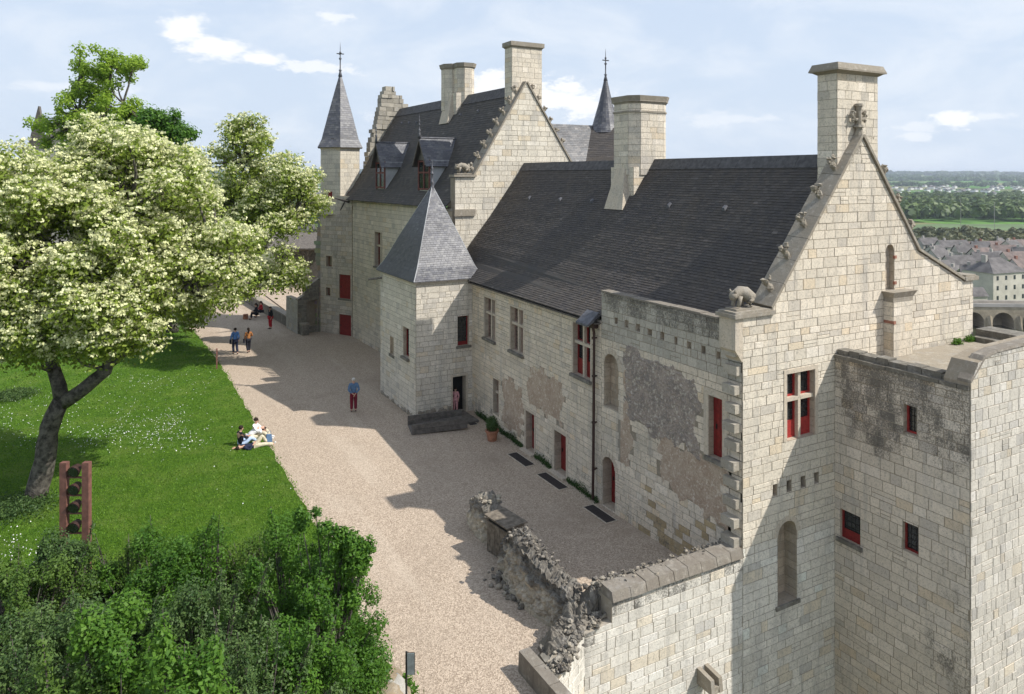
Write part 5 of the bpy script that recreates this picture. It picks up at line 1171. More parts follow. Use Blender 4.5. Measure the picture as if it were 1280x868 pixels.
def flowering(name, label, basepx, D0, env, nclump, nleaf, nblo, trunk, seed, lsize=.075, bsize=.052, bspread=.19, per=11, crown_r=(.32, .85)):
    global rng; rng = np.random.default_rng(seed); R = random.Random(seed)
    bx, by = basepx; root = thing(name, (bx, by, 0), label, 'tree')
    # env: list of (px, py, D, rpx, rpy, rD) ellipsoids in metres around pixel-measured centres
    cs = []; rs = []; vol = [e[3]*e[4] for e in env]
    while len(cs) < nclump:
        e = R.choices(env, vol)[0]; c = np.array(e[:3]); v = unit(1)[0]*R.uniform(.35, 1)**.5
        cs.append(c+v*np.array([e[3], e[3], e[4]])); rs.append(R.uniform(*crown_r))
    cs = np.array(cs); rs = np.array(rs)
    P_, d, ix = clump_points(cs, rs*1.12, nleaf, .85, .4); P_ = P_+rng.normal(0, .17, P_.shape); leaves('crown', P_, d, M['leaf_ash'], lsize, root, root.location, up=.6)
    P2, d2, ix2 = clump_points(cs, rs, int(nblo*2.2), .7, .8); hid = d2[:, 2] > -.25; P2, d2 = P2[hid][:nblo], d2[hid][:nblo]
    # outermost part of the whole crown carries the flowers
    blossoms(P2+d2*.14+rng.normal(0, .12, P2.shape), d2, per, 'blossom', root, root.location, bsize, bspread)
    far = [(trunk[-1][0][-1] if False else None)]
    forks = list(trunk); tips = [f[0][-1] for f in trunk]
    for c, r in list(zip(cs, rs)):
        t = min((p for f in trunk for p in f[0][1:]), key=lambda q: (Vector(q)-Vector(c)).length)
        mid = Vector(t).lerp(Vector(c), .5)+Vector((R.uniform(-.4, .4), R.uniform(-.4, .4), R.uniform(-.5, .1)))
        forks.append(([t, tuple(mid), tuple(c)], .09, .03))
    branch_tree(root, None, forks, .4)
    return root
def E(px, py, D, rx, rz): p = cpx(px, py, D); return (p[0], p[1], p[2], rx, rz)
b0 = cpx(47, 625, 27.2); b0[2] = 0
tb = lambda px, py, D: tuple(cpx(px, py, D))
trunk = [([tb(45, 630, 27.2), tb(52, 590, 27.2), tb(60, 545, 27.2), tb(76, 500, 27.2)], .42, .30),
         ([tb(76, 500, 27.2), tb(68, 465, 27.3), tb(60, 420, 27.6), tb(40, 350, 28), tb(20, 290, 28)], .26, .10),
         ([tb(78, 503, 27.2), tb(105, 488, 27.1), tb(132, 462, 27), tb(150, 400, 27), tb(165, 330, 27.6), tb(160, 260, 28.5)], .27, .06),
         ([tb(132, 462, 27), tb(190, 410, 27.5), tb(240, 350, 28), tb(270, 310, 28.5)], .14, .06),
         ([tb(60, 420, 27.6), tb(90, 330, 28), tb(105, 270, 29.2)], .18, .06)]
envA = [E(90, 330, 28, 4.2, 3.8), E(40, 300, 27, 3.6, 3.2), E(90, 400, 26.5, 2.6, 1.3), E(-10, 410, 26.5, 2.0, 1.2), E(185, 415, 27.5, 1.5, .8), E(160, 270, 29, 3.4, 3.4), E(150, 380, 27, 2.6, 1.6), E(240, 330, 29, 2.6, 2.2), E(130, 215, 30, 2.4, 1.8), E(20, 400, 26, 2.5, 1.2), E(225, 250, 30, 2.0, 1.8), E(-60, 330, 27, 3.5, 3.2), E(175, 195, 30, 1.2, 1.0)]
flowering('flowering_ash', 'big cream flowering ash tree with a forked dark trunk standing on the lawn', (b0[0], b0[1]), 27, envA, 430, 110000, 17000, trunk, 101)
c0_ = cpx(190, 432, 51.5); trunkB = [([(c0_[0], c0_[1], 0), tb(200, 400, 51), tb(225, 350, 50)], .45, .30), ([tb(225, 350, 50), tb(270, 300, 49), tb(300, 260, 48), tb(305, 200, 48)], .24, .1), ([tb(270, 300, 49), tb(330, 270, 47), tb(375, 240, 46.5)], .16, .06), ([tb(225, 350, 50), tb(290, 350, 48), tb(350, 340, 47)], .16, .06)]
envB = [E(312, 200, 48, 2.0, 2.6), E(335, 235, 47, 3.0, 2.2), E(355, 260, 46.5, 2.4, 1.8), E(290, 280, 49, 3.2, 3.0), E(340, 330, 46.5, 2.4, 2.0), E(300, 350, 47, 2.6, 1.8), E(250, 330, 50, 3.0, 3.0), E(265, 220, 50, 2.2, 2.0), E(312, 165, 48, 1.0, 1.2), E(385, 228, 46.5, 1.0, .7), E(235, 390, 50, 1.8, .9)]
flowering('flowering_ash', 'cream flowering ash tree with lopsided crown reaching over the path beside the far range', (c0_[0], c0_[1]), 50, envB, 190, 46000, 7000, trunkB, 102, lsize=.10, bsize=.065, bspread=.22, per=8, crown_r=(.4, .95))
def leafy_tree(name, label, base, env, ncl, nleaf, m, lsize, trunk, seed, cr=(.8, 1.6), group=None):
    global rng; rng = np.random.default_rng(seed); R = random.Random(seed); root = thing(name, (base[0], base[1], 0), label, 'tree', group)
    cs = []; rs = []; vol = [e[3]*e[4] for e in env]
    while len(cs) < ncl:
        e = R.choices(env, vol)[0]; v = unit(1)[0]*R.uniform(.2, 1)**.5; cs.append(np.array(e[:3])+v*np.array([e[3], e[3], e[4]])); rs.append(R.uniform(*cr))
    cs = np.array(cs); rs = np.array(rs); P_, d, ix = clump_points(cs, rs*1.35, nleaf, 1.0, .1); leaves('crown', P_, d, M[m], lsize, root, root.location, up=.5)
    forks = list(trunk)
    for c in cs:
        t = min((p for f in trunk for p in f[0][1:]), key=lambda q: (Vector(q)-Vector(c)).length); forks.append(([t, tuple(Vector(t).lerp(Vector(c), .5)+Vector((0, 0, -.3))), tuple(c)], .10, .03))
    branch_tree(root, None, forks, .4); return root
bC = cpx(128, 330, 62)
leafy_tree('maple_tree', 'tall airy fresh green tree rising behind the big flowering tree', bC, [E(128, 78, 62, 2.4, 1.3), E(105, 105, 62, 2.6, 1.8), E(150, 95, 62, 1.6, 1.6), E(125, 140, 62, 3.2, 2.2), E(80, 150, 62, 2.6, 1.6), E(60, 170, 62, 1.6, 1.2), E(160, 160, 62, 2.6, 1.8), E(120, 190, 62, 3.5, 2.5), E(172, 80, 62, .7, .5)], 190, 30000, 'leaf_bright', .12,
           [([(bC[0], bC[1], 0), tb(126, 300, 62), tb(130, 200, 62)], .5, .3), ([tb(130, 200, 62), tb(132, 130, 62), tb(140, 80, 62)], .25, .08), ([tb(130, 190, 62), tb(100, 140, 62), tb(100, 90, 62)], .2, .06), ([tb(130, 180, 62), tb(155, 130, 62), tb(165, 85, 62)], .16, .05)], 103, (.3, .75))
bD = cpx(215, 420, 56); bD[2] = 0
leafy_tree('chestnut_tree', 'dense dark green tree half hidden between the two cream flowering trees', bD, [E(212, 150, 60, 1.6, 1.0), E(195, 165, 60, 2.2, 1.5), E(222, 172, 60, 1.4, 1.0), E(205, 230, 60, 3, 4), E(200, 380, 53, 2.6, 1.2), E(235, 390, 53, 1.6, .8), E(215, 320, 57, 3, 3)], 160, 40000, 'leaf_green', .13,
           [([(bD[0], bD[1], 0), tb(212, 330, 56), tb(208, 200, 59)], .45, .15)], 104, (.4, .9))
# shrubs bottom left: (px of centre, py of top, distance, radius m, height m, material, label)
M['leaf_lime'] = leaf_mat('young_leaf', (0.045, 0.12, 0.013), (0.125, 0.24, 0.028), 0.35)
SH = [(20, 715, 15.5, 1.5, 'leaf_olive', 'olive green shrub at the left edge below the flowering tree'),
      (75, 680, 17.0, 1.15, 'leaf_dark', 'dark rounded shrub in front of the brown steel lamp frame'),
      (30, 790, 12.5, 1.4, 'leaf_grey', 'grey green shrub in the bottom left corner'),
      (110, 760, 13.5, 1.1, 'leaf_dark', 'very dark shrub behind the yellow green seedling tree'),
      (160, 690, 17.5, .9, 'leaf_olive', 'thin olive shrub right of the brown steel lamp frame'),
      (205, 668, 17.0, 1.35, 'leaf_green', 'mid green bush in the middle of the shrubbery facing the lawn'),
      (265, 672, 17.5, 1.2, 'leaf_green', 'broad green bush left of the sparse yellowish shrub'),
      (150, 765, 11.5, .95, 'leaf_lime', 'bright yellow green young tree near the bottom left'),
      (235, 830, 10.5, .8, 'leaf_lime', 'bright yellow green sapling at the bottom edge'),
      (250, 735, 13.5, 1.2, 'leaf_grey', 'grey leaved bush at the centre of the shrubbery'),
      (310, 790, 12.3, 1.1, 'leaf_grey', 'small leaved grey bush at the bottom of the shrubbery'),
      (318, 672, 17.8, .95, 'leaf_olive', 'sparse yellowish shrub with bare twigs before the lawn'),
      (372, 655, 16.5, 1.3, 'leaf_green', 'upright green bush beside the gravel path'),
      (400, 715, 15.0, 1.3, 'leaf_green', 'glossy green bush with branches poking over the gravel'),
      (366, 785, 13.2, 1.0, 'leaf_green', 'dense green bush above the lichened boulder'),
      (405, 815, 14.2, .65, 'leaf_dark', 'small dark bush on the gravel edge near the boulder'),
      (90, 835, 11, 1.1, 'leaf_olive', 'low olive bush at the bottom edge left of the sapling')]
for i, (px, py, D, r, m_, lab) in enumerate(SH):
    rng = np.random.default_rng(500+i); R = random.Random(500+i); top = CH-(py-219)*D/FPX; s = (px-640)/FPX*D; x, y = fs(D, s)
    root = thing('shrub', (x, y, 0), lab, 'shrub', 'shrubs along the lawn edge'); cs = []; rs = []
    nc = 64 if r > 1 else 42
    for j in range(nc):
        a = R.uniform(0, 6.28); q = R.random()**.6; z = R.uniform(.5, 1)*top; k_ = math.sqrt(max(.08, 1-(max(0, z/top-.55)/.5)**2)); cs.append((x+math.cos(a)*r*q*k_*R.uniform(.85, 1.2), y+math.sin(a)*r*q*k_*R.uniform(.85, 1.2), z-R.uniform(-.08, .3))); rs.append(R.uniform(.12, .36))
    for j in range(8): a = R.uniform(0, 6.28); cs.append((x+math.cos(a)*r*.8, y+math.sin(a)*r*.8, R.uniform(.3, .6)*top)); rs.append(.5)
    shoots = []
    for j in range(16):
        b0_ = Vector(R.choice(cs)); d_ = (b0_-Vector((x, y, top*.55))).normalized()+Vector((0, 0, .5)); L_ = R.uniform(.15, .5); shoots.append((b0_, b0_+d_*L_))
        for q_ in (.35, .7, 1.0): cs.append(tuple(b0_+d_*L_*q_)); rs.append(R.uniform(.06, .13)+.05*(1-q_))
    cs = np.array(cs); rs = np.array(rs); thin = 'sparse' in lab or 'thin' in lab
    nl = int((9000 if thin else 26000)*min(1.3, r)); P_, d, ix = clump_points(cs, rs, nl, 1.15, .35)
    sz = {'leaf_lime': .036, 'leaf_bright': .046, 'leaf_green': .030, 'leaf_dark': .030, 'leaf_grey': .026, 'leaf_olive': .03}[m_]
    ct = rng.random(len(cs)); leaves('foliage', P_, d, M[m_], sz, root, (x, y, 0), up=.45, tint=np.clip(rng.random(nl)*.7+ct[ix]*.45-.1, 0, 1))
    g = MB()
    for j in range(0, len(cs)): p = Vector((x+R.uniform(-.2, .2), y+R.uniform(-.2, .2), 0)); g.tube([p, p.lerp(Vector(cs[j]), .6)+Vector((0, 0, .2)), Vector(cs[j])+Vector((0, 0, .15))], [.035, .02, .006], 5)
    g.build('stem', M['bark'], root)
# protruding spray over the gravel
rng = np.random.default_rng(77); p0 = tb(415, 745, 15.2); g = MB(); sp_root = thing('shrub', (p0[0], p0[1], 0), 'leggy dark green sprays leaning out over the sunlit gravel', 'shrub', 'shrubs along the lawn edge'); C = []; 
for (px, py) in ((430, 664), (455, 690), (420, 668), (460, 682), (440, 735), (445, 700), (375, 642), (425, 690), (410, 658), (428, 672), (450, 678), (436, 710), (455, 700), (395, 640), (440, 672), (430, 740)):
    tip = Vector(tb(px, py, 15.2)); a = Vector(p0); a.z = 1.0; g.tube([a, a.lerp(tip, .5)+Vector((0, 0, .2)), tip], [.03, .02, .008], 5); C.append(tip)
g.build('stem', M['bark'], sp_root); C = np.array([tuple(c) for c in C]); C = np.concatenate([C, C-np.abs(rng.normal(0, .10, C.shape))*np.array([1, 1, 1])]); P_, d, ix = clump_points(C, rng.uniform(.10, .22, len(C)), 6500, 1.1, .1); leaves('foliage', P_, d, M['leaf_green'], .036, sp_root, (p0[0], p0[1], 0))
# ground plants: low tufts under the tree, near boulder
for px, py, r, m_, lab in ((20, 640, .9, 'leaf_dark', 'low dark ground plants at the foot of the flowering tree'), (15, 497, .8, 'leaf_grey', 'bluish clump of narrow leaves on the lawn at the left edge'), (492, 862, .3, 'leaf_green', 'small green leaved plants beside the lichened boulder'), (460, 832, .25, 'leaf_green', 'low green sprigs above the lichened boulder')):
    D = CH*FPX/(py-219); D = D if py < 700 else (16.4 if py > 850 else 15.5); s = (px-640)/FPX*D; x, y = fs(D, s); z0 = 0.02 if py < 700 else (.35 if py > 850 else 1.35); n = 4200; C = np.array([x, y, z0])+rng.normal(size=(n, 3))*np.array([r*.6, r*.6, .02])+np.array([0, 0, 1])*rng.random((n, 1))*.28
    tag(quads('ground_plant', C, unit(n)*.03, unit(n)*.045, M[m_], rng.random(n)), lab, 'plant')
x, y = fs(15.6, (458-640)/FPX*15.6); bo = thing('boulder', (x, y, 0), 'lichened brown boulder at the bottom edge beside the shrubs', 'rock'); g = MB(); g.blob((x, y, .55), .80, 5, .18, (22, 14), (1.15, 1.0, 1.1), (.25, .19, .12, .5)); g.blob((x+.55, y-.25, 1.0), .30, 6, .25, (12, 8), (1, 1, .9), (.38, .36, .32, .45)); g.build('rock', M['rubblestone'], bo, smooth=True)

# ================================================================== STREET FURNITURE
lf = thing('lamp_frame', tuple(fs(20.5, (94-640)/FPX*20.5))+(0,), 'brown steel ladder frame holding a stack of dark floodlights, at the lawn edge', 'light stand')
D = 20.5; tl = cpx(94, 578, D); ztop = tl[2]; x, y = fs(D, (94-640)/FPX*D); rx, ry = FY, -FX
def lbx(g, s0, s1, d0, d1, z0, z1): g.hull([(x+rx*s+FX*d, y+ry*s+FY*d, z0) for s, d in ((s0, d0), (s1, d0), (s1, d1), (s0, d1))], [(x+rx*s+FX*d, y+ry*s+FY*d, z1) for s, d in ((s0, d0), (s1, d0), (s1, d1), (s0, d1))])
for s0 in (-.40, .22): g = MB(); lbx(g, s0, s0+.19, -.07, .09, 0, ztop); g.build('post', M['rust'], lf)
for i, z in enumerate((ztop-.30, ztop-.80, ztop-1.30, ztop-1.85)):
    g = MB(); lbx(g, -.208, .218, -.03, .03, z-.14, z-.10); g.build('crossbar', M['rust'], lf)
    g = MB(); c = Vector((x, y, z+.08)); fw = Vector((-FX, -FY, -.25)).normalized(); g.tube([c-fw*.16, c+fw*.02, c+fw*.10], [.10, .155, .165], 12)
    o = g.build('floodlight', M['pipe'], lf)
    g = MB(); g.tube([c+fw*.101, c+fw*.108], [.14, .14], 12); g.build('lens', M['glass'], o)
    g = MB(); g.tube([c+Vector((rx*.19, ry*.19, 0)), c+Vector((rx*.19, ry*.19, -.2)), c-Vector((rx*.19, ry*.19, .2)), c-Vector((rx*.19, ry*.19, 0))], .015, 4); g.build('bracket', M['pipe'], o)
pst = thing('steel_post', (*cam_ground(271, 462), 0), 'thin rusty post at the lawn edge beside the path', 'post'); px_, py_ = cam_ground(271, 462); g = MB(); g.hull([(px_-.04, py_-.03, 0), (px_+.04, py_-.03, 0), (px_+.04, py_+.03, 0), (px_-.04, py_+.03, 0)], [(px_-.04, py_-.03, 1.25), (px_+.04, py_-.03, 1.25), (px_+.04, py_+.03, 1.3), (px_-.04, py_+.03, 1.3)]); g.build('post_shaft', M['rust'], pst)
g = MB(); g.box((px_-.12, py_-.05, 1.0), (px_+.12, py_-.03, 1.3)); g.build('sign_plate', M['rust'], pst) if False else None
# information sign near bottom
D = 14.5; x, y = fs(D, (508-640)/FPX*D); z1 = CH-(816-219)*D/FPX; sg = thing('sign', (x, y, 0), 'small grey sign on a black post at the bottom edge', 'sign')
g = MB(); g.tube([(x, y, 0), (x, y, z1+.02)], .022, 6); g.build('sign_post', M['black'], sg)
g = MB(); lbx(g, .02, .16, -.03, -.015, z1-.42, z1); g.build('sign_panel', M['signgrey'], sg); g = MB(); lbx(g, .01, .17, -.014, -.005, z1-.43, z1+.01); g.build('sign_backing', M['black'], sg)
# doormats
for i, (x0, x1, y0, y1, lab) in enumerate(((15.12, 15.62, 26.15, 27.75, 'dark doormat grating before the left red courtyard door'), (15.12, 15.6, 23.6, 25.3, 'dark doormat grating before the right red courtyard door'), (15.1, 15.58, 20.55, 22.0, 'dark doormat grating before the low arched door'), (15.3, 15.75, 31.7, 33.0, 'dark mat at the corner by the turret door'))):
    r_ = thing('doormat', ((x0+x1)/2, (y0+y1)/2, 0), lab, 'doormat', 'mats outside the doors'); g = MB(); g.box((x0+.03, y0+.03, .004), (x1-.03, y1-.03, .022)); g.build('mat', M['doormat'], r_)
    g = MB(); 
    for q in ((x0, x0+.028, y0, y1), (x1-.028, x1, y0, y1), (x0+.029, x1-.029, y0, y0+.028), (x0+.029, x1-.029, y1-.028, y1)): g.box((q[0], q[2], .004), (q[1], q[3], .03))
    g.build('mat_frame', M['trim'], r_)
# door step slabs
for y0, y1, nm in ((27.0, 28.0, 'low stone step under the left red courtyard door'), (24.3, 25.4, 'low stone step under the right red courtyard door')):
    g = MB(); xx = XF+.05*(y0-21.87)-.01; g.box((xx-.22, y0, .003), (xx, y1, .07)); tag(g.build('door_step', M['trim']), nm, 'step', 'door steps')
# ramp with side boards
ramp = thing('ramp', (13.6, 32, 0), 'dark weathered wooden ramp leading up to the turret door', 'ramp')
a, b_ = Vector(fs(0, 0)+(0,)), 0
q0 = Vector((12.40, 31.9, 0)); q1 = Vector((14.95, 31.3, 0)); dn = (q1-q0).normalized(); nn = Vector((-dn.y, dn.x, 0))
for k_, o in enumerate((0, 1.35)):
    for j in range(2):
        g = MB(); A = q0+nn*o; B = q1+nn*o; z0, z1 = .0+.235*j, .228+.235*j; e = .10
        g.hull([tuple(A+Vector((0, 0, z0+.02))), tuple(B+Vector((0, 0, z0+e))), tuple(B+nn*.06+Vector((0, 0, z0+e))), tuple(A+nn*.06+Vector((0, 0, z0+.02)))], [tuple(A+Vector((0, 0, z1))), tuple(B+Vector((0, 0, z1+e))), tuple(B+nn*.06+Vector((0, 0, z1+e))), tuple(A+nn*.06+Vector((0, 0, z1)))]); g.build('side_board', M['darkwood'], ramp)
for j in range(14):
    t0, t1 = j/14, (j+1)/14; A = q0.lerp(q1, t0)+nn*.07; B = q0.lerp(q1, t1-.008)+nn*.07; g = MB(); za, zb = .04+.24*t0, .04+.24*t1
    g.hull([tuple(A+Vector((0, 0, za-.03))), tuple(B+Vector((0, 0, zb-.03))), tuple(B+nn*1.27+Vector((0, 0, zb-.03))), tuple(A+nn*1.27+Vector((0, 0, za-.03)))], [tuple(A+Vector((0, 0, za))), tuple(B+Vector((0, 0, zb))), tuple(B+nn*1.27+Vector((0, 0, zb))), tuple(A+nn*1.27+Vector((0, 0, za)))]); g.build('deck_board', M['darkwood'], ramp)
g = MB(); g.box((15.1, 32.0, .004), (15.9, 33.7, .12)); g.build('landing', M['darkwood'], ramp)
# potted shrub
pot = thing('potted_plant', (15.35, 29.55, 0), 'dark clipped plant in a terracotta pot against the courtyard wall', 'potted plant')
g = MB(); g.lathe(15.35, 29.55, [(.20, .003), (.27, .38), (.31, .40), (.31, .48), (.26, .48), (.24, .42)], 16); g.build('pot', M['terracotta'], pot, smooth=False)
rng = np.random.default_rng(5); n = 3500; d = unit(n); C = np.array([15.35, 29.55, .75])+d*rng.uniform(.1, .30, (n, 1))*np.array([1, 1, 1.25]); leaves('foliage', C, d, M['leaf_dark'], .025, pot, (15.35, 29.55, 0))
# plants creeping at the foot of the courtyard wall
n = 4500; yy = rng.uniform(22, 33.2, n); hh = np.abs(rng.normal(0, .08, n))*(1+.9*np.sin(yy*2.1)**2); ok = ~(((yy > 26.9) & (yy < 28.1)) | ((yy > 24.2) & (yy < 25.5))); yy, hh = yy[ok], hh[ok]; n = len(yy)
tag(quads('wall_weeds', np.stack([XF+.05*(yy-21.87)-.04-np.abs(rng.normal(0, .06, n)), yy, hh], 1), unit(n)*.022, unit(n)*.03, M['leaf_dark'], rng.random(n)*.6, kind='stuff'), 'dark weeds and moss along the foot of the courtyard wall', 'weeds')

# ================================================================== far end of the path: parapet, arch, shelter
pw = thing('parapet_wall', (13, 65, 0), 'low dark parapet wall closing the far right side of the path', 'wall')
P0, P1 = Vector(cam_ground(378, 420)), Vector(cam_ground(300, 374)); R = random.Random(3); c_ = P0
L = (P1-P0).length; dd = (P1-P0).normalized(); nn2 = Vector((dd.y, -dd.x)); u = 0
while u < L:
    w_ = R.uniform(.7, 1.1); a, b_ = P0+dd*(u+.01), P0+dd*min(L, u+w_-.01); g = MB(); g.hull([(a.x, a.y, 0), (b_.x, b_.y, 0), (b_.x+nn2.x*.5, b_.y+nn2.y*.5, 0), (a.x+nn2.x*.5, a.y+nn2.y*.5, 0)], [(a.x, a.y, .75), (b_.x, b_.y, .75), (b_.x+nn2.x*.5, b_.y+nn2.y*.5, .75), (a.x+nn2.x*.5, a.y+nn2.y*.5, .75)]); g.build('wall_stone', M['darkstone'], pw)
    g = MB(); g.hull([(a.x-.03, a.y-.03, .753), (b_.x-.03, b_.y-.03, .753), (b_.x+nn2.x*.55, b_.y+nn2.y*.55, .753), (a.x+nn2.x*.55, a.y+nn2.y*.55, .753)], [(a.x-.03, a.y-.03, .86), (b_.x-.03, b_.y-.03, .86), (b_.x+nn2.x*.55, b_.y+nn2.y*.55, .86), (a.x+nn2.x*.55, a.y+nn2.y*.55, .86)]); g.build('cap_stone', M['coping'], pw); u += w_
# gateway block left of the splayed wall
gt_ = thing('gateway', (13.6, 57, 0), 'dark low stone gateway with a square opening beside the splayed wall', 'gateway')
A = Vector(cam_ground(372, 418)); B = Vector((14.45, 56.5)); U2 = (B-A).normalized(); N2 = Vector((U2.y, -U2.x)); Lg = (B-A).length
if N2.dot(-A) < 0: N2 = -N2
Wall(gt_, A, U2, N2, Lg, -.1, [(0, 2.6), (Lg*.3, 2.9), (Lg*.35, 3.4), (Lg, 4.1)], [Op(Lg*.42, Lg*.93, .5, 2.45, fill='none', depth=.5)], pal=PAL((.17, .155, .13), .1, .2, .2), name='gate_wall', stain=lambda R, u, z: .35+R.uniform(0, .4), seed=95, course=.3, bw=(.35, .6), thick=.5)
A2 = Vector(cam_ground(355, 408)); U3 = (A-A2).normalized(); N3 = Vector((U3.y, -U3.x)); N3 = -N3 if N3.dot(-A) < 0 else N3
Wall(gt_, A2+U3*.6, U3, N3, (A-A2).length-.6, -.1, [(0, 2.5), (9, 2.6)], [], pal=PAL((.42, .40, .35), .1, .2, .15), name='side_wall', stain=lambda R, u, z: .2, seed=96, course=.3, bw=(.35, .6), thick=.4)
flush_blocks(gt_, 60)
g = MB(); p = A+U2*Lg*.68; g.box((p.x-.5, p.y+1.2, 0), (p.x+.7, p.y+1.3, 1.9)); 
pan = thing('grey_panel', (p.x, p.y+1.2, 0), 'pale grey board seen through the gateway opening', 'board'); g.build('board', M['farwall2'], pan)
g = MB(); g.box((p.x-.5, p.y+1.18, 1.4), (p.x+.7, p.y+1.199, 1.9)); g.build('pale_strip', M['white'], pan)
# timber shelter
D = 78; x, y = fs(D, (372-640)/FPX*D); zt = CH-(308-219)*D/FPX; sh = thing('timber_shelter', (x, y, 0), 'open timber shelter with braced posts and slate roof, behind the far parapet', 'shelter')
def bb(g, s0, s1, d0, d1, z0, z1): g.hull([(x+rx*s+FX*d, y+ry*s+FY*d, z0) for s, d in ((s0, d0), (s1, d0), (s1, d1), (s0, d1))], [(x+rx*s+FX*d, y+ry*s+FY*d, z1) for s, d in ((s0, d0), (s1, d0), (s1, d1), (s0, d1))])
for s0 in (-2.4, -.7, 1.0, 2.6):
    g = MB(); bb(g, s0, s0+.16, 0, .16, .2, zt-.5); g.build('post', M['wood'], sh); g = MB()
    for sg_ in (-1, 1): g.tube([(x+rx*(s0+.08)+0, y+ry*(s0+.08), zt-1.1), (x+rx*(s0+.08+sg_*.55), y+ry*(s0+.08+sg_*.55), zt-.55)], .06, 4)
    g.build('brace', M['wood'], sh)
g = MB(); bb(g, -3.2, 3.4, -.2, .3, zt-.5, zt-.3); g.build('beam', M['wood'], sh)
g = MB(); g.hull([(x+rx*s+FX*d, y+ry*s+FY*d, zt-.3+(.0 if d < 0 else 1.4)) for s, d in ((-3.4, -.5), (3.6, -.5), (3.6, 3), (-3.4, 3))], [(x+rx*s+FX*d, y+ry*s+FY*d, zt-.18+(.0 if d < 0 else 1.4)) for s, d in ((-3.4, -.5), (3.6, -.5), (3.6, 3), (-3.4, 3))]); g.build('roof', M['darkwood'], sh)
g = MB(); bb(g, -3.2, 3.4, 2.8, 3.0, .2, zt+.8); g.build('back_wall', M['darkwood'], sh)
g = MB(); g.box((14, 62, .004), (19.5, 76, .1)); struct(g.build('terrace_ground', M['gravel']))
# far chapel roof on the left
D = 95; x, y = fs(D, (58-640)/FPX*D); ch = thing('far_chapel', (x, y, 0), 'pale pointed gable and slate roof of a building behind the trees, far left', 'building')
zb_ = CH-(185-219)*D/FPX; g = MB(); bb(g, -3.2, 5, 0, 6, 0, zb_); g.build('wall', M['farwall2'], ch); za = CH-(133-219)*D/FPX
g = MB(); g.hull([(x+rx*s+FX*d, y+ry*s+FY*d, zb_) for s, d in ((-2.4, -.1), (-.1, -.1), (-.1, .3), (-2.4, .3))], [(x+rx*s+FX*d, y+ry*s+FY*d, z) for s, d, z in ((-1.0, -.1, za), (-.9, -.1, za), (-.9, .3, za), (-1.0, .3, za))]); g.build('gable', M['darkwood'], ch)
g = MB(); zr = CH-(150-219)*D/FPX; g.hull([(x+rx*s+FX*d, y+ry*s+FY*d, zb_) for s, d in ((-.6, -.2), (4.5, -.2), (4.5, 5), (-.6, 5))], [(x+rx*s+FX*d, y+ry*s+FY*d, zr) for s, d in ((-.3, 2), (4.0, 2), (4.0, 2.4), (-.3, 2.4))]); g.build('roof', M['farroof'], ch)
g = MB(); bb(g, -3.6, 5.2, -.15, 6.2, zb_-.01, zb_+.0+.15); g.build('cornice', M['coping'], ch)
g = MB(); p = ga_ = None; x, y = cam_ground(307, 399); g.lathe(x, y, [(.22, .003), (.20, .35), (.22, .40), (.12, .42)], 8); tag(g.build('planter_block', M['terracotta']), 'small reddish brown block standing on the path before the seated people', 'block')

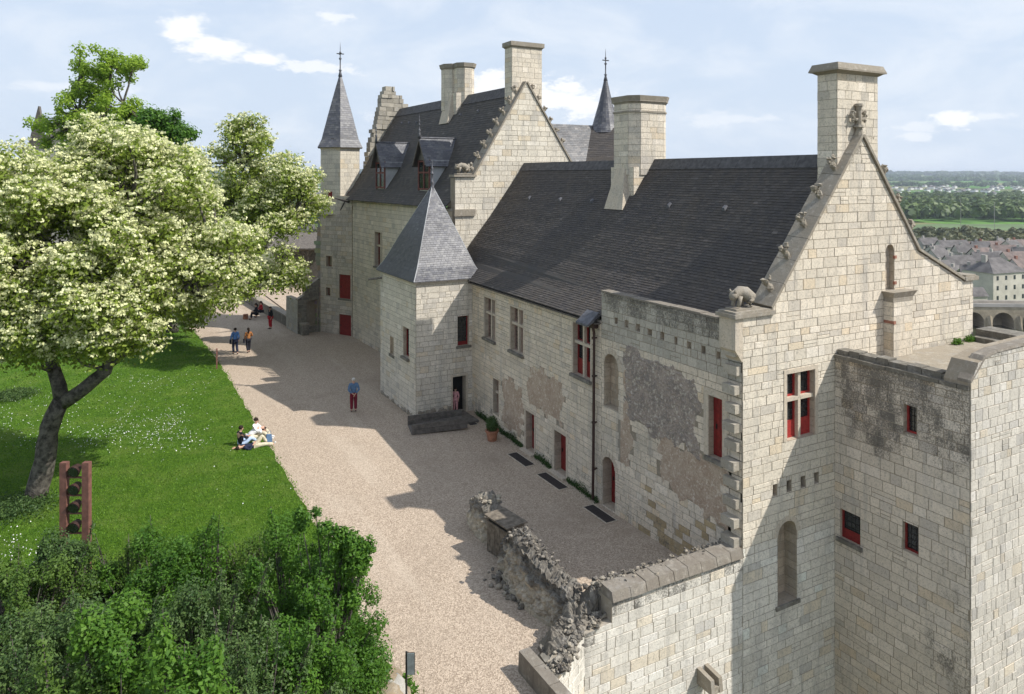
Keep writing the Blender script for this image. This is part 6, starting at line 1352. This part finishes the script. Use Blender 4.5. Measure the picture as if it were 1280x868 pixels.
# ================================================================== PEOPLE
def skin_mesh(name, nodes, edges, m, parent, root=0, sub=2, xf=None):
    me = bpy.data.meshes.new(name); me.from_pydata([tuple(xf(Vector(p))) if xf else p for p, r in nodes], edges, []); o = bpy.data.objects.new(name, me); COL.objects.link(o)
    o.modifiers.new('skin', 'SKIN'); 
    if not me.skin_vertices: me.skin_vertices.new()
    for i, (p, r) in enumerate(nodes):
        rr = r if hasattr(r, '__len__') else (r, r); me.skin_vertices[0].data[i].radius = rr; me.skin_vertices[0].data[i].use_root = (i == root)
    s_ = o.modifiers.new('sub', 'SUBSURF'); s_.levels = sub; s_.render_levels = sub
    me.materials.append(m); o.parent = parent; o.location = (0, 0, 0); return o
def person(loc, yaw, label, top, trs, hair, shoes='black', pose=None, h=1.72, female=False, extras=(), rot=None):
    """pose: dict of joints in a body frame (x right, y forward, z up), metres for a 1.72 m figure"""
    r = thing('person', loc, label, 'person'); k_ = h/1.72; r.rotation_euler = rot or (0, 0, yaw); r.scale = (k_, k_, k_)
    J = dict(pel=(0, 0, .93), waist=(0, 0, 1.08), chest=(0, .01, 1.28), neck=(0, 0, 1.45), nk2=(0, .01, 1.50), head=(0, .02, 1.58), crown=(0, .015, 1.68),
             hl=(-.09, 0, .90), hr=(.09, 0, .90), kl=(-.10, .02, .49), kr=(.10, .02, .49), al=(-.10, -.02, .09), ar=(.10, -.02, .09), tl=(-.11, .14, .03), tr=(.11, .14, .03),
             sl=(-.18, 0, 1.40), sr=(.18, 0, 1.40), el=(-.23, -.03, 1.13), er=(.23, -.03, 1.13), wl=(-.22, .05, .90), wr=(.22, .05, .90))
    if pose: J.update(pose)
    sw = .92 if female else 1.0
    names = ['pel', 'waist', 'chest', 'neck', 'nk2', 'head', 'crown', 'hl', 'kl', 'al', 'tl', 'hr', 'kr', 'ar', 'tr', 'sl', 'el', 'wl', 'sr', 'er', 'wr']
    rad = dict(pel=(.135, .10), waist=(.12*sw, .09), chest=(.14*sw, .10), neck=.06, nk2=.05, head=(.078, .095), crown=(.06, .07), hl=.085, kl=.055, al=.038, tl=.032, hr=.085, kr=.055, ar=.038, tr=.032, sl=.055, el=.04, wl=.027, sr=.055, er=.04, wr=.027)
    nodes = [(J[n_], rad[n_]) for n_ in names]; ix = {n_: i for i, n_ in enumerate(names)}
    E_ = [(ix[a], ix[b_]) for a, b_ in (('pel', 'waist'), ('waist', 'chest'), ('chest', 'neck'), ('neck', 'nk2'), ('nk2', 'head'), ('head', 'crown'), ('pel', 'hl'), ('hl', 'kl'), ('kl', 'al'), ('al', 'tl'), ('pel', 'hr'), ('hr', 'kr'), ('kr', 'ar'), ('ar', 'tr'), ('chest', 'sl'), ('sl', 'el'), ('el', 'wl'), ('chest', 'sr'), ('sr', 'er'), ('er', 'wr'))]
    # hands: palm and five fingers each
    for w_, e_, sx in (('wl', 'el', -1), ('wr', 'er', 1)):
        W_, E2 = Vector(J[w_]), Vector(J[e_]); d = (W_-E2).normalized(); side = d.cross(Vector((1, 0, 0))).normalized() if abs(d.x) < .9 else Vector((0, 1, 0)); pal = len(nodes)
        nodes.append((tuple(W_+d*.07), (.034, .018))); E_.append((ix[w_], pal)); inn = d.cross(side)*-sx
        for q, ln in ((-.9, .07), (-.3, .085), (.3, .08), (.9, .062)):
            a = len(nodes); s0 = W_+d*.10+side*q*.030; nodes.append((tuple(s0), .010)); nodes.append((tuple(s0+d*ln*.5+inn*.01), .009)); nodes.append((tuple(s0+d*ln*.85+inn*.03), .008)); E_ += [(pal, a), (a, a+1), (a+1, a+2)]
        a = len(nodes); nodes.append((tuple(W_+d*.05+side*.045), .011)); nodes.append((tuple(W_+d*.09+side*.06+inn*.02), .009)); E_ += [(pal, a), (a, a+1)]
    skin_mesh('body', nodes, E_, M['skin'], r)
    hd, cr = Vector(J['head']), Vector(J['crown']); upv = (cr-Vector(J['nk2'])).normalized(); fwd = Vector((0, 1, 0)); fwd = (fwd-upv*fwd.dot(upv)).normalized() if abs(fwd.dot(upv)) < .95 else Vector((0, 0, 1)); rt_ = fwd.cross(upv)
    w0 = WORLD[r.name]; WORLD[r.name] = Vector((0, 0, 0))
    # face: nose, ears, eyes, mouth
    g = MB(); g.tube([hd+fwd*.085+upv*.03, hd+fwd*.115-upv*.01, hd+fwd*.09-upv*.018], [.01, .016, .01], 5)
    for sx in (-1, 1): g.blob(tuple(hd+rt_*sx*.083), .024, 1, .1, (6, 5), (.5, 1, 1.3))
    g.build('nose_and_ears', M['skin'], r)
    g = MB()
    for sx in (-1, 1): g.blob(tuple(hd+fwd*.085+rt_*sx*.034+upv*.028), .011, 1, 0, (6, 5))
    g.tube([hd+fwd*.088-upv*.045-rt_*.022, hd+fwd*.094-upv*.045, hd+fwd*.088-upv*.045+rt_*.022], .005, 4); g.build('eyes_and_mouth', M['hair_dark'], r)
    g = MB(); c = cr-upv*.035-fwd*.018; g.blob(tuple(c), .098, 3, .05, (12, 8), (1, 1.08, .95)); 
    if female: g.tube([c-fwd*.07, c-fwd*.105-upv*.12, c-fwd*.08-upv*.30], [.06, .06, .03], 8)
    g.build('hair', M[hair], r, smooth=True)
    # clothes follow the body
    T = [(J['waist'][:2]+(J['waist'][2]-.16,) if not pose or 'lie' not in pose else J['pel'], (.165*sw, .125)), (J['waist'], (.15*sw, .115)), (J['chest'], (.165*sw, .122)), (J['neck'], (.075, .07)), (J['sl'], .075), (tuple(Vector(J['sl']).lerp(Vector(J['el']), .5)), .066), (J['el'], .058), (tuple(Vector(J['el']).lerp(Vector(J['wl']), .85)), .045), (J['sr'], .075), (tuple(Vector(J['sr']).lerp(Vector(J['er']), .5)), .066), (J['er'], .058), (tuple(Vector(J['er']).lerp(Vector(J['wr']), .85)), .045)]
    skin_mesh('jacket' if not female else 'top', T, [(0, 1), (1, 2), (2, 3), (2, 4), (4, 5), (5, 6), (6, 7), (2, 8), (8, 9), (9, 10), (10, 11)], M[top], r)
    B = [(J['pel'], (.17, .13)), (J['hl'], .115), (tuple(Vector(J['hl']).lerp(Vector(J['kl']), .5)), .105), (J['kl'], .088), (tuple(Vector(J['kl']).lerp(Vector(J['al']), .9)), .075), (J['hr'], .115), (tuple(Vector(J['hr']).lerp(Vector(J['kr']), .5)), .105), (J['kr'], .088), (tuple(Vector(J['kr']).lerp(Vector(J['ar']), .9)), .075)]
    skin_mesh('trousers', B, [(0, 1), (1, 2), (2, 3), (3, 4), (0, 5), (5, 6), (6, 7), (7, 8)], M[trs], r)
    for s_ in 'lr':
        a_, t_ = Vector(J['a'+s_]), Vector(J['t'+s_]); d = (t_-a_); skin_mesh('shoe', [(tuple(a_-d*.15+Vector((0, 0, -.03 if not pose or 'lie' not in pose else 0))), .045), (tuple(a_+d*.5+Vector((0, 0, -.02 if not pose or 'lie' not in pose else 0))), .045), (tuple(t_+d*.15), .036)], [(0, 1), (1, 2)], M[shoes], r, sub=1)
    for ex in extras: ex(r, J)
    WORLD[r.name] = w0
    return r
def bag(r, J):
    g = MB(); g.hull([(-.34, -.10, .72), (-.24, -.10, .72), (-.24, .12, .72), (-.34, .12, .72)], [(-.33, -.08, .98), (-.25, -.08, .98), (-.25, .10, .98), (-.33, .10, .98)]); g.tube([(-.29, -.06, .98), (-.12, -.09, 1.3), (.10, 0, 1.47)], .012, 5); g.build('shoulder_bag', M['cloth_dark'], r)
x, y = cam_ground(442, 515)
person((x, y, 0), -math.radians(10), 'person in a blue jacket and dark red trousers standing alone, hands behind the back', 'cloth_denim', 'cloth_maroon', 'hair_grey', pose=dict(el=(-.26, -.10, 1.14), er=(.26, -.10, 1.14), wl=(-.06, -.17, .96), wr=(.06, -.18, .94)))
x, y = cam_ground(294, 443)
person((x, y, 0), math.radians(5), 'person in a bright blue top walking away on the path, left of the pair', 'cloth_blue', 'cloth_navy', 'hair_dark', h=1.76, extras=(bag,), pose=dict(kl=(-.10, .10, .50), al=(-.10, .02, .10), tl=(-.11, .18, .05), kr=(.10, -.02, .49), ar=(.10, -.22, .12), tr=(.10, -.10, .03), wl=(-.27, .10, .93), el=(-.27, -.08, 1.14)))
x, y = cam_ground(310.5, 441)
person((x, y, 0), math.radians(5), 'person in an orange brown jacket and dark trousers walking, right of the pair', 'cloth_orange', 'cloth_dark', 'hair_dark', h=1.68, female=True, extras=(bag,), pose=dict(kl=(-.09, -.02, .49), al=(-.08, -.18, .12), tl=(-.08, -.06, .03), kr=(.09, .10, .5), ar=(.08, .05, .09), tr=(.08, .2, .04), wr=(.12, .18, 1.12), er=(.27, .0, 1.15)))
# child in the turret doorway
person((15.56, 33.98, .0), math.radians(150), 'child in pale pink clothes standing in the dark turret doorway', 'cloth_pink', 'cloth_pink', 'hair_dark', h=1.25, female=True, shoes='cloth_white')
# people by the far parapet
sit = dict(pel=(0, 0, .50), waist=(0, .0, .66), chest=(0, .04, .88), neck=(0, .06, 1.05), nk2=(0, .07, 1.10), head=(0, .09, 1.18), crown=(0, .09, 1.28), hl=(-.09, .02, .48), hr=(.09, .02, .48), kl=(-.12, .42, .50), kr=(.12, .42, .50), al=(-.12, .44, .10), ar=(.12, .44, .10), tl=(-.13, .60, .04), tr=(.13, .60, .04), sl=(-.18, .05, 1.0), sr=(.18, .05, 1.0), el=(-.24, .10, .74), er=(.24, .10, .74), wl=(-.10, .32, .66), wr=(.10, .32, .66))
for (px, py), lab, a_, b__, hr, st_, yw in (((338, 411), 'person in dark jacket and bright red trousers standing by the far parapet', 'cloth_dark', 'cloth_red', 'hair_dark', None, 1.9), ((321, 399), 'person in dark clothes seated at the far parapet', 'cloth_dark', 'cloth_dark', 'hair_dark', sit, 1.5), ((327, 396), 'person in a red top seated furthest along the far parapet', 'cloth_red', 'cloth_dark', 'hair_dark', sit, 1.7)):
    x, y = cam_ground(px, py); person((x, y, 0), yw, lab, a_, b__, hr, pose=st_, female=st_ is not None)
# picnic group on the grass
ls = dict(lie=1, pel=(0, 0, .13), waist=(0, -.18, .13), chest=(0, -.38, .15), neck=(0, -.56, .14), nk2=(0, -.61, .14), head=(0, -.70, .15), crown=(0, -.80, .15), hl=(-.09, .04, .12), hr=(.09, .04, .12), kl=(-.12, .34, .46), kr=(.12, .40, .13), al=(-.12, .55, .08), ar=(.12, .82, .07), tl=(-.13, .76, .05), tr=(.16, .88, .17), sl=(-.18, -.50, .13), sr=(.18, -.50, .13), el=(-.34, -.62, .08), er=(.34, -.30, .08), wl=(-.22, -.82, .09), wr=(.20, -.12, .24))
up_ = dict(lie=1, pel=(0, 0, .12), waist=(0, -.06, .27), chest=(0, -.10, .48), neck=(0, -.06, .66), nk2=(0, -.04, .70), head=(0, -.01, .78), crown=(0, -.01, .88), hl=(-.10, .05, .12), hr=(.10, .05, .12), kl=(-.16, .34, .36), kr=(.16, .36, .34), al=(-.10, .62, .08), ar=(.12, .66, .08), tl=(-.10, .76, .05), tr=(.13, .80, .05), sl=(-.18, -.08, .60), sr=(.18, -.08, .60), el=(-.24, .10, .40), er=(.24, .10, .40), wl=(-.10, .28, .38), wr=(.10, .28, .36))
x, y = cam_ground(302, 559); person((x, y, .03), math.radians(-70), 'person in dark top and pale blue trousers sitting at the left of the group', 'cloth_dark', 'cloth_lightblue', 'hair_dark', pose=up_, shoes='cloth_white')
crouch = dict(lie=1, pel=(0, 0, .16), waist=(0, .12, .30), chest=(0, .32, .40), neck=(0, .50, .42), nk2=(0, .54, .42), head=(0, .62, .40), crown=(0, .70, .36), hl=(-.10, .05, .14), hr=(.10, .05, .14), kl=(-.18, .34, .14), kr=(.18, .34, .14), al=(-.12, -.02, .07), ar=(.12, -.02, .07), tl=(-.12, -.14, .05), tr=(.12, -.14, .05), sl=(-.17, .42, .38), sr=(.17, .42, .38), el=(-.26, .52, .20), er=(.26, .52, .20), wl=(-.14, .70, .08), wr=(.14, .70, .08))
x, y = cam_ground(311, 552); person((x, y, .05), math.radians(-80), 'person in cream clothes crouching bent forward in the middle of the group', 'cloth_white', 'cloth_beige', 'hair_dark', pose=crouch, shoes='black', h=1.8)
x, y = cam_ground(319, 561); person((x, y, .04), math.radians(-88), 'person in dark top and beige trousers lying at the front right of the group', 'cloth_navy', 'cloth_beige', 'hair_dark', pose=ls, shoes='cloth_white', h=1.65, female=True)
x, y = cam_ground(321, 549); person((x, y, .04), math.radians(-120), 'person sitting up in a white top on the grass at the back of the group', 'cloth_white', 'cloth_beige', 'hair_dark', pose=up_, shoes='cloth_white')
x, y = cam_ground(336, 556); bgx = thing('bag', (x, y, 0), 'blue denim bag standing on the grass edge right of the picnic group', 'bag'); g = MB(); g.hull([(x-.14, y-.1, .04), (x+.14, y-.12, .04), (x+.15, y+.08, .04), (x-.13, y+.1, .04)], [(x-.10, y-.04, .46), (x+.12, y-.05, .44), (x+.12, y+.03, .45), (x-.10, y+.04, .47)]); g.build('bag_body', M['cloth_denim'], bgx); g = MB(); g.tube([(x-.08, y, .45), (x-.02, y, .6), (x+.06, y, .6), (x+.10, y, .44)], .012, 5); g.build('handle', M['cloth_denim'], bgx)

# ================================================================== VALLEY
def th(x, y):
    D = x*FX+y*FY; z = -33.0
    if D > 1500: t = min(1, (D-1500)/4500); z += (52*t*t*(3-2*t))*(0.86+.14*math.sin(x*.0006+1)+.06*math.sin(x*.0021+y*.001))
    return z
mb = MB(); ds = [40, 90, 140, 190, 232, 233, 260, 320, 420, 600, 850, 1200, 1600, 2100, 2700, 3300, 4000, 4700, 5400, 6200, 7200, 9000, 14000]; ncol = 70
for D in ds:
    for j in range(ncol+1):
        s = (-1.6+3.2*j/ncol)*(D+260); x, y = fs(D, s); z = th(x, y)
        if D < 232.5: z = -36.0
        mb.v.append((x, y, z))
for i in range(len(ds)-1):
    for j in range(ncol): a = i*(ncol+1)+j; mb.f.append((a, a+1, a+ncol+2, a+ncol+1)); mb.c.append((.5, .5, .5, 1))
struct(mb.build('valley_ground', M['fields'], smooth=True))
mb = MB(); mb.add([fs(-400, -900)+(-36.2,), fs(-400, 900)+(-36.2,), fs(42, 900)+(-36.2,), fs(42, -900)+(-36.2,)], [(0, 1, 2, 3)]); struct(mb.build('near_lowland', M['earth']))
mb = MB(); mb.add([fs(42, -900)+(-34.2,), fs(42, 900)+(-34.2,), fs(236, 900)+(-34.2,), fs(236, -900)+(-34.2,)], [(0, 1, 2, 3)]); struct(mb.build('river', M['water']))
# river bank wall
g = MB(); 
for j in range(40): s = -200+j*14; g.hull([fs(231.5, s)+(-35,), fs(231.5, s+13.9)+(-35,), fs(234, s+13.9)+(-35,), fs(234, s)+(-35,)], [fs(232, s)+(-31.6,), fs(232, s+13.9)+(-31.6,), fs(234, s+13.9)+(-31.6,), fs(234, s)+(-31.6,)])
emb = g.build('embankment', M['farwall2']); struct(emb)
# bridge crossing away to the right
br = thing('river_bridge', fs(214, 140)+(-34,), 'pale stone arched road bridge crossing the river at the right edge', 'bridge')
bA = Vector(fs(222, 125)); bdir = Vector(fs(218, 190))-bA; BL = bdir.length; bdir.normalize(); bn = Vector((bdir.y, -bdir.x)); bn = bn if bn.dot(-bA) > 0 else -bn
bops = [Op(2+i*8.6, 8.2+i*8.6, -34.5, -29.2, arch=True, fill='none', depth=6) for i in range(7)]
Wall(br, bA, bdir, bn, BL, -34.6, [(0, -27.6), (BL, -27.6)], bops, thick=6, name='arcade', blocks=False, coremat='farbridge' if 'farbridge' in M else 'trim')
g = MB()
for off in (0, -6.3): a = bA+bn*(.15+off); e = bA+bn*(-.25+off); g.hull([(a.x, a.y, -27.59), (a.x+bdir.x*BL, a.y+bdir.y*BL, -27.59), (e.x+bdir.x*BL, e.y+bdir.y*BL, -27.59), (e.x, e.y, -27.59)], [(a.x, a.y, -26.6), (a.x+bdir.x*BL, a.y+bdir.y*BL, -26.6), (e.x+bdir.x*BL, e.y+bdir.y*BL, -26.6), (e.x, e.y, -26.6)])
g.build('parapet', M['farwall2'], br)
for i in range(7):
    p = bA+bdir*(1.1+i*8.6)+bn*.02; g = MB(); g.hull([(p.x-bdir.x*1, p.y-bdir.y*1, -34.6), (p.x+bdir.x*1, p.y+bdir.y*1, -34.6), (p.x+bn.x*1.6, p.y+bn.y*1.6, -34.6)], [(p.x-bdir.x*.9, p.y-bdir.y*.9, -30.6), (p.x+bdir.x*.9, p.y+bdir.y*.9, -30.6), (p.x+bn.x*.3, p.y+bn.y*.3, -30)]); g.build('cutwater', M['farbridge'], br)
# houses
def house(D, px, w, dep, h, rh, ang, label, wm='farwall', rm='farroof', hip=False, floors=2, nwin=4, group='houses of the riverside town'):
    x, y = fs(D, (px-640)/FPX*D); z0 = -33.2; r = thing('town_house', (x, y, z0), label, 'house', group)
    ca, sa = math.cos(ang-YAW), math.sin(ang-YAW)
    def T(u, v, z): return (x+u*ca-v*sa, y+u*sa+v*ca, z0+z)
    def bx(g, u0, u1, v0, v1, z0_, z1_): g.hull([T(u0, v0, z0_), T(u1, v0, z0_), T(u1, v1, z0_), T(u0, v1, z0_)], [T(u0, v0, z1_), T(u1, v0, z1_), T(u1, v1, z1_), T(u0, v1, z1_)])
    g = MB(); bx(g, -w/2, w/2, 0, dep, 0, h); 
    if not hip:
        for u in (-w/2, w/2-.3): g.add([T(u, 0, h), T(u, dep, h), T(u, dep/2, h+rh), T(u+.3, 0, h), T(u+.3, dep, h), T(u+.3, dep/2, h+rh)], [(0, 1, 2), (3, 5, 4), (0, 2, 5, 3), (1, 4, 5, 2)])
    wl = g.build('wall', M[wm], r); g = MB(); o = .4; iw = w/2-(dep*.45 if hip else -o)
    e = h-.05
    g.add([T(-w/2-o, -o, e), T(w/2+o, -o, e), T(w/2+o, dep+o, e), T(-w/2-o, dep+o, e), T(-iw, dep/2, h+rh+.2), T(iw, dep/2, h+rh+.2)], [(0, 1, 5, 4), (1, 2, 5), (2, 3, 4, 5), (3, 0, 4), (0, 3, 2, 1)] if hip else [(0, 1, 5, 4), (2, 3, 4, 5), (0, 3, 2, 1)])
    rf = g.build('roof', M[rm], r); g = MB(); bx(g, -w*.3, -w*.3+1, dep*.45, dep*.6, h+rh*.5, h+rh+1.3); g.build('chimney', M['brick' if rm == 'farroof2' else 'farwall2'], rf)
    if px > 1130:
        for f_ in range(floors):
            for i in range(nwin):
                u = -w/2+w*(i+.5)/nwin; zz = 1.0+f_*(h/floors); g = MB(); bx(g, u-.5, u+.5, -.05, -.002, zz, zz+1.5); g.build('window', M['farwin'], wl)
    return r
H_ = [(262, 1263, 17, 12, 10.5, 4.5, .35, 'large pale three storey house with a hipped slate roof by the bridge', 'farwall', 'farroof', True, 3, 4),
      (275, 1222, 14, 9, 7, 4, -.5, 'pale house with a steep gable left of the large hipped house', 'farwall', 'farroof', False, 2, 3),
      (300, 1188, 12, 9, 6, 4, .3, 'white gabled house seen just beyond the end of the near gable', 'farwall', 'farroof', False, 2, 3),
      (318, 1205, 16, 10, 6, 4, .1, 'long low pale house behind the white gabled one', 'farwall2', 'farroof', False, 2, 4),
      (330, 1235, 14, 9, 6.5, 3.6, -.2, 'grey roofed house in the second row of the town', 'farwall', 'farroof', False, 2, 3),
      (340, 1275, 16, 9, 6, 3.4, .2, 'brown roofed house at the right edge of the town', 'farwall', 'farroof2', False, 2, 3),
      (352, 1180, 14, 9, 6, 3.6, .5, 'grey roofed house in the third row on the left', 'farwall2', 'farroof', False, 2, 3),
      (372, 1215, 18, 9, 6, 3.6, 0, 'wide pale house with slate roof in the third row', 'farwall', 'farroof', False, 2, 4),
      (378, 1258, 16, 9, 5.5, 3.4, -.15, 'brown tiled house in the third row on the right', 'farwall', 'farroof2', False, 2, 3),
      (400, 1196, 22, 10, 6, 3.4, .1, 'long house with grey roof in the fourth row', 'farwall', 'farroof', False, 2, 4),
      (408, 1240, 20, 10, 5, 3.2, 0, 'long brown roofed house in front of the wood', 'farwall2', 'farroof2', False, 1, 4),
      (415, 1165, 15, 9, 6, 3.5, .2, 'grey house half hidden by the gable slope', 'farwall2', 'farroof', False, 2, 3),
      (420, 1282, 20, 10, 5, 3, .1, 'low brown roofed house at the edge of the wood', 'farwall', 'farroof2', False, 1, 3),
      (520, 380, 18, 10, 6, 4, .2, 'pale house glimpsed under the right hand flowering tree', 'farwall', 'farroof', False, 2, 3),
      (480, 352, 16, 10, 6, 4, -.2, 'slate roofed house glimpsed through the flowering tree', 'farwall', 'farroof', False, 2, 3),
      (560, 330, 18, 10, 6, 4, .1, 'grey house glimpsed behind the flowering tree crown', 'farwall2', 'farroof', False, 2, 3),
      (285, 1245, 9, 7, 5.5, 3, .9, 'small gabled annex beside the large hipped house', 'farwall2', 'farroof', False, 2, 2),
      (250, 1225, 8, 6, 4, 2.5, .2, 'small low building close to the bridge end', 'farwall', 'farroof', False, 1, 2)]
for a in H_: house(a[0], a[1], *[q*.74 for q in a[2:4]], *a[4:6], a[6], a[7], *a[8:]) if a[1] != 1263 else house(*a[:7], a[7], *a[8:])
RH = random.Random(9)
for D, px, an, rm_, lab in ((292, 1206, .7, 0, 'small house with slate roof between the white gabled house and the steep gable'), (306, 1252, -.4, 0, 'grey roofed house directly behind the large hipped house'), (312, 1284, .3, 1, 'brown roofed house at the frame edge behind the hipped house'), (335, 1207, -.7, 0, 'small pale house with its gable end turned to the castle'), (345, 1254, .5, 0, 'pale house with dark roof in the middle of the town'), (358, 1233, .2, 1, 'small brown roofed house in the middle rows'), (366, 1280, -.5, 0, 'grey house near the right edge in the upper rows'), (385, 1178, .6, 0, 'small grey roofed house at the upper left of the town'), (392, 1228, -.3, 0, 'narrow pale house near the top of the town'), (398, 1272, .4, 0, 'slate roofed house near the top right of the town'), (412, 1212, -.1, 1, 'low brown house against the wood'), (418, 1258, .8, 0, 'gabled pale house against the wood')):
    house(D, px, RH.uniform(8, 12), RH.uniform(6, 8), RH.uniform(4.5, 6.5), RH.uniform(3, 4), an, lab, 'farwall' if RH.random() < .7 else 'farwall2', 'farroof2' if rm_ else 'farroof', False, 2, 3)
# distant village: tiny houses
R = random.Random(21); vil = MB(); vr = MB()
for i in range(260):
    D = R.uniform(1500, 2500); px = R.uniform(1080, 1480) if i % 3 else R.uniform(300, 420); x, y = fs(D, (px-640)/FPX*D); z = th(x, y); w_, h_ = R.uniform(7, 16), R.uniform(3.5, 7)
    vil.box((x-w_/2, y-5, z-1), (x+w_/2, y+5, z+h_)); vr.add([(x-w_/2-.5, y-5.5, z+h_), (x+w_/2+.5, y-5.5, z+h_), (x+w_/2+.5, y+5.5, z+h_), (x-w_/2-.5, y+5.5, z+h_), (x-w_/2, y, z+h_+3), (x+w_/2, y, z+h_+3)], [(0, 1, 5, 4), (1, 2, 5), (2, 3, 4, 5), (3, 0, 4)])
tag(vil.build('distant_village_walls', M['white'], kind='stuff'), 'scattered white walls of the distant village below the hills', 'village'); tag(vr.build('distant_village_roofs', M['farroof'], kind='stuff'), 'tiny grey roofs of the distant village below the hills', 'village')
# woods
def wood(name, label, rows, m, seed):
    global rng; rng = np.random.default_rng(seed); C = []; A = []; B = []; T_ = []
    for D0, D1, p0_, p1_, n, hmin, hmax, rr in rows:
        D = rng.uniform(D0, D1, n); px = rng.uniform(p0_, p1_, n); s = (px-640)/FPX*D; X = D*FX+s*FY; Y = D*FY-s*FX; h = rng.uniform(hmin, hmax, n); r = rr*rng.uniform(.7, 1.3, n)
        Z = np.array([th(a, b_) for a, b_ in zip(X, Y)]); per = 42; d = unit(n*per); d[:, 2] = np.abs(d[:, 2])**.8; d[:, 2] = np.where(rng.random(n*per) < .25, -.4*d[:, 2], d[:, 2])
        cc = np.repeat(np.stack([X, Y, Z+h*.55], 1), per, 0)+d*np.stack([np.repeat(r, per), np.repeat(r, per), np.repeat(h*.45, per)], 1)*rng.uniform(.7, 1.05, (n*per, 1))
        nn = d+unit(n*per)*.5; nn /= np.linalg.norm(nn, axis=1, keepdims=True); t = np.cross(nn, unit(n*per)); t /= np.linalg.norm(t, axis=1, keepdims=True); b_ = np.cross(nn, t); sz = np.repeat(r, per)[:, None]*.38
        C.append(cc); A.append(t*sz); B.append(b_*sz); T_.append(np.clip(np.repeat(rng.random(n), per)*.7+rng.random(n*per)*.3, 0, 1))
    o = quads(name, np.concatenate(C), np.concatenate(A), np.concatenate(B), M[m], np.concatenate(T_), kind='stuff'); tag(o, label, 'wood')
wood('river_wood', 'mid green wood between the riverside town and the bright meadow', [(425, 540, 1090, 1420, 420, 4, 8, 4.0), (430, 540, 250, 430, 150, 6, 9, 4.5)], 'leaf_far2', 1)
wood('plain_wood', 'broad fresh green wood beyond the bright meadow', [(690, 1150, 1080, 1500, 900, 11, 17, 6.5), (640, 1150, 200, 440, 350, 11, 17, 6.5), (1250, 1500, 1080, 1500, 160, 8, 14, 8)], 'leaf_far', 2)
wood('hill_wood', 'dark tree line along the far hilltops', [(2300, 2700, 1080, 1450, 120, 10, 16, 12), (3300, 3600, 1080, 1450, 150, 10, 18, 18), (5600, 6100, 1060, 1600, 420, 18, 34, 34), (5600, 6100, 150, 480, 260, 18, 34, 34), (4300, 4500, 1080, 1450, 90, 12, 20, 24)], 'leaf_dark', 3)
for (D, px, r, h, lab) in ((236, 1228, 2.2, 3.0, 'low bright green bush at the water by the bridge'), (228, 1262, 2.6, 4.2, 'round bush growing by the bridge arches'), (290, 1206, 3.2, 8, 'dark green tree between the town houses'), (345, 1226, 3, 7, 'small green tree behind the steep gabled house'), (325, 1262, 2.5, 7, 'narrow green tree behind the hipped house')):
    x, y = fs(D, (px-640)/FPX*D); z0 = -34.2 if D < 240 else -33; rng = np.random.default_rng(int(px)); n = 1500; d = unit(n); C = np.array([x, y, z0+h*.6])+d*np.array([r, r, h*.45])*rng.uniform(.5, 1.05, (n, 1)); root = thing('town_tree', (x, y, z0), lab, 'tree', 'trees in the riverside town'); leaves('crown', C, d, M['leaf_green'], .35, root, (x, y, z0)); g = MB(); g.tube([(x, y, z0-.2), (x, y, z0+h*.6)], .25, 6); g.build('trunk', M['bark'], root)
for px, zt_ in ((1201, 26), (1243, 24)):
    D = 560; x, y = fs(D, (px-640)/FPX*D); pl = thing('mast', (x, y, -33), 'thin pale mast rising from the meadow, %s one' % ('left' if px < 1210 else 'right'), 'mast', 'masts in the valley'); g = MB(); g.tube([(x, y, -33), (x, y, -33+zt_)], .17, 5); g.build('pole', M['farwall2'], pl)
# meadow strip
mb = MB(); R = random.Random(3); up1 = [fs(600+R.uniform(-8, 8), s)+(-32.85,) for s in range(-500, 700, 60)]; up2 = [fs(665+R.uniform(-12, 12), s)+(-32.85,) for s in range(-500, 700, 60)]; n = len(up1)
mb.add(up1+up2, [(i, i+1, n+i+1, n+i) for i in range(n-1)]); M['meadow'] = plain('bright_meadow', (0.10, 0.15, 0.055), .9, 0, .02, .2); struct(mb.build('meadow', M['meadow']))
# ------------------------------------------------------------------ haze: the air over the whole scene
m = bpy.data.materials.new('haze_air'); m.use_nodes = True; kk = NT(m.node_tree); kk.n.clear()
pv = kk.new('ShaderNodeVolumePrincipled'); pv.inputs['Color'].default_value = (0.80, 0.88, 1.0, 1); pv.inputs['Density'].default_value = 0.00011; pv.inputs['Anisotropy'].default_value = 0.3
mo = kk.new('ShaderNodeOutputMaterial'); kk.l.new(pv.outputs[0], mo.inputs['Volume'])
g = MB(); g.prism([fs(-1500, -24000), fs(-1500, 24000), fs(15000, 24000), fs(15000, -24000)], -38, 62); hz = g.build('haze', m); hz['kind'] = 'stuff'
tag(hz, 'pale blue haze of the air softening the distant hills', 'haze')
# ------------------------------------------------------------------ render
S.render.engine = 'CYCLES'
S.cycles.max_bounces = 6; S.cycles.transparent_max_bounces = 8; S.cycles.volume_bounces = 0
S.render.resolution_x = 1024; S.render.resolution_y = 694
